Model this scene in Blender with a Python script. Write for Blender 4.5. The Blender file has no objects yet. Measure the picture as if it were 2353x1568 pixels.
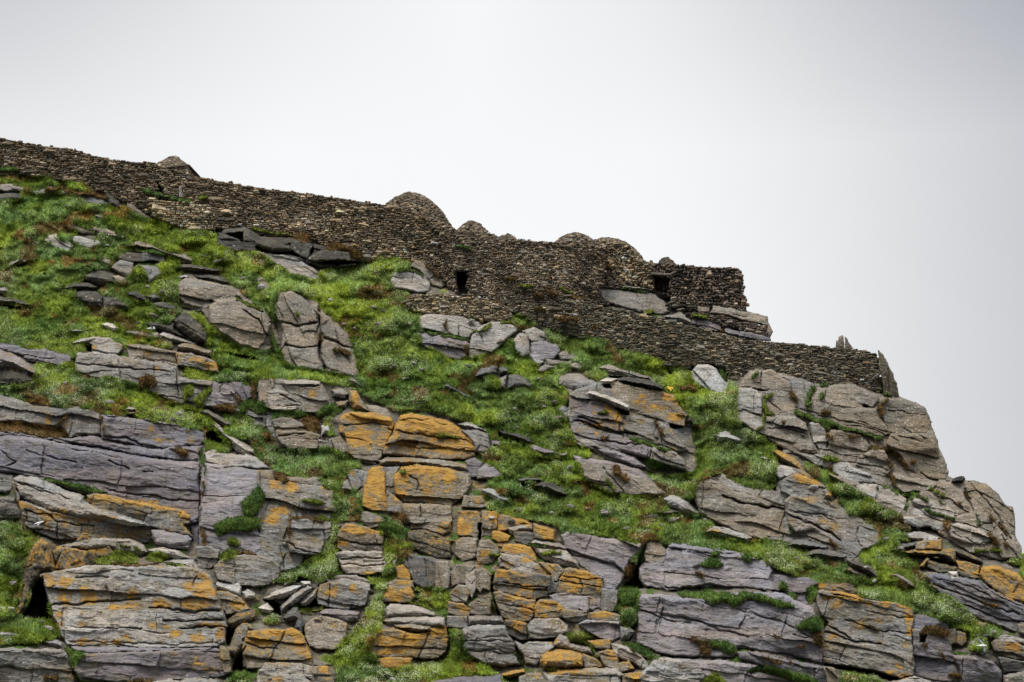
import bpy, math
import numpy as np

# ---------------------------------------------------------------- camera, sky, sun, exposure
SC = bpy.context.scene
COL = SC.collection
SC.unit_settings.system = 'METRIC'
F_UNITS = 5418.0            # focal length in survey units (picture 2353 x 1568 units)
PITCH = math.radians(20.0)
CAM = np.array([0.0, 0.0, 2.0])
cam_data = bpy.data.cameras.new('camera')
cam_data.sensor_width = 36.0
cam_data.lens = 36.0 * F_UNITS / 2353.0
cam_data.clip_start = 0.5
cam_data.clip_end = 3000.0
cam = bpy.data.objects.new('camera', cam_data)
cam.location = CAM.tolist()
cam.rotation_euler = (math.radians(90) + PITCH, 0, 0)
COL.objects.link(cam)
SC.camera = cam

SUN_ELEV, SUN_AZ = math.radians(52), math.radians(205)     # azimuth from +Y, clockwise
world = bpy.data.worlds.new('World')
SC.world = world
world.use_nodes = True
nt = world.node_tree
nt.nodes.clear()
def WN(t, **k):
    n = nt.nodes.new(t)
    for a, b in k.items():
        setattr(n, a, b)
    return n
def wmath(op, a, b=None, c=None, clamp=False):
    n = WN('ShaderNodeMath', operation=op, use_clamp=clamp)
    for i, x in enumerate((a, b, c)):
        if x is None:
            continue
        if isinstance(x, (int, float)):
            n.inputs[i].default_value = x
        else:
            nt.links.new(x, n.inputs[i])
    return n.outputs[0]
tc = WN('ShaderNodeTexCoord')
sep = WN('ShaderNodeSeparateXYZ')
nt.links.new(tc.outputs['Generated'], sep.inputs[0])
X, Y, Z = sep.outputs
az = wmath('ARCTAN2', X, Y)                      # 0 = over the ridge, + to the right
# overcast: a bright gap in the cloud above the ridge, heavier grey cloud towards both flanks
dx = wmath('ADD', az, 0.02)
dxr = wmath('MAXIMUM', wmath('SUBTRACT', az, 0.055), 0.0)
dxl = wmath('MAXIMUM', wmath('SUBTRACT', -0.10, az), 0.0)
dz = wmath('MAXIMUM', wmath('SUBTRACT', Z, 0.415), 0.0)
dark = wmath('ADD', wmath('MULTIPLY', wmath('POWER', dxr, 1.5), 5.8), wmath('MULTIPLY', wmath('POWER', dxl, 1.3), 1.6))
dark = wmath('ADD', dark, wmath('MULTIPLY', wmath('MULTIPLY', dz, wmath('ABSOLUTE', dx)), 24.0))
cl = WN('ShaderNodeTexNoise')
cl.inputs['Scale'].default_value = 2.4
cl.inputs['Detail'].default_value = 4
nt.links.new(tc.outputs['Generated'], cl.inputs['Vector'])
dark = wmath('ADD', dark, wmath('MULTIPLY', wmath('SUBTRACT', cl.outputs['Fac'], 0.5), 0.20))
br = wmath('SUBTRACT', 0.975, wmath('DIVIDE', dark, wmath('ADD', 1.0, wmath('MULTIPLY', dark, 0.9))))
# sky behind the viewer and overhead is open bright cloud
back = wmath('MULTIPLY', wmath('SUBTRACT', 0.55, Y), 1.6, clamp=True)
over = wmath('ADD', 0.62, wmath('MULTIPLY', wmath('POWER', wmath('MAXIMUM', Z, 0.0), 1.6), 2.3))
br = wmath('ADD', wmath('MULTIPLY', br, wmath('SUBTRACT', 1.0, back)), wmath('MULTIPLY', back, over))
down = wmath('MULTIPLY', wmath('ADD', wmath('MULTIPLY', Z, -1.0), 0.02), 12.0, clamp=True)   # sea below the horizon reflects about a third
br = wmath('MULTIPLY', br, wmath('SUBTRACT', 1.0, wmath('MULTIPLY', down, 0.78)))
ramp = WN('ShaderNodeMix', data_type='RGBA')
ramp.inputs['A'].default_value = (0.82, 0.87, 1.0, 1)
ramp.inputs['B'].default_value = (0.985, 0.99, 1.0, 1)
nt.links.new(wmath('MULTIPLY', wmath('SUBTRACT', br, 0.3), 1.9, clamp=True), ramp.inputs['Factor'])
cloud = WN('ShaderNodeVectorMath', operation='SCALE')
nt.links.new(ramp.outputs['Result'], cloud.inputs[0])
nt.links.new(br, cloud.inputs['Scale'])
sky = WN('ShaderNodeTexSky', sky_type='NISHITA', sun_disc=False)
sky.sun_elevation = SUN_ELEV
sky.sun_rotation = SUN_AZ
sky.dust_density = 4.0
skys = WN('ShaderNodeVectorMath', operation='SCALE')
skys.inputs['Scale'].default_value = 0.08
nt.links.new(sky.outputs[0], skys.inputs[0])
mx = WN('ShaderNodeMix', data_type='RGBA')
mx.inputs['Factor'].default_value = 0.97
nt.links.new(skys.outputs[0], mx.inputs['A'])
nt.links.new(cloud.outputs[0], mx.inputs['B'])
bg = WN('ShaderNodeBackground')
bg.inputs['Strength'].default_value = 1.0
nt.links.new(mx.outputs['Result'], bg.inputs['Color'])
wo = WN('ShaderNodeOutputWorld')
nt.links.new(bg.outputs[0], wo.inputs['Surface'])

sun_data = bpy.data.lights.new('sun', 'SUN')
sun_data.energy = 2.2
sun_data.angle = math.radians(15)
sun_data.color = (1.0, 0.96, 0.90)
sun = bpy.data.objects.new('sun', sun_data)
sd_ = np.array([math.sin(SUN_AZ) * math.cos(SUN_ELEV), math.cos(SUN_AZ) * math.cos(SUN_ELEV), math.sin(SUN_ELEV)])
from mathutils import Vector
sun.rotation_euler = Vector((-sd_).tolist()).to_track_quat('-Z', 'Y').to_euler()
sun.location = (-40, -20, 120)
COL.objects.link(sun)

SC.view_settings.view_transform = 'Standard'
SC.view_settings.look = 'None'
SC.view_settings.exposure = 0.0
SC.view_settings.gamma = 1.0
SC.render.engine = 'CYCLES'
SC.cycles.max_bounces = 5
SC.cycles.diffuse_bounces = 3
SC.cycles.use_denoising = True
# ---------------------------------------------------------------- survey data
# Outlines are read off in sheets; every sheet has its own origin and 4 units to one survey unit.
SHEETS = dict(A=(0, 287.2), B=(588.2, 344.7), C=(976.6, 488.3), D=(1378.7, 545.7), E=(1665.9, 718.1), F=(1764.7, 1062.8),
              G=(0, 603.2), H=(0, 861.7), I=(0, 1176.5), J=(517, 804.2), K=(517, 1176.5), L=(1034, 804.2),
              M=(1034, 1176.5), N=(1493.6, 1176.5), O=(1764.7, 1176.5))
KINDNAME = dict(OC=('rock_outcrop', 'rock outcrop'), BL=('boulder', 'boulder'), SL=('stone_slab', 'stone slab'),
                BK=('rock_block', 'rock block'), CF=('cliff_face', 'cliff face'), PN=('rock_pinnacle', 'rock pinnacle'))
# sheet|kind|tone|orange|rise|dip|layer|label|outline
ROCKS = '''
P|CF|g|.22|.5|14|1|bedrock showing between the orange flecked blocks right of the slope's middle|1308,905 1345,890 1400,872 1470,895 1560,925 1588,960 1592,1010 1605,1060 1592,1092 1540,1097 1480,1082 1400,1062 1320,1010 1306,960
P|CF|g|.10|.5|16|1.1|bedrock joining the wide olive face to the blotched rock on its right|1589,1124 1616,1100 1650,1085 1704,1115 1783,1128 1791,1071 1844,1082 1906,1120 1932,1165 2020,1218 2026,1247 1985,1262 1950,1300 1914,1275 1862,1242 1809,1249 1748,1240 1669,1198 1607,1152
P|CF|t|0|.5|14|1|bedrock under the two speckled outcrops on the left slope|403,655 430,640 545,662 565,680 605,712 628,745 645,790 604,812 545,795 490,755 466,718 418,704
P|CF|t|0|.5|65|1.2|bedrock tying the tall twin rocks together|632,690 640,665 690,668 732,700 768,732 804,765 826,862 815,872 760,856 700,845 655,842 646,800 652,760 636,725
P|CF|l|.02|.5|14|1|bedrock of the tan grey face under the sloping turf band|1318,1048 1400,1062 1470,1082 1500,1110 1535,1128 1530,1140 1440,1142 1390,1128 1330,1085
P|CF|g|.1|.5|10|.8|bedrock behind the blocky outcrops above the green hollow|590,870 660,872 740,885 765,935 740,960 735,1035 640,1035 615,985 600,940
P|CF|l|.02|.5|10|.8|bedrock between the streaked face and the narrow tan column|480,880 510,872 560,880 600,905 612,980 560,945 500,945 470,920
P|CF|t|0|.7|8|1.9|big tan cliff face under the right end of the long lower wall|1686,935 1700,885 1720,855 1752,850 1800,860 1870,882 1990,896 2068,913 2110,930 2128,950 2140,985 2152,1010 2156,1032 2168,1052 2178,1085 2172,1102 2140,1125 2075,1167 2010,1145 1950,1112 1880,1068 1800,1030 1740,995 1692,965
P|CF|t|0|.6|10|1.3|tan cliff shoulder stepping down at the far right skyline below the tallest cliff|1930,1108 1906,1090 1960,1104 2075,1162 2120,1130 2156,1108 2178,1104 2218,1106 2240,1105 2275,1125 2308,1162 2326,1166 2331,1195 2330,1228 2345,1258 2351,1292 2260,1287 2225,1268 2180,1240 2150,1218 2080,1192 2000,1152
E|OC|t|0|.45|8|2|dark tan block of cliff right below the wall's pointed end slab|930,700 1000,660 1180,665 1300,710 1400,780 1410,830 1360,870 1280,850 1200,890 1050,860 920,820
G|CF|g|.05|.8|9|.8|broad grey rock face streaked dark with a hanging brown moss tuft in its middle|705,835 850,830 1070,865 1190,880 1300,890 1500,925 1620,945 1640,1060 1800,1080 1950,1100 1920,1200 1900,1330 1830,1360 1700,1330 1560,1270 1400,1200 1200,1110 1000,1060 840,1060 690,1000 700,900
G|OC|m|.06|.6|9|.7|low mauve outcrop at the left edge above the slab with the orange rim|-90,745 120,740 260,790 420,790 560,820 690,850 640,920 560,970 420,940 250,900 210,860 100,830 -90,800
H|OC|g|.16|.8|9|.8|grey and yellow stained ledge at the left edge above the moss bar|-200,180 0,185 120,210 330,290 560,300 650,285 850,310 920,360 930,470 950,560 850,560 720,545 640,580 560,480 350,470 200,430 -200,430
H|CF|m|.14|1|9|1|mauve upper cliff ledge whose right end carries a bright orange patch|930,370 1100,390 1300,410 1480,430 1620,440 1750,480 1870,530 1890,600 1850,655 1700,655 1500,690 1300,665 1150,630 940,580
H|OC|m|.03|.7|9|.35|thin dark mauve strata band running along under the upper cliff ledge|-200,500 200,530 400,580 620,590 850,560 950,590 1200,650 1450,690 1600,660 1850,660 1830,790 1650,790 1450,765 1250,740 1100,700 900,660 640,625 430,600 200,560 -200,550
H|CF|m|.02|.8|9|1.1|largest smooth dark mauve cliff face on the left side|-200,560 200,570 430,610 640,640 900,680 1100,720 1450,780 1640,800 1830,800 1850,1060 1850,1170 1840,1350 1830,1560 1770,1560 1740,1350 1700,1290 1500,1240 1200,1180 1000,1120 820,1110 600,1050 350,960 150,910 -200,860
P|OC|p|0|.7|5|.5|pale capping ledge on the light mauve face beside the mossy crack|470,1042 490,1033 517,1043 580,1047 622,1069 628,1079 590,1078 517,1073 475,1062
P|CF|l|.02|.6|5|1.6|light mauve smooth face right of the vertical mossy crack|468,1064 520,1073 594,1082 600,1130 598,1190 590,1222 640,1250 650,1290 640,1305 600,1300 560,1285 530,1290 495,1300 460,1285 458,1200 462,1130
P|CF|g|.27|.8|7|1|grey face with orange vertical stains right of the hanging green cushion|592,1082 627,1082 637,1099 692,1094 732,1099 747,1119 767,1124 769,1154 770,1175 766,1200 755,1225 735,1275 700,1277 690,1305 640,1318 600,1280 592,1200
K|BK|g|.2|.9|5|1.2|big rounded grey olive block hanging over the turf gully|590,60 750,70 860,85 970,95 975,210 900,330 880,390 750,385 600,365 565,270 590,200
H|OC|g|.05|.5|6|.6|grey rock at the left edge beside the tongue of pale slab|-200,870 120,920 120,1010 100,1080 -200,1080
H|OC|g|.12|.5|6|.6|dark grey rock at the left edge above the bottom left turf|-200,1120 140,1130 190,1250 210,1320 -200,1340
H|BK|g|.62|1|12|.7|orange crusted front of the long tongue of slab at the left|120,1000 160,1160 250,1180 450,1260 700,1300 900,1320 1150,1290 1200,1370 1400,1380 1430,1450 1430,1540 1200,1560 1000,1510 800,1520 500,1500 300,1430 240,1400 200,1250
H|SL|p|.1|1.15|12|1.5|long pale slab tongue with an orange rim along its front|120,940 200,925 400,955 560,1045 760,1115 780,1165 900,1220 1150,1300 1365,1385 1200,1385 1000,1345 880,1330 700,1310 450,1265 250,1180 160,1130 120,1010
H|BK|g|.72|.9|13|.8|long bar of rock thick with orange lichen below the largest mauve face|810,1110 880,1095 1100,1140 1400,1200 1650,1240 1740,1300 1745,1360 1680,1370 1765,1480 1500,1430 1370,1385 1150,1300 900,1220 810,1170
I|SL|l|.08|.6|6|.6|pale mauve slab below the right end of the orange bar|1390,170 1500,170 1720,220 1760,250 1730,340 1600,330 1440,295 1400,230
I|SL|p|.1|.6|6|.6|pale rock shelf behind the mossy top of the layered block|500,330 620,300 720,270 850,245 1000,245 1180,250 1320,310 1360,370 1300,410 1100,380 1000,330 800,345 600,325
I|OC|g|.6|.5|6|.5|small orange knob poking up behind the pale shelf|690,270 720,240 765,197 800,205 830,240 820,270 760,275
I|BK|g|.78|.5|10|.5|orange rock corner below the pale shelf beside the moss|820,355 1000,325 1040,380 1030,405 900,410 840,400
I|SL|p|.05|.6|4|.6|flat pale slab with moss in front of it beside the gully|1360,350 1500,330 1650,370 1750,430 1640,440 1600,425 1400,385
I|SL|p|.06|.6|4|.6|thin pale slab lying on the back of the layered block|1480,460 1600,435 1780,440 1830,520 1850,545 1700,510 1560,490
I|OC|g|.85|.7|40|.4|broken orange rock behind the tilted orange block|480,360 540,320 620,325 590,340 560,400 510,490 490,440
I|BK|g|.95|.9|58|.5|tilted orange block leaning beside the tall orange pinnacle|510,525 560,400 590,330 700,345 812,365 760,450 730,510 600,530
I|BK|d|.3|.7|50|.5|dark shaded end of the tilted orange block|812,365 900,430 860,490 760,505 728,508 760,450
I|PN|d|.68|1.4|80|.5|tall dark orange pinnacle leaning at the left of the layered block|380,258 430,280 470,350 490,450 510,520 480,560 390,585 350,640 300,700 260,820 235,900 150,990 120,960 160,830 200,700 200,600 230,480 260,350 310,280
I|BK|p|.36|1.5|4|.9|largest layered grey block with orange patches at the bottom left|360,570 480,550 640,530 860,500 1160,490 1400,500 1700,510 1850,540 1920,590 1960,680 2010,830 2060,950 2090,1090 2080,1200 1990,1250 1700,1250 1300,1262 1000,1245 700,1238 620,1235 560,1130 520,1040 480,900 440,800 400,690
I|OC|m|.08|.9|3|.3|thin layered ledge squeezed under the layered grey block|690,1290 660,1245 900,1240 1100,1245 1500,1258 1700,1255 2000,1255 2090,1250 1500,1290 1300,1290 1100,1300 800,1310
I|BK|m|.2|1|3|.9|wide grey mauve ledge at the bottom under the layered block|700,1330 760,1310 1160,1300 1500,1285 2000,1262 2100,1250 2130,1400 2130,1480 2000,1520 1750,1555 1400,1560 1000,1560 750,1540 690,1460 720,1380
I|OC|p|.06|.7|4|.6|pale rock cut by the bottom edge below the wide mauve ledge|1150,1640 1300,1575 1500,1545 1900,1525 2000,1560 2000,1700 1150,1700
I|CF|g|.08|.9|6|.6|sloping grey rock in the bottom left corner|-200,1250 300,1260 560,1265 610,1300 650,1420 700,1540 740,1700 -200,1700
I|SL|p|.03|.5|5|.6|pale flat stone in turf at the left edge above the corner rock|-100,1095 100,1085 245,1120 230,1150 80,1172 -100,1160
I|SL|l|0|.5|10|.5|small mauve slab beside the left foot of the layered block|400,1190 520,1180 570,1210 570,1260 440,1222
I|BK|g|.1|.6|5|.6|grey block tucked under the light mauve face|1810,330 1900,320 2010,360 1990,470 1930,520 1830,525
P|BK|g|.25|.8|5|.9|rounded grey block with orange spots above the white loose slabs|493,1302 510,1287 550,1277 592,1277 622,1287 641,1302 641,1327 617,1344 580,1348 530,1340 500,1332
I|SL|w|0|.5|12|.4|white broken slab below the spotted grey block|1960,650 2000,640 2100,660 2190,655 2220,690 2210,775 2100,750 1990,710
I|BL|w|.05|.4|12|.4|small white stone right of the white broken slab|2230,740 2280,715 2340,750 2345,790 2260,805
I|BK|p|.7|.8|8|.6|orange fronted block with a pale top below the white slabs|1990,735 2100,745 2200,790 2292,890 2200,925 2080,940 2040,880
K|SL|d|.45|.8|-15|.3|dark slab with an orange top edge among the tumbled stones|25,1000 100,940 280,895 292,960 280,1000 150,1040 60,1065 30,1045
K|SL|g|.5|.8|60|.6|oblong olive slab leaning against the bottom orange block|100,1090 160,1015 230,1030 275,1070 240,1110 200,1180 170,1250 90,1335 40,1300 30,1260 70,1170
K|BK|t|.6|1|4|.9|squat orange topped block left of the bottom turf gully|220,1100 400,1085 550,1092 620,1075 690,1110 740,1200 790,1330 800,1410 650,1405 500,1395 380,1385 320,1445 200,1435 170,1300 170,1210
K|BK|p|.35|.9|3|.7|pale bottom block with orange along its foot cut by the frame|320,1460 360,1400 500,1390 700,1400 805,1430 822,1700 290,1700 300,1530
K|BK|t|.55|.7|3|.7|orange brown block at the bottom beside the turf gully|806,1430 940,1428 1000,1567 1040,1700 820,1700
K|BK|t|.5|.7|5|.6|narrow orange brown rock between layered block and leaning oblong|-40,1240 0,1250 30,1280 45,1400 60,1470 0,1480 -30,1420
K|SL|w|.1|.9|-25|.2|upper pale slab fanned over the dark hollow|360,795 480,720 620,680 702,680 640,755 560,790 420,806
K|SL|p|.4|1.1|-38|.25|long pale slab with orange end in the fanned pile|510,870 620,755 760,680 802,692 730,790 600,870 520,925
K|SL|p|.12|.8|-38|.2|short pale slab on the right side of the fanned pile|690,835 760,765 857,700 830,785 760,855 700,862
K|BL|w|0|.5|10|.4|white angular stone below the fanned pile|310,880 390,840 440,900 410,937 340,922
K|BL|s|0|.7|-60|.5|dark grey wedge standing below the fanned pile|530,970 620,880 660,880 700,960 722,1050 700,1112 640,1070 650,1000 560,1010
K|SL|w|0|.4|0|.4|small white slab on top of the fanned pile|700,645 780,640 792,672 720,684
K|SL|s|0|.5|-45|.4|dark leaning flake left of the fanned pile|540,665 640,585 652,612 560,695
K|SL|p|0|.4|-50|.4|narrow pale flake right above the fanned pile|840,640 905,600 893,662 850,668
K|BK|p|.05|.6|6|.5|pale ledge above the grey orange block by the gully|920,610 1000,590 1200,590 1330,640 1330,720 1250,700 1150,660 960,655
K|BK|g|.38|.9|6|1|grey block with orange smears right of the fanned pile|880,672 960,655 1170,660 1250,690 1310,740 1290,860 1140,887 1000,882 850,850 840,800
K|SL|m|.03|.6|6|.4|mauve slab capping the squarish lower block|870,930 920,895 1050,900 1230,920 1220,1000 1120,1022 1000,985 880,962
K|BK|t|.2|.9|3|1.2|squarish grey tan block under the mauve cap|740,1050 790,1000 880,960 1000,985 1120,1030 1110,1130 1092,1220 1000,1262 850,1262 780,1222 740,1140
K|BK|t|.5|.9|5|.9|orange topped block standing on the pale layered ledge by the gully|1040,180 1110,115 1200,120 1340,165 1440,190 1450,250 1442,360 1250,365 1080,362 1035,330
K|BK|p|.18|.9|3|.35|pale layered ledge with an orange foot by the gully|1015,385 1060,370 1440,370 1442,400 1470,440 1472,550 1300,578 1120,567 1080,520 1050,440
K|BK|g|.5|.6|10|.6|small orange block above the gully turf below the large orange face|1200,10 1290,0 1400,40 1470,60 1460,120 1340,150 1250,90
K|OC|t|.6|.8|12|.7|orange brown block above the fractured strata|1690,50 1760,35 1960,70 2070,90 2070,180 2000,222 1900,182 1800,160 1700,172
K|OC|d|.55|.7|18|.25|fractured dark orange strata with splintered layers|1680,190 1830,165 1900,190 2060,260 2070,330 2082,430 1950,432 1800,382 1700,322 1680,240
K|BK|s|.12|.8|80|.9|dark olive standing block above the central turf patch|1660,400 1700,395 1860,430 1940,450 1950,550 1930,692 1820,692 1740,652 1700,562 1650,482
K|BK|t|.2|.7|80|.8|narrow brown block right of the dark olive standing block|1945,460 2050,465 2070,560 2050,692 1990,722 1940,702 1942,600
K|BL|p|0|.5|80|.4|small pale upright stone left of the dark olive block|1500,450 1540,430 1582,430 1572,518 1530,502
K|BK|t|.8|.7|5|.5|small bright orange knob on the orange stack|1580,510 1630,490 1680,530 1702,600 1700,632 1640,628 1590,612
K|BK|t|.7|.7|3|.4|flat orange layer in the middle of the orange stack|1500,650 1560,628 1720,640 1732,692 1640,702 1520,692
K|BK|t|.6|.8|5|.8|lowest rounded block of the orange stack|1480,702 1560,690 1700,700 1740,780 1700,822 1600,832 1450,835 1460,760
K|SL|p|.02|.7|6|.6|pale grassy topped ledge above the big orange boulder|1480,885 1520,850 1700,852 1850,890 1932,930 1932,972 1700,967 1490,967
K|SL|p|.06|.8|3|.5|long pale middle ledge above the big orange boulder|1450,995 1520,965 1800,965 2020,970 2022,1065 1890,1058 1500,1045
K|SL|t|.4|1.1|2|.6|flat table slab with orange edge resting on the big orange boulder|1550,1040 1700,1025 1892,1045 1882,1100 1800,1118 1680,1102 1580,1082
K|BK|t|.62|1.1|8|1.4|big rounded orange boulder above the bottom turf|1320,1240 1380,1150 1450,1090 1550,1080 1700,1120 1850,1120 1890,1060 2030,1060 2052,1180 2032,1290 1960,1342 1780,1347 1600,1337 1400,1332 1330,1290
K|BK|t|.95|.8|4|1|bright orange stone under the big orange boulder|1395,1365 1480,1340 1712,1350 1700,1435 1600,1457 1420,1422
J|BK|t|.3|.8|5|1.6|pale capped tan block standing above the grassy shelf|560,345 520,300 700,345 880,340 900,380 950,490 860,560 760,565 700,480 600,400
J|SL|p|.08|.95|2|.8|pale flat cap slab on the tan block above the grassy shelf|515,292 600,275 750,280 872,290 878,338 700,352 560,350
J|BK|p|.02|.8|6|.6|pale blocky outcrop left of the pale capped block|390,390 450,360 560,390 660,470 702,520 600,552 430,552 400,462
J|BK|t|.02|.7|80|.8|narrow tan column at the left of the pale blocky outcrop|320,250 440,270 450,340 390,380 382,480 320,462 315,330
J|OC|m|.02|.6|60|.8|mauve wedge of rock between two strips of moss|70,310 150,310 220,350 250,430 170,482 100,382
G|OC|l|.02|.7|12|.9|pale mauve face between the green tufts and the brown moss|1960,1100 2060,1095 2140,1180 2220,1250 2232,1300 2100,1332 1950,1312 1920,1250
P|OC|g|.02|.5|10|.5|grey ledge under the green tufts running to the striped plank|427,918 470,935 560,950 575,975 600,985 622,980 625,965 605,950 560,940 500,938 480,905 440,890 425,900
J|BK|t|.04|.8|6|.7|upper tan block under the mossy shelf|440,650 500,625 600,630 720,690 742,740 600,752 460,722
J|BK|t|.04|.8|4|.5|lower layered tan block above the green hollow|470,742 740,752 872,790 852,900 600,912 520,862 480,802
J|PN|t|.6|.7|80|.7|small orange pointed rock above the orange face|1140,380 1210,375 1240,440 1322,562 1180,552 1140,482
J|BL|g|.25|.5|8|.5|small grey rock with one orange spot beside the moss|980,372 1060,360 1130,402 1100,442 1000,422
J|BL|g|.45|.5|8|.5|small orange flecked rock above the white flowered shelf|1020,482 1130,470 1112,532 1032,532
J|OC|t|.05|.5|12|.8|tan rock sloping behind the pointed orange rock|1290,510 1380,515 1490,550 1540,610 1500,640 1400,600 1330,570
J|CF|t|.66|.9|7|1|left half of the orange and brown face in the middle|1060,605 1150,570 1350,580 1520,620 1560,700 1480,900 1440,980 1380,1052 1190,1012 1120,942 1110,800 1050,762 1045,662
J|CF|t|.85|1.2|9|.9|brightest orange rounded outcrop in the middle of the slope|1610,600 1700,580 1900,620 2100,670 2160,730 2260,820 2300,880 2312,990 2200,1017 1900,1012 1750,992 1640,982 1450,962 1460,880 1540,780 1570,690
J|SL|t|.42|.9|6|.35|flat speckled ledge under the brightest orange outcrop|1420,1022 1500,985 1800,1000 2050,1020 2230,1060 2242,1115 2080,1112 1800,1062 1430,1062
J|BK|m|.02|.8|6|.6|mauve end block under the right foot of the brightest orange outcrop|2220,1022 2300,1000 2352,1040 2332,1170 2260,1162 2120,1125 2242,1112
J|BK|g|.06|.7|5|.8|grey gap block between two orange masses|1455,1080 1600,1080 1562,1180 1542,1262 1470,1262
J|BK|t|.82|.9|5|.9|tall orange block above the narrow green gully|1285,1170 1350,1090 1450,1075 1470,1130 1470,1290 1492,1400 1492,1482 1350,1472 1260,1432 1280,1300
J|CF|t|.7|1.1|7|1.2|big rounded orange face below the speckled ledge|1550,1170 1620,1080 1760,1060 2050,1080 2150,1120 2250,1140 2262,1250 2200,1342 2150,1402 2060,1452 1900,1422 1650,1402 1560,1332
J|BK|g|.15|.7|5|.9|grey block at the lower left of the big rounded orange face|1490,1300 1600,1390 1642,1450 1622,1502 1500,1482
J|BK|t|.48|.8|3|1|squared tan block directly under the big rounded orange face|1640,1422 1820,1420 2070,1440 2082,1575 1640,1585
J|BK|t|.5|.8|6|.8|orange ledge right of the big rounded orange face|2200,1345 2353,1350 2410,1440 2353,1450 2180,1442
J|BK|g|.22|.6|60|.7|grey block with an orange dot above the green gully|1110,1095 1210,1100 1312,1130 1272,1250 1180,1292 1150,1200
J|BL|g|.04|.5|8|.7|small grey block left of the one with the orange dot|1060,1200 1130,1190 1172,1300 1060,1312
J|BK|g|.02|.5|5|.6|dark grey rock beside the lower layered tan block|860,832 950,850 962,910 880,912
J|BK|t|.15|.6|70|.7|tan rock left of the orange and brown face above the turf|960,822 1050,800 1112,870 1132,950 970,922
J|BL|w|.02|.4|8|.5|white speckled stone in moss left of the orange face|890,700 950,700 972,750 890,782
J|SL|s|0|.6|35|.3|grey leaning flake at the top of the orange face|1140,270 1180,262 1240,300 1290,345 1240,345 1150,300
H|SL|s|.1|1|33|.25|brown plank of stone lying against the striped one|1840,330 1900,325 2000,370 2110,440 2122,472 2060,482 1950,412
H|SL|w|.06|1.1|37|.25|long striped plank of pale stone pointing down the slope|1990,440 2060,520 2200,580 2330,680 2345,720 2290,742 2240,732 2130,672 2080,602 1960,482 1930,430
J|SL|d|.1|.7|25|.3|dark flake in turf right of the striped plank|160,800 230,795 300,860 280,885 200,850
M|BK|t|.6|.8|4|1.2|square orange topped pillar with a tall dark cleft on its right|80,0 250,0 285,60 280,170 240,240 120,240 70,210
M|BK|t|.62|.7|3|1|orange pillar right of the tall dark cleft|300,0 440,0 432,80 422,170 370,225 290,225 290,100
M|OC|t|.8|.7|14|.8|orange sloping rock running down from the pillar|435,20 560,30 700,80 750,110 680,112 560,152 520,172 432,176
M|OC|t|.8|.8|16|.9|orange wedge that ends above the pale mauve face|770,110 870,140 955,170 962,270 870,262 770,240
M|SL|p|.4|.7|14|.6|pale and orange slanted rock above the small square stone|530,150 640,112 760,112 762,180 640,190 600,222 560,202
M|BK|s|.4|.7|3|.7|small square olive stone in the orange cluster|595,190 700,190 765,200 772,260 700,302 600,272
M|BK|t|.85|.7|6|.6|small orange stone with turf at its foot|395,185 450,180 550,225 532,270 440,277 390,250
M|BK|t|.4|.8|4|.4|layered grey orange column below the square pillar|60,270 120,242 250,245 262,330 232,420 120,462 55,402 50,340
M|BK|t|.4|.7|4|.6|grey orange block right of the layered column|270,265 360,265 440,340 452,400 380,472 260,477 250,400
M|SL|p|.4|.8|12|.4|pale flat slab with an orange nose beside the mauve face|740,282 780,255 1000,290 1067,330 1062,352 900,332 760,302
M|SL|p|.4|.7|18|.4|pale rock with orange streaks under the flat slab|760,322 900,342 1060,355 1110,400 1180,470 1182,512 1000,492 850,432 815,402
M|BK|t|.85|.9|10|.6|bright orange cap of the central leaning stack|480,372 500,310 620,300 730,330 780,390 802,462 700,432 560,412
M|BK|p|.3|1|30|.8|slanted block with a pale top in the central leaning stack|450,432 480,390 600,410 700,430 800,480 932,570 900,602 760,582 640,572 560,542 460,502
M|BK|g|.35|.6|40|.8|grey orange wedge behind the slanted pale topped block|820,470 1000,492 1042,540 1002,640 960,752 900,752 932,572
M|BK|s|.58|1.1|5|.6|olive and orange bulging block in the central leaning stack|390,640 430,540 560,540 660,580 800,572 922,590 922,680 890,780 780,802 620,782 480,742 400,722
M|BK|t|.55|.9|5|1.2|smooth orange block right of the central leaning stack|1010,640 1042,540 1100,520 1250,550 1392,610 1402,700 1382,810 1260,782 1100,772 970,752
M|BK|l|.14|.8|3|.8|pale grey block under the smooth orange block|920,772 1000,757 1260,782 1382,812 1372,872 1280,922 1100,922 1000,862 930,812
M|BK|t|.6|1|12|.4|tapering orange strata low in the central stack|400,752 460,737 600,790 780,812 782,940 740,990 650,1032 560,1002 480,962 430,852
M|BK|t|.55|1.1|4|.5|rounded orange stone perched right of the tapering strata|770,882 830,812 960,822 1042,880 1032,960 900,982 780,977
M|BK|g|.25|.6|4|.6|grey olive stone under the pale grey block|1042,892 1250,922 1242,992 1150,1012 1080,1002 1042,962
M|BK|s|.5|.7|20|.5|dark olive block under the tapering strata|510,1002 600,1002 700,1032 742,1170 650,1177 560,1132 520,1082
M|BK|p|.3|.8|5|.7|pale olive block under the rounded perched stone|720,1042 780,987 1000,982 1080,1052 1082,1100 960,1152 860,1167 740,1152
M|BK|g|.15|.5|80|.8|grey rock beside the mauve face above the turfy crevice|1392,722 1530,732 1532,820 1502,910 1400,912 1372,872 1402,802
M|BK|t|.65|.8|3|.6|flat orange stone on top of the pale square one|1290,932 1400,915 1560,950 1552,1000 1450,1012 1290,982
M|BK|l|.12|.8|8|.8|pale square stone below the flat orange one|1190,1032 1250,1002 1450,1012 1560,1012 1562,1150 1480,1192 1380,1152 1280,1112
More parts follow.
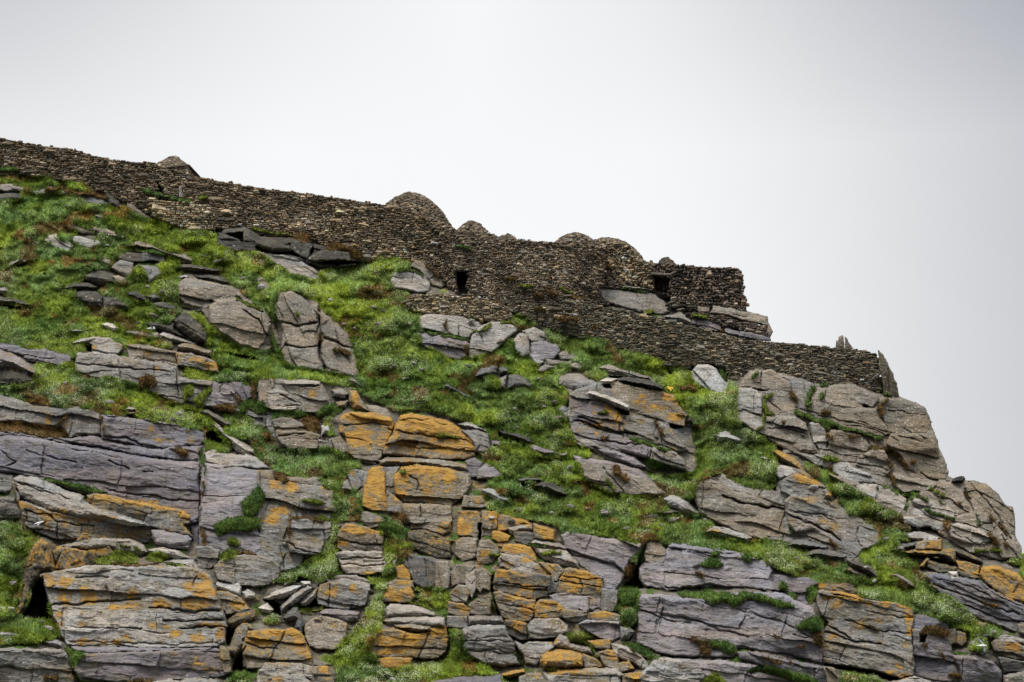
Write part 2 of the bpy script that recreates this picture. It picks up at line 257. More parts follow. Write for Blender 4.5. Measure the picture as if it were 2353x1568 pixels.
M|CF|l|.04|.8|22|1.1|pale mauve slanted face between the orange stack and the dark cleft|1020,210 1080,185 1200,180 1380,245 1480,250 1650,280 1757,300 1732,380 1652,460 1622,560 1582,640 1530,722 1400,722 1400,612 1250,542 1180,482 1100,382 1060,322
M|BK|t|.35|.7|80|.4|small grey orange pillars left of the central stack|10,560 60,490 150,490 222,500 192,560 150,652 60,662 10,692
M|BK|t|.6|.7|75|.5|orange pillar left of the tall crack in the stack|225,530 320,530 375,580 370,720 300,702 280,742 240,700 215,620
M|BK|p|.1|.6|50|.6|slanting grey stone between two orange pillars|150,590 215,545 235,640 230,720 200,792 150,682
M|BK|p|.3|.7|30|.6|pale topped stone left of the slanting grey one|-10,765 80,680 150,682 172,760 150,832 30,822
M|BK|t|.5|.6|12|.5|olive stone row below the pale topped stone|-10,832 120,852 172,900 172,962 60,952 -10,932
M|BK|t|.45|.7|4|.7|square olive stone above the large grey layered rock|180,852 250,812 370,842 372,942 260,952 180,932
M|SL|g|.1|.6|2|.5|thin grey ledge on top of the large grey layered rock|172,962 300,957 480,962 502,1032 300,1032 172,1042
M|BK|g|.1|.6|60|.5|narrow grey stone left of the large grey layered rock|-20,962 150,962 162,1062 80,1062 -20,1052
M|CF|g|.03|.9|4|.6|large grey layered rock above the bottom turf|120,1082 250,1042 500,1052 540,1132 590,1202 600,1292 642,1400 500,1422 300,1392 160,1312 110,1240
M|BK|p|.28|.8|3|.7|pale topped block right of the large grey layered rock|670,1232 720,1195 930,1205 952,1240 902,1292 840,1332 800,1400 700,1392 680,1302 620,1230 600,1190
M|SL|p|.3|.7|8|.5|pale ledge running right above the bottom orange boulder|960,1215 1010,1122 1080,1150 1100,1210 1300,1250 1322,1310 1200,1312 1060,1262 960,1235
M|BL|t|.75|1.1|4|.6|rounded orange boulder at the bottom above the long pale slab|830,1312 880,1272 1000,1255 1140,1280 1222,1320 1222,1420 1050,1452 860,1452 820,1382
M|BK|t|.75|.7|10|.6|low orange stone right of the rounded bottom boulder|1222,1312 1350,1362 1400,1420 1240,1427
M|BK|t|.5|.7|4|.8|squarish orange stone above the low right stones|1270,1190 1470,1175 1472,1260 1340,1252
M|BK|t|.6|.8|10|.6|stepped orange stones at the foot of the mauve cliff|1370,1292 1450,1270 1540,1290 1540,1390 1650,1382 1682,1440 1560,1472 1420,1412
M|OC|p|.08|.6|30|.6|pale scree covered rock sloping below the cliff corner|1480,1212 1680,1242 1750,1322 1850,1420 1800,1470 1700,1402 1560,1342 1500,1282
M|SL|p|.35|1|3|1|long pale topped slab with orange front at the bottom|850,1475 1000,1455 1300,1435 1530,1440 1582,1500 1572,1640 1572,1700 900,1700
M|BK|p|.4|.8|4|.7|pale topped block left of the long bottom slab|640,1520 720,1490 840,1495 890,1567 892,1700 640,1700
M|SL|m|.03|.8|3|1|long low mauve slab on the bottom edge|-260,1570 0,1520 300,1490 480,1500 502,1700 -260,1700
M|SL|t|.85|.7|-5|.3|thin bright orange slab lying on the bottom turf edge|485,1492 560,1465 680,1450 692,1482 560,1522 490,1517
M|BK|t|.7|.8|4|.8|orange block on the bottom edge right of centre|1582,1490 1700,1480 1800,1490 1950,1540 2002,1640 2002,1700 1580,1700
M|SL|s|.4|1|12|.4|olive slab lying on the orange bottom block|1880,1490 1960,1485 2060,1515 2087,1555 2000,1562 1900,1522
M|BL|g|.04|.6|60|.6|grey stone wedged in the foot of the dark cleft|1560,1052 1640,1060 1692,1100 1640,1172 1570,1182
M|BK|t|.12|.8|5|.7|tan stepped corner at the top left of the right mauve cliff|1810,250 1850,235 1950,245 1942,310 1980,360 1972,430 1950,492 1860,492 1800,452 1778,340
P|CF|l|.02|.8|7|.9|upper tier of the pale mauve cliff right of the dark cleft|1466,1306 1480,1295 1499,1291 1520,1285 1531,1261 1544,1246 1594,1256 1656,1261 1719,1276 1764,1286 1773,1311 1769,1331 1796,1361 1719,1353 1644,1348 1569,1350 1531,1362 1484,1348 1468,1328
P|CF|m|.02|.6|7|.8|darker mauve recess at the top right of the mauve cliff|1770,1320 1836,1325 1874,1330 1880,1340 1854,1355 1852,1376 1864,1392 1850,1402 1818,1396 1796,1370 1770,1335
P|CF|l|.03|.9|10|.8|lower and larger tier of the pale mauve cliff below the green moss bar|1471,1366 1519,1367 1594,1376 1694,1362 1796,1364 1869,1401 1876,1421 1891,1441 1893,1480 1889,1525 1806,1505 1694,1488 1689,1515 1594,1513 1519,1507 1459,1476 1464,1426 1464,1389
N|CF|l|.02|.7|8|.7|pale mauve rock at the bottom edge under the mauve cliff|60,1350 300,1355 700,1375 1000,1415 900,1480 1100,1485 1380,1567 1400,1700 600,1700 540,1560 500,1500 300,1500 140,1400
N|OC|m|.01|.6|14|.7|dark mauve rock under the overhang of the lower right cliff|800,1292 1000,1302 1600,1425 1640,1567 1640,1700 1400,1700 1300,1500 1050,1412 820,1345
P|OC|p|.04|.6|8|.6|pale mottled rock at the bottom edge left of the mauve cliff foot|1501,1519 1525,1510 1560,1520 1620,1550 1640,1590 1640,1600 1480,1600 1470,1555
O|BK|g|.4|1.5|13|1|biggest grey block with orange corners at the lower right|460,740 500,730 600,760 900,800 1180,830 1330,880 1342,1000 1322,1100 1332,1250 1347,1400 1342,1500 1220,1532 1000,1462 750,1422 510,1387 500,1250 490,1100 560,1020 500,960 450,860
O|BK|t|.4|.9|10|.6|olive capstone on the left shoulder of the biggest right block|450,652 560,630 670,650 620,692 580,732 470,722
O|BK|t|.4|.9|15|.6|brown pointed stone on top of the biggest right block|590,702 700,650 790,640 782,690 842,730 830,757 700,742 620,727
O|SL|t|.95|1.1|14|.5|orange crusted slab on the top edge of the biggest right block|560,732 640,735 780,760 872,790 850,822 720,782 600,762
O|CF|m|.03|.8|10|.9|mauve face right of the biggest right block|1340,930 1450,940 1560,980 1650,985 1652,1060 1680,1180 1700,1300 1782,1420 1782,1700 1350,1700 1340,1300 1330,1100
O|CF|m|.02|.8|12|1|grey mauve rounded face in the lower right near the bottom|1700,1322 1900,1320 2050,1380 2140,1460 2162,1700 1780,1700 1760,1450
O|BK|t|.4|.7|80|.8|left one of the twin orange stones beside the brown moss clump|1650,1085 1720,1075 1742,1200 1680,1212 1640,1142
O|BK|t|.5|.7|80|.8|right one of the twin orange stones beside the brown moss clump|1740,1102 1810,1120 1822,1200 1780,1232 1740,1202
O|CF|b|.03|.9|24|.35|large slanting blue grey slate slab at the right|1455,592 1580,570 1800,610 1950,640 2050,710 2200,800 2353,860 2500,930 2500,1200 2353,1120 2250,1100 2000,1012 1850,950 1750,850 1600,770 1480,700
O|CF|t|.95|.9|28|.5|dark orange rock at the right edge above the slate slab|1980,502 2100,500 2270,560 2353,640 2500,740 2500,900 2353,842 2200,802 2050,702 1980,622 1950,562
O|BK|t|.75|.7|22|.5|orange streaked rock left of the dark orange one|1740,452 1850,470 1940,500 1942,582 1850,562 1760,522
O|SL|d|.7|1.3|6|.4|broad rusty slab balanced on the dark stone pile at the right|1220,362 1380,350 1690,345 1727,380 1732,482 1600,432 1450,402 1300,387
O|BK|d|.75|1.2|5|.6|rusty square boulder sitting on the broad rusty slab|1420,345 1480,265 1592,260 1592,347
O|BK|t|.2|.9|60|.6|grey boulder left of the rusty square boulder|1360,340 1370,290 1440,262 1475,275 1425,345
O|SL|s|.03|1|-16|.25|dark slate wedge at the left of the rusty pile|1140,345 1250,295 1350,285 1362,315 1280,347 1200,372
O|SL|d|.25|1.1|24|.25|dark slab sticking out at the right of the rusty pile|1725,360 1800,365 1960,440 1972,472 1870,452 1760,402
O|BK|d|.5|.9|20|.35|dark brown layered rock under the broad rusty slab|1470,440 1550,415 1650,470 1740,520 1702,552 1560,552 1470,502
O|SL|t|.5|1.1|-60|.5|small orange tan flake leaning under the rusty slab|1395,502 1460,415 1492,430 1440,512
O|BL|w|.03|.6|5|.6|small white cube of stone on top of the slate slab|1660,552 1740,550 1747,600 1690,607
O|OC|d|.3|.6|24|.3|dark brown splintery rock behind the white cube|1740,532 1850,562 1960,612 1900,622 1760,592
O|BK|t|.45|.9|16|.8|orange patched block at the right edge low down|2055,1202 2100,1175 2250,1190 2353,1240 2500,1300 2500,1400 2353,1362 2200,1342 2090,1292
O|BK|s|.4|.7|8|.8|olive rock at the right edge below the orange patched block|2120,1342 2353,1382 2500,1400 2500,1480 2353,1462 2170,1472
O|OC|g|.3|.7|4|.8|grey orange rock in the bottom right corner|2170,1502 2353,1462 2500,1450 2500,1700 2160,1700
O|BK|t|.5|.6|30|.6|rounded rusty rock on the right edge at the end of the slate slab|2300,1042 2353,1030 2450,1060 2450,1160 2310,1102
O|BK|t|.5|.6|12|.6|small orange stone by the lower tip of the right turf strip|1890,1012 2000,1030 1992,1090 1900,1052
O|OC|p|.1|.6|8|.5|pale ledge behind the orange patched block at the right edge|2030,1132 2200,1140 2353,1170 2450,1190 2450,1230 2100,1177
O|SL|s|.0|1.2|5|.2|dark grey slate slab arching over a hollow right of the mauve cliff top|170,312 230,260 340,260 440,290 542,320 530,347 400,342 300,342
O|SL|s|.15|1.2|8|.2|layered slate slab with pale orange rim below the arching one|320,402 400,350 480,335 620,370 712,405 690,442 560,442 420,422
O|BL|d|.2|1.2|30|.5|dark olive boulder with a deep shadow at its right end|735,452 830,455 960,500 1010,550 1032,642 970,612 880,552 770,502
O|SL|t|.15|.8|32|.3|thin tan slab under the dark olive boulder|695,512 760,520 880,570 980,642 930,642 830,592 720,552
O|BL|t|.08|.8|38|.5|tan grey boulder with a pale round nose|1100,582 1170,545 1260,580 1350,660 1352,702 1280,692 1160,612
O|SL|w|0|.4|5|.4|small white flat stone right of the dark olive boulder|985,517 1060,520 1052,550 1000,547
O|BK|t|.08|.6|40|.8|tan rock below the bottom corner of the biggest right block|510,1432 600,1430 650,1560 640,1700 590,1700 540,1522
O|OC|p|.25|.8|4|.6|pale orange rock at the bottom edge under the right mauve face|1080,1577 1350,1512 1500,1567 1502,1700 1080,1700
E|OC|p|0|.5|10|1.2|left lowest pale block of the tallest cliff beside the turf|130,690 250,690 330,760 340,930 350,1050 290,1085 150,1020 95,940 90,830
E|OC|t|0|.45|10|1.1|rounded block of the tallest cliff just inside the curved moss line|345,530 420,530 500,590 600,640 630,740 720,880 640,890 520,910 470,940 400,900 375,800 430,745 350,730 330,620
E|OC|t|0|.4|10|.9|top left corner block of the tallest cliff below the green strip|200,600 240,540 330,535 320,700 240,680 150,690 190,620
E|OC|g|0|.4|10|1|greenish block of the tallest cliff left of the hanging moss band|510,580 800,655 825,690 750,770 730,880 690,870 620,720 600,640
E|OC|t|0|.4|80|1|narrow block of the tallest cliff between two moss clumps|790,780 860,700 925,700 910,820 960,870 950,990 880,980 790,950 790,880
E|OC|n|0|.45|8|.9|middle brown block of the tallest cliff above the long moss line|960,860 1080,860 1200,895 1400,880 1420,960 1520,1110 1440,1150 1250,1090 1080,1060 980,1000
E|OC|n|0|.5|10|1.1|brown top right block of the tallest cliff under the leaning end slab|1420,780 1500,790 1700,830 1830,880 1900,1010 1850,1100 1600,1110 1520,1100 1430,950
E|OC|t|0|.5|14|1.2|broad pale block of the tallest cliff under the curved moss line|380,960 500,960 640,960 740,1020 790,1150 860,1290 700,1280 560,1230 420,1190 320,1130 300,1090 360,1060
E|OC|p|0|.45|80|1|narrow pale pillar of the tallest cliff under the long moss line|780,1020 860,1010 930,1080 950,1250 880,1260 820,1210 800,1130
E|OC|t|0|.5|8|1.2|rounded block of the tallest cliff with a curved crack at its right|970,1080 1080,1085 1200,1110 1330,1160 1350,1240 1300,1290 1100,1310 960,1290 950,1140
E|OC|t|0|.45|20|.9|block of the tallest cliff left of the right hand moss line|1360,1250 1470,1270 1500,1350 1540,1440 1480,1520 1300,1440 1200,1400 1220,1320 1310,1290
E|OC|n|0|.5|12|1.1|big brown block at the right skyline of the tallest cliff|1530,1120 1850,1120 1940,1200 1970,1310 2030,1400 2000,1540 1880,1520 1700,1450 1600,1300 1480,1210
E|OC|p|0|.4|20|.9|pale low block of the tallest cliff above the right turf slope|860,1300 1000,1350 960,1440 830,1400 700,1310
E|OC|p|0|.4|10|.9|pale oval block of the tallest cliff beside the lowest small moss tuft|1000,1370 1120,1370 1180,1430 1300,1470 1400,1567 1200,1560 980,1470
F|OC|p|0|.4|20|.8|first pale block of the cliff shoulder against the right turf slope|790,200 1000,210 1000,330 860,270
F|OC|p|0|.4|12|.8|second pale block of the cliff shoulder with a straight left joint|1010,215 1150,260 1270,340 1250,430 1010,330
F|OC|t|0|.4|8|.8|flat topped block of the shoulder above the green cleft|1150,100 1400,180 1540,200 1480,260 1440,285 1360,260 1250,280 1140,190
F|OC|t|0|.5|20|1|tilted block of the shoulder under the black boulder|1575,165 1700,200 1790,260 1870,440 1760,380 1620,330 1560,250
F|OC|t|0|.45|20|.6|small wedge of the shoulder beside the high green cleft|1460,260 1580,280 1600,340 1500,320
F|OC|p|0|.45|14|.8|long pale block of the shoulder right of the green cleft|1320,340 1400,325 1600,370 1720,450 1700,500 1550,460 1330,390
F|OC|p|0|.45|16|.8|long pale block of the shoulder ending at the middle moss ball|1340,420 1450,430 1640,520 1650,590 1500,570 1340,490
F|OC|t|0|.45|6|.8|square block of the shoulder beside the moss crease|1730,480 1900,460 1920,590 1730,550
F|OC|p|0|.5|16|.9|largest pale block low on the shoulder|1640,600 1740,555 1950,620 2060,720 1960,760 1800,730 1680,680
F|OC|p|0|.45|14|.8|lowest left block of the shoulder beside the turf tip|1240,510 1330,500 1600,580 1620,620 1400,600 1260,560
F|OC|n|0|.6|30|.5|dark knobbly rock at the right skyline of the shoulder|1800,180 2000,200 2120,300 2180,400 2240,420 2268,560 2262,670 2150,560 2000,440 1880,300
F|OC|t|0|.5|60|.9|last block of the shoulder at the lower right skyline|2070,560 2200,700 2290,760 2332,890 2150,880 2130,780 2060,680
A|OC|t|0|.4|10|.6|pale rock at the left edge touching the foot of the upper wall|-100,430 120,425 150,415 265,405 322,430 300,467 200,470 120,457 -100,462
A|OC|g|0|.5|8|.5|grey ledge under the topmost turf at the left edge|-100,562 100,540 200,560 330,590 450,560 560,600 652,610 620,642 480,632 350,642 200,612 -100,602
A|BL|d|0|.6|8|.3|dark layered boulder at the left edge below the topmost grey ledge|-100,652 100,628 200,645 232,680 150,702 -100,702
A|OC|g|0|.6|12|.6|smooth grey rock beneath overhanging turf below the upper wall|660,642 760,620 880,650 970,680 1012,740 900,737 760,702 680,672
A|SL|d|0|.8|45|.3|black leaning slab at the right end of the overhanging turf|965,622 1010,630 1090,700 1132,782 1080,772 1010,747 990,692
A|SL|t|0|.5|32|.5|tan slab slanting along the foot of the upper wall|1165,727 1215,725 1300,780 1380,840 1482,890 1470,902 1330,862 1200,802 1165,782
A|SL|t|0|.8|15|.3|thin tan slab with dark shadow in the upper left turf|600,737 700,740 820,770 912,800 880,807 740,777 650,762
A|SL|t|0|.6|18|.3|short tan slab just below the thin tan one|875,832 940,840 1002,870 960,887 900,857
A|OC|t|0|.35|14|.6|long speckled tan rock strip in the upper left turf|590,907 640,895 740,925 860,940 960,955 1060,990 1172,1050 1080,1047 960,1022 880,1002 740,987 640,952 595,932
A|OC|p|0|.35|35|.6|pale speckled rock stepping down at the left of a bright turf hollow|415,1012 520,1010 560,1050 640,1070 682,1110 620,1182 560,1152 480,1112 415,1062
A|OC|p|0|.35|12|.6|pale rock right above the bright turf hollow|650,1027 720,1020 800,1050 900,1070 1002,1105 900,1122 800,1142 720,1112 670,1062
A|SL|t|0|.8|16|.5|long tan slab with a pointed left end on the upper left slope|1140,1097 1270,1080 1400,1105 1560,1150 1700,1190 1782,1230 1772,1287 1700,1277 1560,1222 1450,1162 1300,1132 1170,1117
A|BK|d|0|.6|8|.4|dark mossy rock tucked under a grass cap left of the long tan slab|1060,1192 1180,1182 1310,1190 1322,1250 1200,1257 1080,1222
A|BK|s|0|.6|10|.5|grey square rock under the same grass cap beside the dark mossy one|1312,1182 1400,1167 1500,1195 1507,1265 1400,1242 1315,1242
A|SL|d|0|.9|6|.2|long black slate slab below the long tan slab|1600,1292 1750,1285 1900,1305 2020,1325 2032,1350 1980,1367 1850,1352 1700,1332 1620,1312
A|BL|p|0|.5|60|.5|small rounded pale boulder above the grey angular rocks|920,1227 970,1215 1010,1235 1032,1290 980,1307 930,1272
A|OC|g|0|.6|20|.8|grey angular rock left of the dark mossy gap|1030,1302 1100,1245 1220,1265 1227,1390 1190,1402 1100,1362 1030,1322
A|OC|g|0|.6|20|.8|speckled grey rock right of the dark mossy gap|1290,1292 1400,1300 1530,1335 1562,1350 1420,1412 1370,1452 1350,1402 1310,1382
A|SL|p|0|.9|-28|.15|upturned thin slab at the left edge in the upper turf|40,1317 110,1250 160,1225 240,1225 230,1247 150,1282 80,1327
A|BL|t|0|.4|5|.4|small tan block above the big dark mossy boulder|760,1287 830,1280 870,1300 862,1332 780,1332
A|BL|d|0|.9|10|.5|big dark mossy boulder on the left slope|760,1382 850,1340 960,1345 1030,1390 1052,1450 1000,1482 900,1472 800,1432
A|OC|t|0|.5|28|.5|pale wedge of rock right of the big dark mossy boulder|1030,1392 1090,1385 1160,1420 1222,1455 1150,1467 1080,1462
A|BL|d|0|.8|4|.4|low dark boulder capped with flowers left of the big dark one|590,1492 680,1450 800,1450 892,1490 850,1512 700,1517 600,1512
A|SL|w|0|.9|-5|.2|white flat slab on top of the first speckled outcrop|1555,1417 1620,1385 1720,1385 1732,1400 1640,1417
A|SL|d|0|.8|10|.2|dark slate ledge behind the white flat slab|1790,1387 1950,1385 2100,1410 2142,1482 2050,1467 1900,1432 1820,1412
A|SL|p|0|.8|-12|.3|pale pointed stone at the left of the boulder heap under the wall|1815,972 1860,940 1940,925 1952,950 1890,987
A|BL|t|0|.9|80|.5|upright brown boulder in the heap under the wall|1945,882 1970,855 2020,890 2042,950 1990,982 1945,962
A|BL|p|0|1.1|-10|.4|pale cracked boulder topping the heap under the wall|2055,952 2110,880 2250,870 2282,890 2230,970 2180,977 2100,967
A|BL|p|0|.6|5|.4|small pale round stone at the foot of the heap under the wall|2000,987 2060,975 2067,1010 2010,1022
A|BL|s|0|.8|5|.5|rounded grey boulder in the middle of the heap under the wall|2075,972 2140,960 2177,1000 2162,1037 2090,1022
A|BL|s|0|.8|14|.5|wide dark boulder at the bottom of the heap under the wall|2030,1037 2120,1030 2270,1090 2277,1130 2150,1112 2020,1072
A|BL|s|0|.9|30|.6|dark boulder at the right of the heap with the wall behind|2240,982 2353,1000 2400,1060 2370,1110 2270,1082 2235,1022
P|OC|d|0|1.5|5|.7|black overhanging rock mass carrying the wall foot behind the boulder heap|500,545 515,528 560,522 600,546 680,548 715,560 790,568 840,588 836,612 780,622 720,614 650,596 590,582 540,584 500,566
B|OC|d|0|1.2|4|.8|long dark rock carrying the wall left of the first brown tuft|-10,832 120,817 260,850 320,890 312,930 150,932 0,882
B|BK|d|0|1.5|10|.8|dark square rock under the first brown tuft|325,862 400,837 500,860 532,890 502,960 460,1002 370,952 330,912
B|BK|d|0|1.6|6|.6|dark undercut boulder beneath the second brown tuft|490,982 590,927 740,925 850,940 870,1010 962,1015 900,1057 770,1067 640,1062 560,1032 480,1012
B|OC|p|0|.6|28|1.4|smooth pale outcrop with tan moss below the dark wall rocks|30,942 170,945 300,985 440,1035 540,1100 600,1160 617,1202 540,1202 420,1172 300,1152 230,1072 120,1032 60,972
B|OC|p|0|.7|10|.7|pale layered outcrop left of the lower doorway path|1240,1192 1270,1130 1320,1100 1450,1125 1560,1160 1602,1220 1602,1300 1520,1317 1400,1292 1300,1277 1250,1272
B|OC|t|0|.6|40|1|tan mossy rock leaning on the wall left of the lower doorway|1420,1072 1470,1015 1560,1040 1610,1080 1680,1150 1752,1240 1700,1267 1620,1242 1560,1162 1500,1112
B|OC|t|0|.4|30|.6|pale rock strip low in the turf left of the tall twin rocks|-10,1152 60,1180 162,1300 100,1302 30,1262
P|OC|t|0|1|70|1.6|tall speckled rock, left one of the tall twin rocks in mid slope|638,672 670,667 695,680 720,705 735,728 728,770 740,835 715,832 665,815 655,780 650,730 635,700
P|OC|t|0|.9|70|1.4|brownish speckled rock, right one of the tall twin rocks in mid slope|722,712 755,735 790,765 805,800 820,850 816,868 760,852 742,838 732,775 737,730
G|OC|t|0|.8|12|1.2|upper speckled outcrop with streaks on the left slope|1650,182 1750,165 1900,190 2050,215 2120,240 2212,300 2100,307 2000,332 1920,402 1850,422 1700,382 1620,312 1640,232
P|OC|t|0|.9|12|1|lower speckled outcrop joined below the upper one on the left slope|480,702 500,685 535,684 560,690 600,715 622,745 607,790 590,806 550,792 510,767 482,742
G|SL|d|0|.9|8|.15|black lens shaped slab at the left edge with turf on top|-100,320 120,330 260,365 400,405 330,422 200,402 60,382 -100,377
G|SL|p|0|.6|10|.3|pale flake at the left edge above the black lens slab|-100,200 60,230 90,260 30,292 -100,282
G|BL|d|0|.9|6|.5|dark rounded boulder, left of the pair below the big mossy boulder|700,272 780,250 870,270 940,320 947,430 860,432 760,382 690,332
G|BL|d|0|.8|8|.5|dark rounded boulder, right of the pair below the big mossy boulder|947,312 1060,320 1180,370 1182,430 1080,432 947,432
G|BL|d|0|.8|15|.4|dark brown rock overhung by turf left of the small slate stack|1170,272 1250,250 1330,300 1362,370 1260,372 1180,312
G|SL|s|0|.9|5|.15|small slate stack below the grey angular rocks|1340,297 1400,285 1500,290 1502,345 1400,372 1350,332
G|BL|s|0|.5|12|.3|low grey brown rock above the steep dark boulder|1410,372 1500,365 1600,390 1682,450 1560,452 1420,412
G|BL|d|0|1.2|28|.3|steep dark ridged boulder, the largest dark one on the left slope|1600,542 1640,490 1700,475 1780,510 1860,580 1900,650 1912,750 1830,752 1740,702 1640,622
G|BL|d|0|.6|18|.4|dark rock under turf at the left of the steep ridged boulder|1340,562 1450,550 1600,560 1600,620 1700,692 1560,642 1400,602
G|BL|w|0|.5|12|.5|white triangular stone in brown turf on the left slope|940,572 980,560 1080,580 1092,610 1050,642 980,602
G|OC|t|0|.5|10|.6|cracked tan rock below the brown turf beside the perching place of a bird|1140,637 1230,620 1330,640 1450,650 1472,710 1350,702 1250,677
G|SL|p|0|.8|16|.2|long pale slab under the steep ridged boulder|1470,662 1500,645 1600,670 1700,710 1820,750 1780,762 1650,742 1560,727 1480,702
G|SL|t|.2|1|12|.25|pale slab with orange underside over the bright orange ended ledge|1635,762 1680,735 1780,750 1880,790 1947,810 1937,865 1830,847 1700,817 1640,792
G|SL|p|0|.7|5|.25|small grey slab alone in the left turf|620,607 700,605 770,625 720,647 640,637
G|SL|p|0|1|-18|.12|pile of thin slates perched beside the pale orange block|665,742 740,700 860,680 952,685 880,720 800,752 740,752
G|BK|p|.22|.9|8|.8|pale block with faint orange beside the pile of thin slates|800,702 900,690 1000,705 1120,765 1127,800 1070,862 960,842 850,832 840,770
G|BK|t|.25|.9|9|.7|tan block with orange spots on top of the broad streaked face|1165,757 1300,765 1480,800 1620,825 1632,942 1500,917 1300,887 1190,872
G|BK|p|.55|1|10|.7|pale ledge end with the brightest orange patch on the left slope|1620,827 1750,835 1900,880 1990,920 2007,1012 1880,997 1750,972 1635,947
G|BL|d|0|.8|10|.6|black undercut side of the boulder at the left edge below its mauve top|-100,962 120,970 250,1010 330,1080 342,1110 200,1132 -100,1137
G|SL|l|.22|1.5|22|1.5|mauve topped slab with an orange rim at the left edge|-100,760 0,800 80,830 180,880 280,960 362,1030 300,1047 200,1012 80,977 -100,972
G|SL|p|0|.8|5|.15|thin slate on the turf edge above the mauve upper cliff|1100,1362 1180,1330 1280,1335 1282,1370 1180,1367
G|SL|d|.2|.7|5|.15|dark yellow rimmed slate under the thin slate on the turf edge|1160,1377 1280,1377 1262,1402 1180,1402
G|SL|p|0|.4|22|.4|pale flat stone in brown turf left of centre above the mauve cliff|720,1167 780,1165 912,1220 880,1237 780,1202
G|SL|d|0|.7|5|.2|dark thin slate in brown turf above the pale flat stone|720,1092 790,1060 840,1080 832,1112 760,1112
D|OC|g|0|.6|12|1.2|grey streaked rock under the upper right doorway|0,452 180,480 450,510 520,520 600,600 642,680 560,722 420,692 250,652 80,602 -30,560 -30,470
D|SL|p|0|.9|5|.6|pale stone bench at the left of the upper right doorway|190,442 240,430 500,460 517,510 430,502 200,472
D|BL|t|0|.6|15|.6|smooth tan boulder between the two right hand walls|580,732 740,690 840,760 842,800 700,772
D|BK|l|0|.6|14|.7|mauve block in the ledge between the two right hand walls|850,747 900,740 1100,790 1117,860 980,842 850,792
D|BK|m|0|.6|12|.7|darker mauve block beside the orange tuft in that ledge|1150,862 1160,820 1280,850 1292,900 1180,882
D|BK|m|0|.6|12|.7|long yellowish mauve end of the ledge between the right hand walls|1290,872 1530,910 1562,945 1400,932 1290,912
D|BL|t|0|.6|30|.6|triangular tan stone below the big square wall end|700,662 760,625 812,670 720,692
D|BK|t|0|.6|5|.6|small tan square stone at the foot of the big square wall end|900,627 1000,640 1002,680 900,682
D|OC|t|0|.9|10|1.1|tan rounded ledge jutting to the right below the big square wall end|1020,692 1040,630 1180,650 1350,680 1530,730 1542,790 1582,870 1555,927 1540,902 1530,812 1300,772 1180,722
C|OC|p|0|.6|12|1.8|pale smooth outcrop below the left end of the low terrace wall|-85,990 0,932 120,930 350,950 500,1000 522,1050 440,1122 400,1162 280,1142 100,1092 -60,1062
C|OC|l|0|.5|10|1.6|pale mauve outcrop with rounded foot under the upper pale one|-65,1110 0,1112 150,1132 300,1152 400,1202 392,1330 300,1362 180,1332 60,1262 -60,1192
C|OC|p|0|.55|14|1.8|pale smooth outcrop right of the orange mossed crack|420,1152 500,1060 620,1010 700,1010 852,1040 840,1092 740,1162 680,1242 600,1302 420,1352 395,1330
C|OC|p|0|.5|60|.9|rounded grey rock at the left of the speckled trio under the wall|810,1172 870,1110 940,1130 970,1240 962,1300 880,1332 830,1262
C|OC|p|0|.5|20|.9|pale upper rock of the speckled trio under the wall|900,1092 1000,1060 1100,1100 1132,1160 1060,1192 965,1182 940,1125
C|OC|l|0|.7|20|1.3|largest speckled rock of the trio under the wall|972,1202 1100,1177 1252,1220 1242,1280 1180,1352 1060,1372 1000,1392 965,1302
C|OC|g|0|.5|20|.8|low grey rock right of the speckled trio|1222,1302 1300,1250 1392,1340 1380,1362 1250,1352
C|BL|p|0|.4|8|.6|pale stone below the largest speckled rock|1002,1352 1090,1372 1052,1412 1010,1402
C|OC|t|0|.4|5|.6|flat tan rock right of the pale stone below the speckled rock|1110,1352 1300,1372 1282,1402 1130,1402
C|OC|p|0|.4|5|.6|low grey rock in turf left of the upper big slab|1320,1422 1400,1362 1522,1402 1420,1442
C|OC|g|0|.4|5|.6|low grey rock in turf above the rounded grey boulder|1030,1442 1100,1402 1192,1420 1100,1462 1020,1472
D|OC|w|0|.7|50|1.4|white rough outcrop below the middle of the long lower wall|810,1292 850,1220 900,1172 1000,1170 1060,1202 1112,1280 1182,1360 1172,1432 1050,1442 950,1392 850,1322
D|OC|p|0|.4|5|.8|pale rock touching the long lower wall above the white outcrop|700,1182 760,1160 832,1170 832,1202 700,1212
D|OC|s|0|.5|20|.6|purple brown low rock in turf under the long lower wall|390,1202 500,1190 602,1250 560,1257 430,1222
L|BL|g|0|.9|10|1.4|smooth rounded grey boulder in the middle turf|970,272 1020,215 1150,215 1300,250 1392,310 1397,360 1280,377 1120,377 990,352
L|BL|s|0|1|-38|.4|dark pointed boulder in the cluster left of the rounded grey one|210,252 290,170 400,120 437,150 432,220 370,257 260,257
L|BL|s|0|.9|10|.5|small dark boulder at the right of the dark pointed one|450,172 490,140 547,180 542,215 460,232
L|BL|g|0|.8|-60|.5|grey wedge beneath the dark pointed boulder|420,352 460,262 530,215 512,370 440,372
L|BL|s|0|1|80|.7|broad upright grey green boulder in the dark cluster|520,372 542,230 620,210 700,250 757,310 742,362 620,377
L|BL|s|0|.6|10|.5|small dark stone at the left of the dark pointed boulder|110,217 150,190 202,220 172,252 110,242
J|SL|s|0|.9|32|.3|long dark slate plank with a white tip in the middle turf|2000,332 2040,300 2150,340 2272,440 2200,452 2080,392
L|SL|p|0|.6|20|.4|tan slab with a black end right of the slate plank|150,352 240,360 272,380 242,417 190,392
L|BL|p|0|.6|60|.6|small pale round boulder left of the smooth grey one|850,292 880,255 920,265 932,300 900,322 860,312
L|SL|t|0|.6|16|1|upper big tan slab running down under the long lower wall|1370,172 1420,130 1550,150 1700,200 1820,240 1872,285 1780,282 1600,242 1470,232
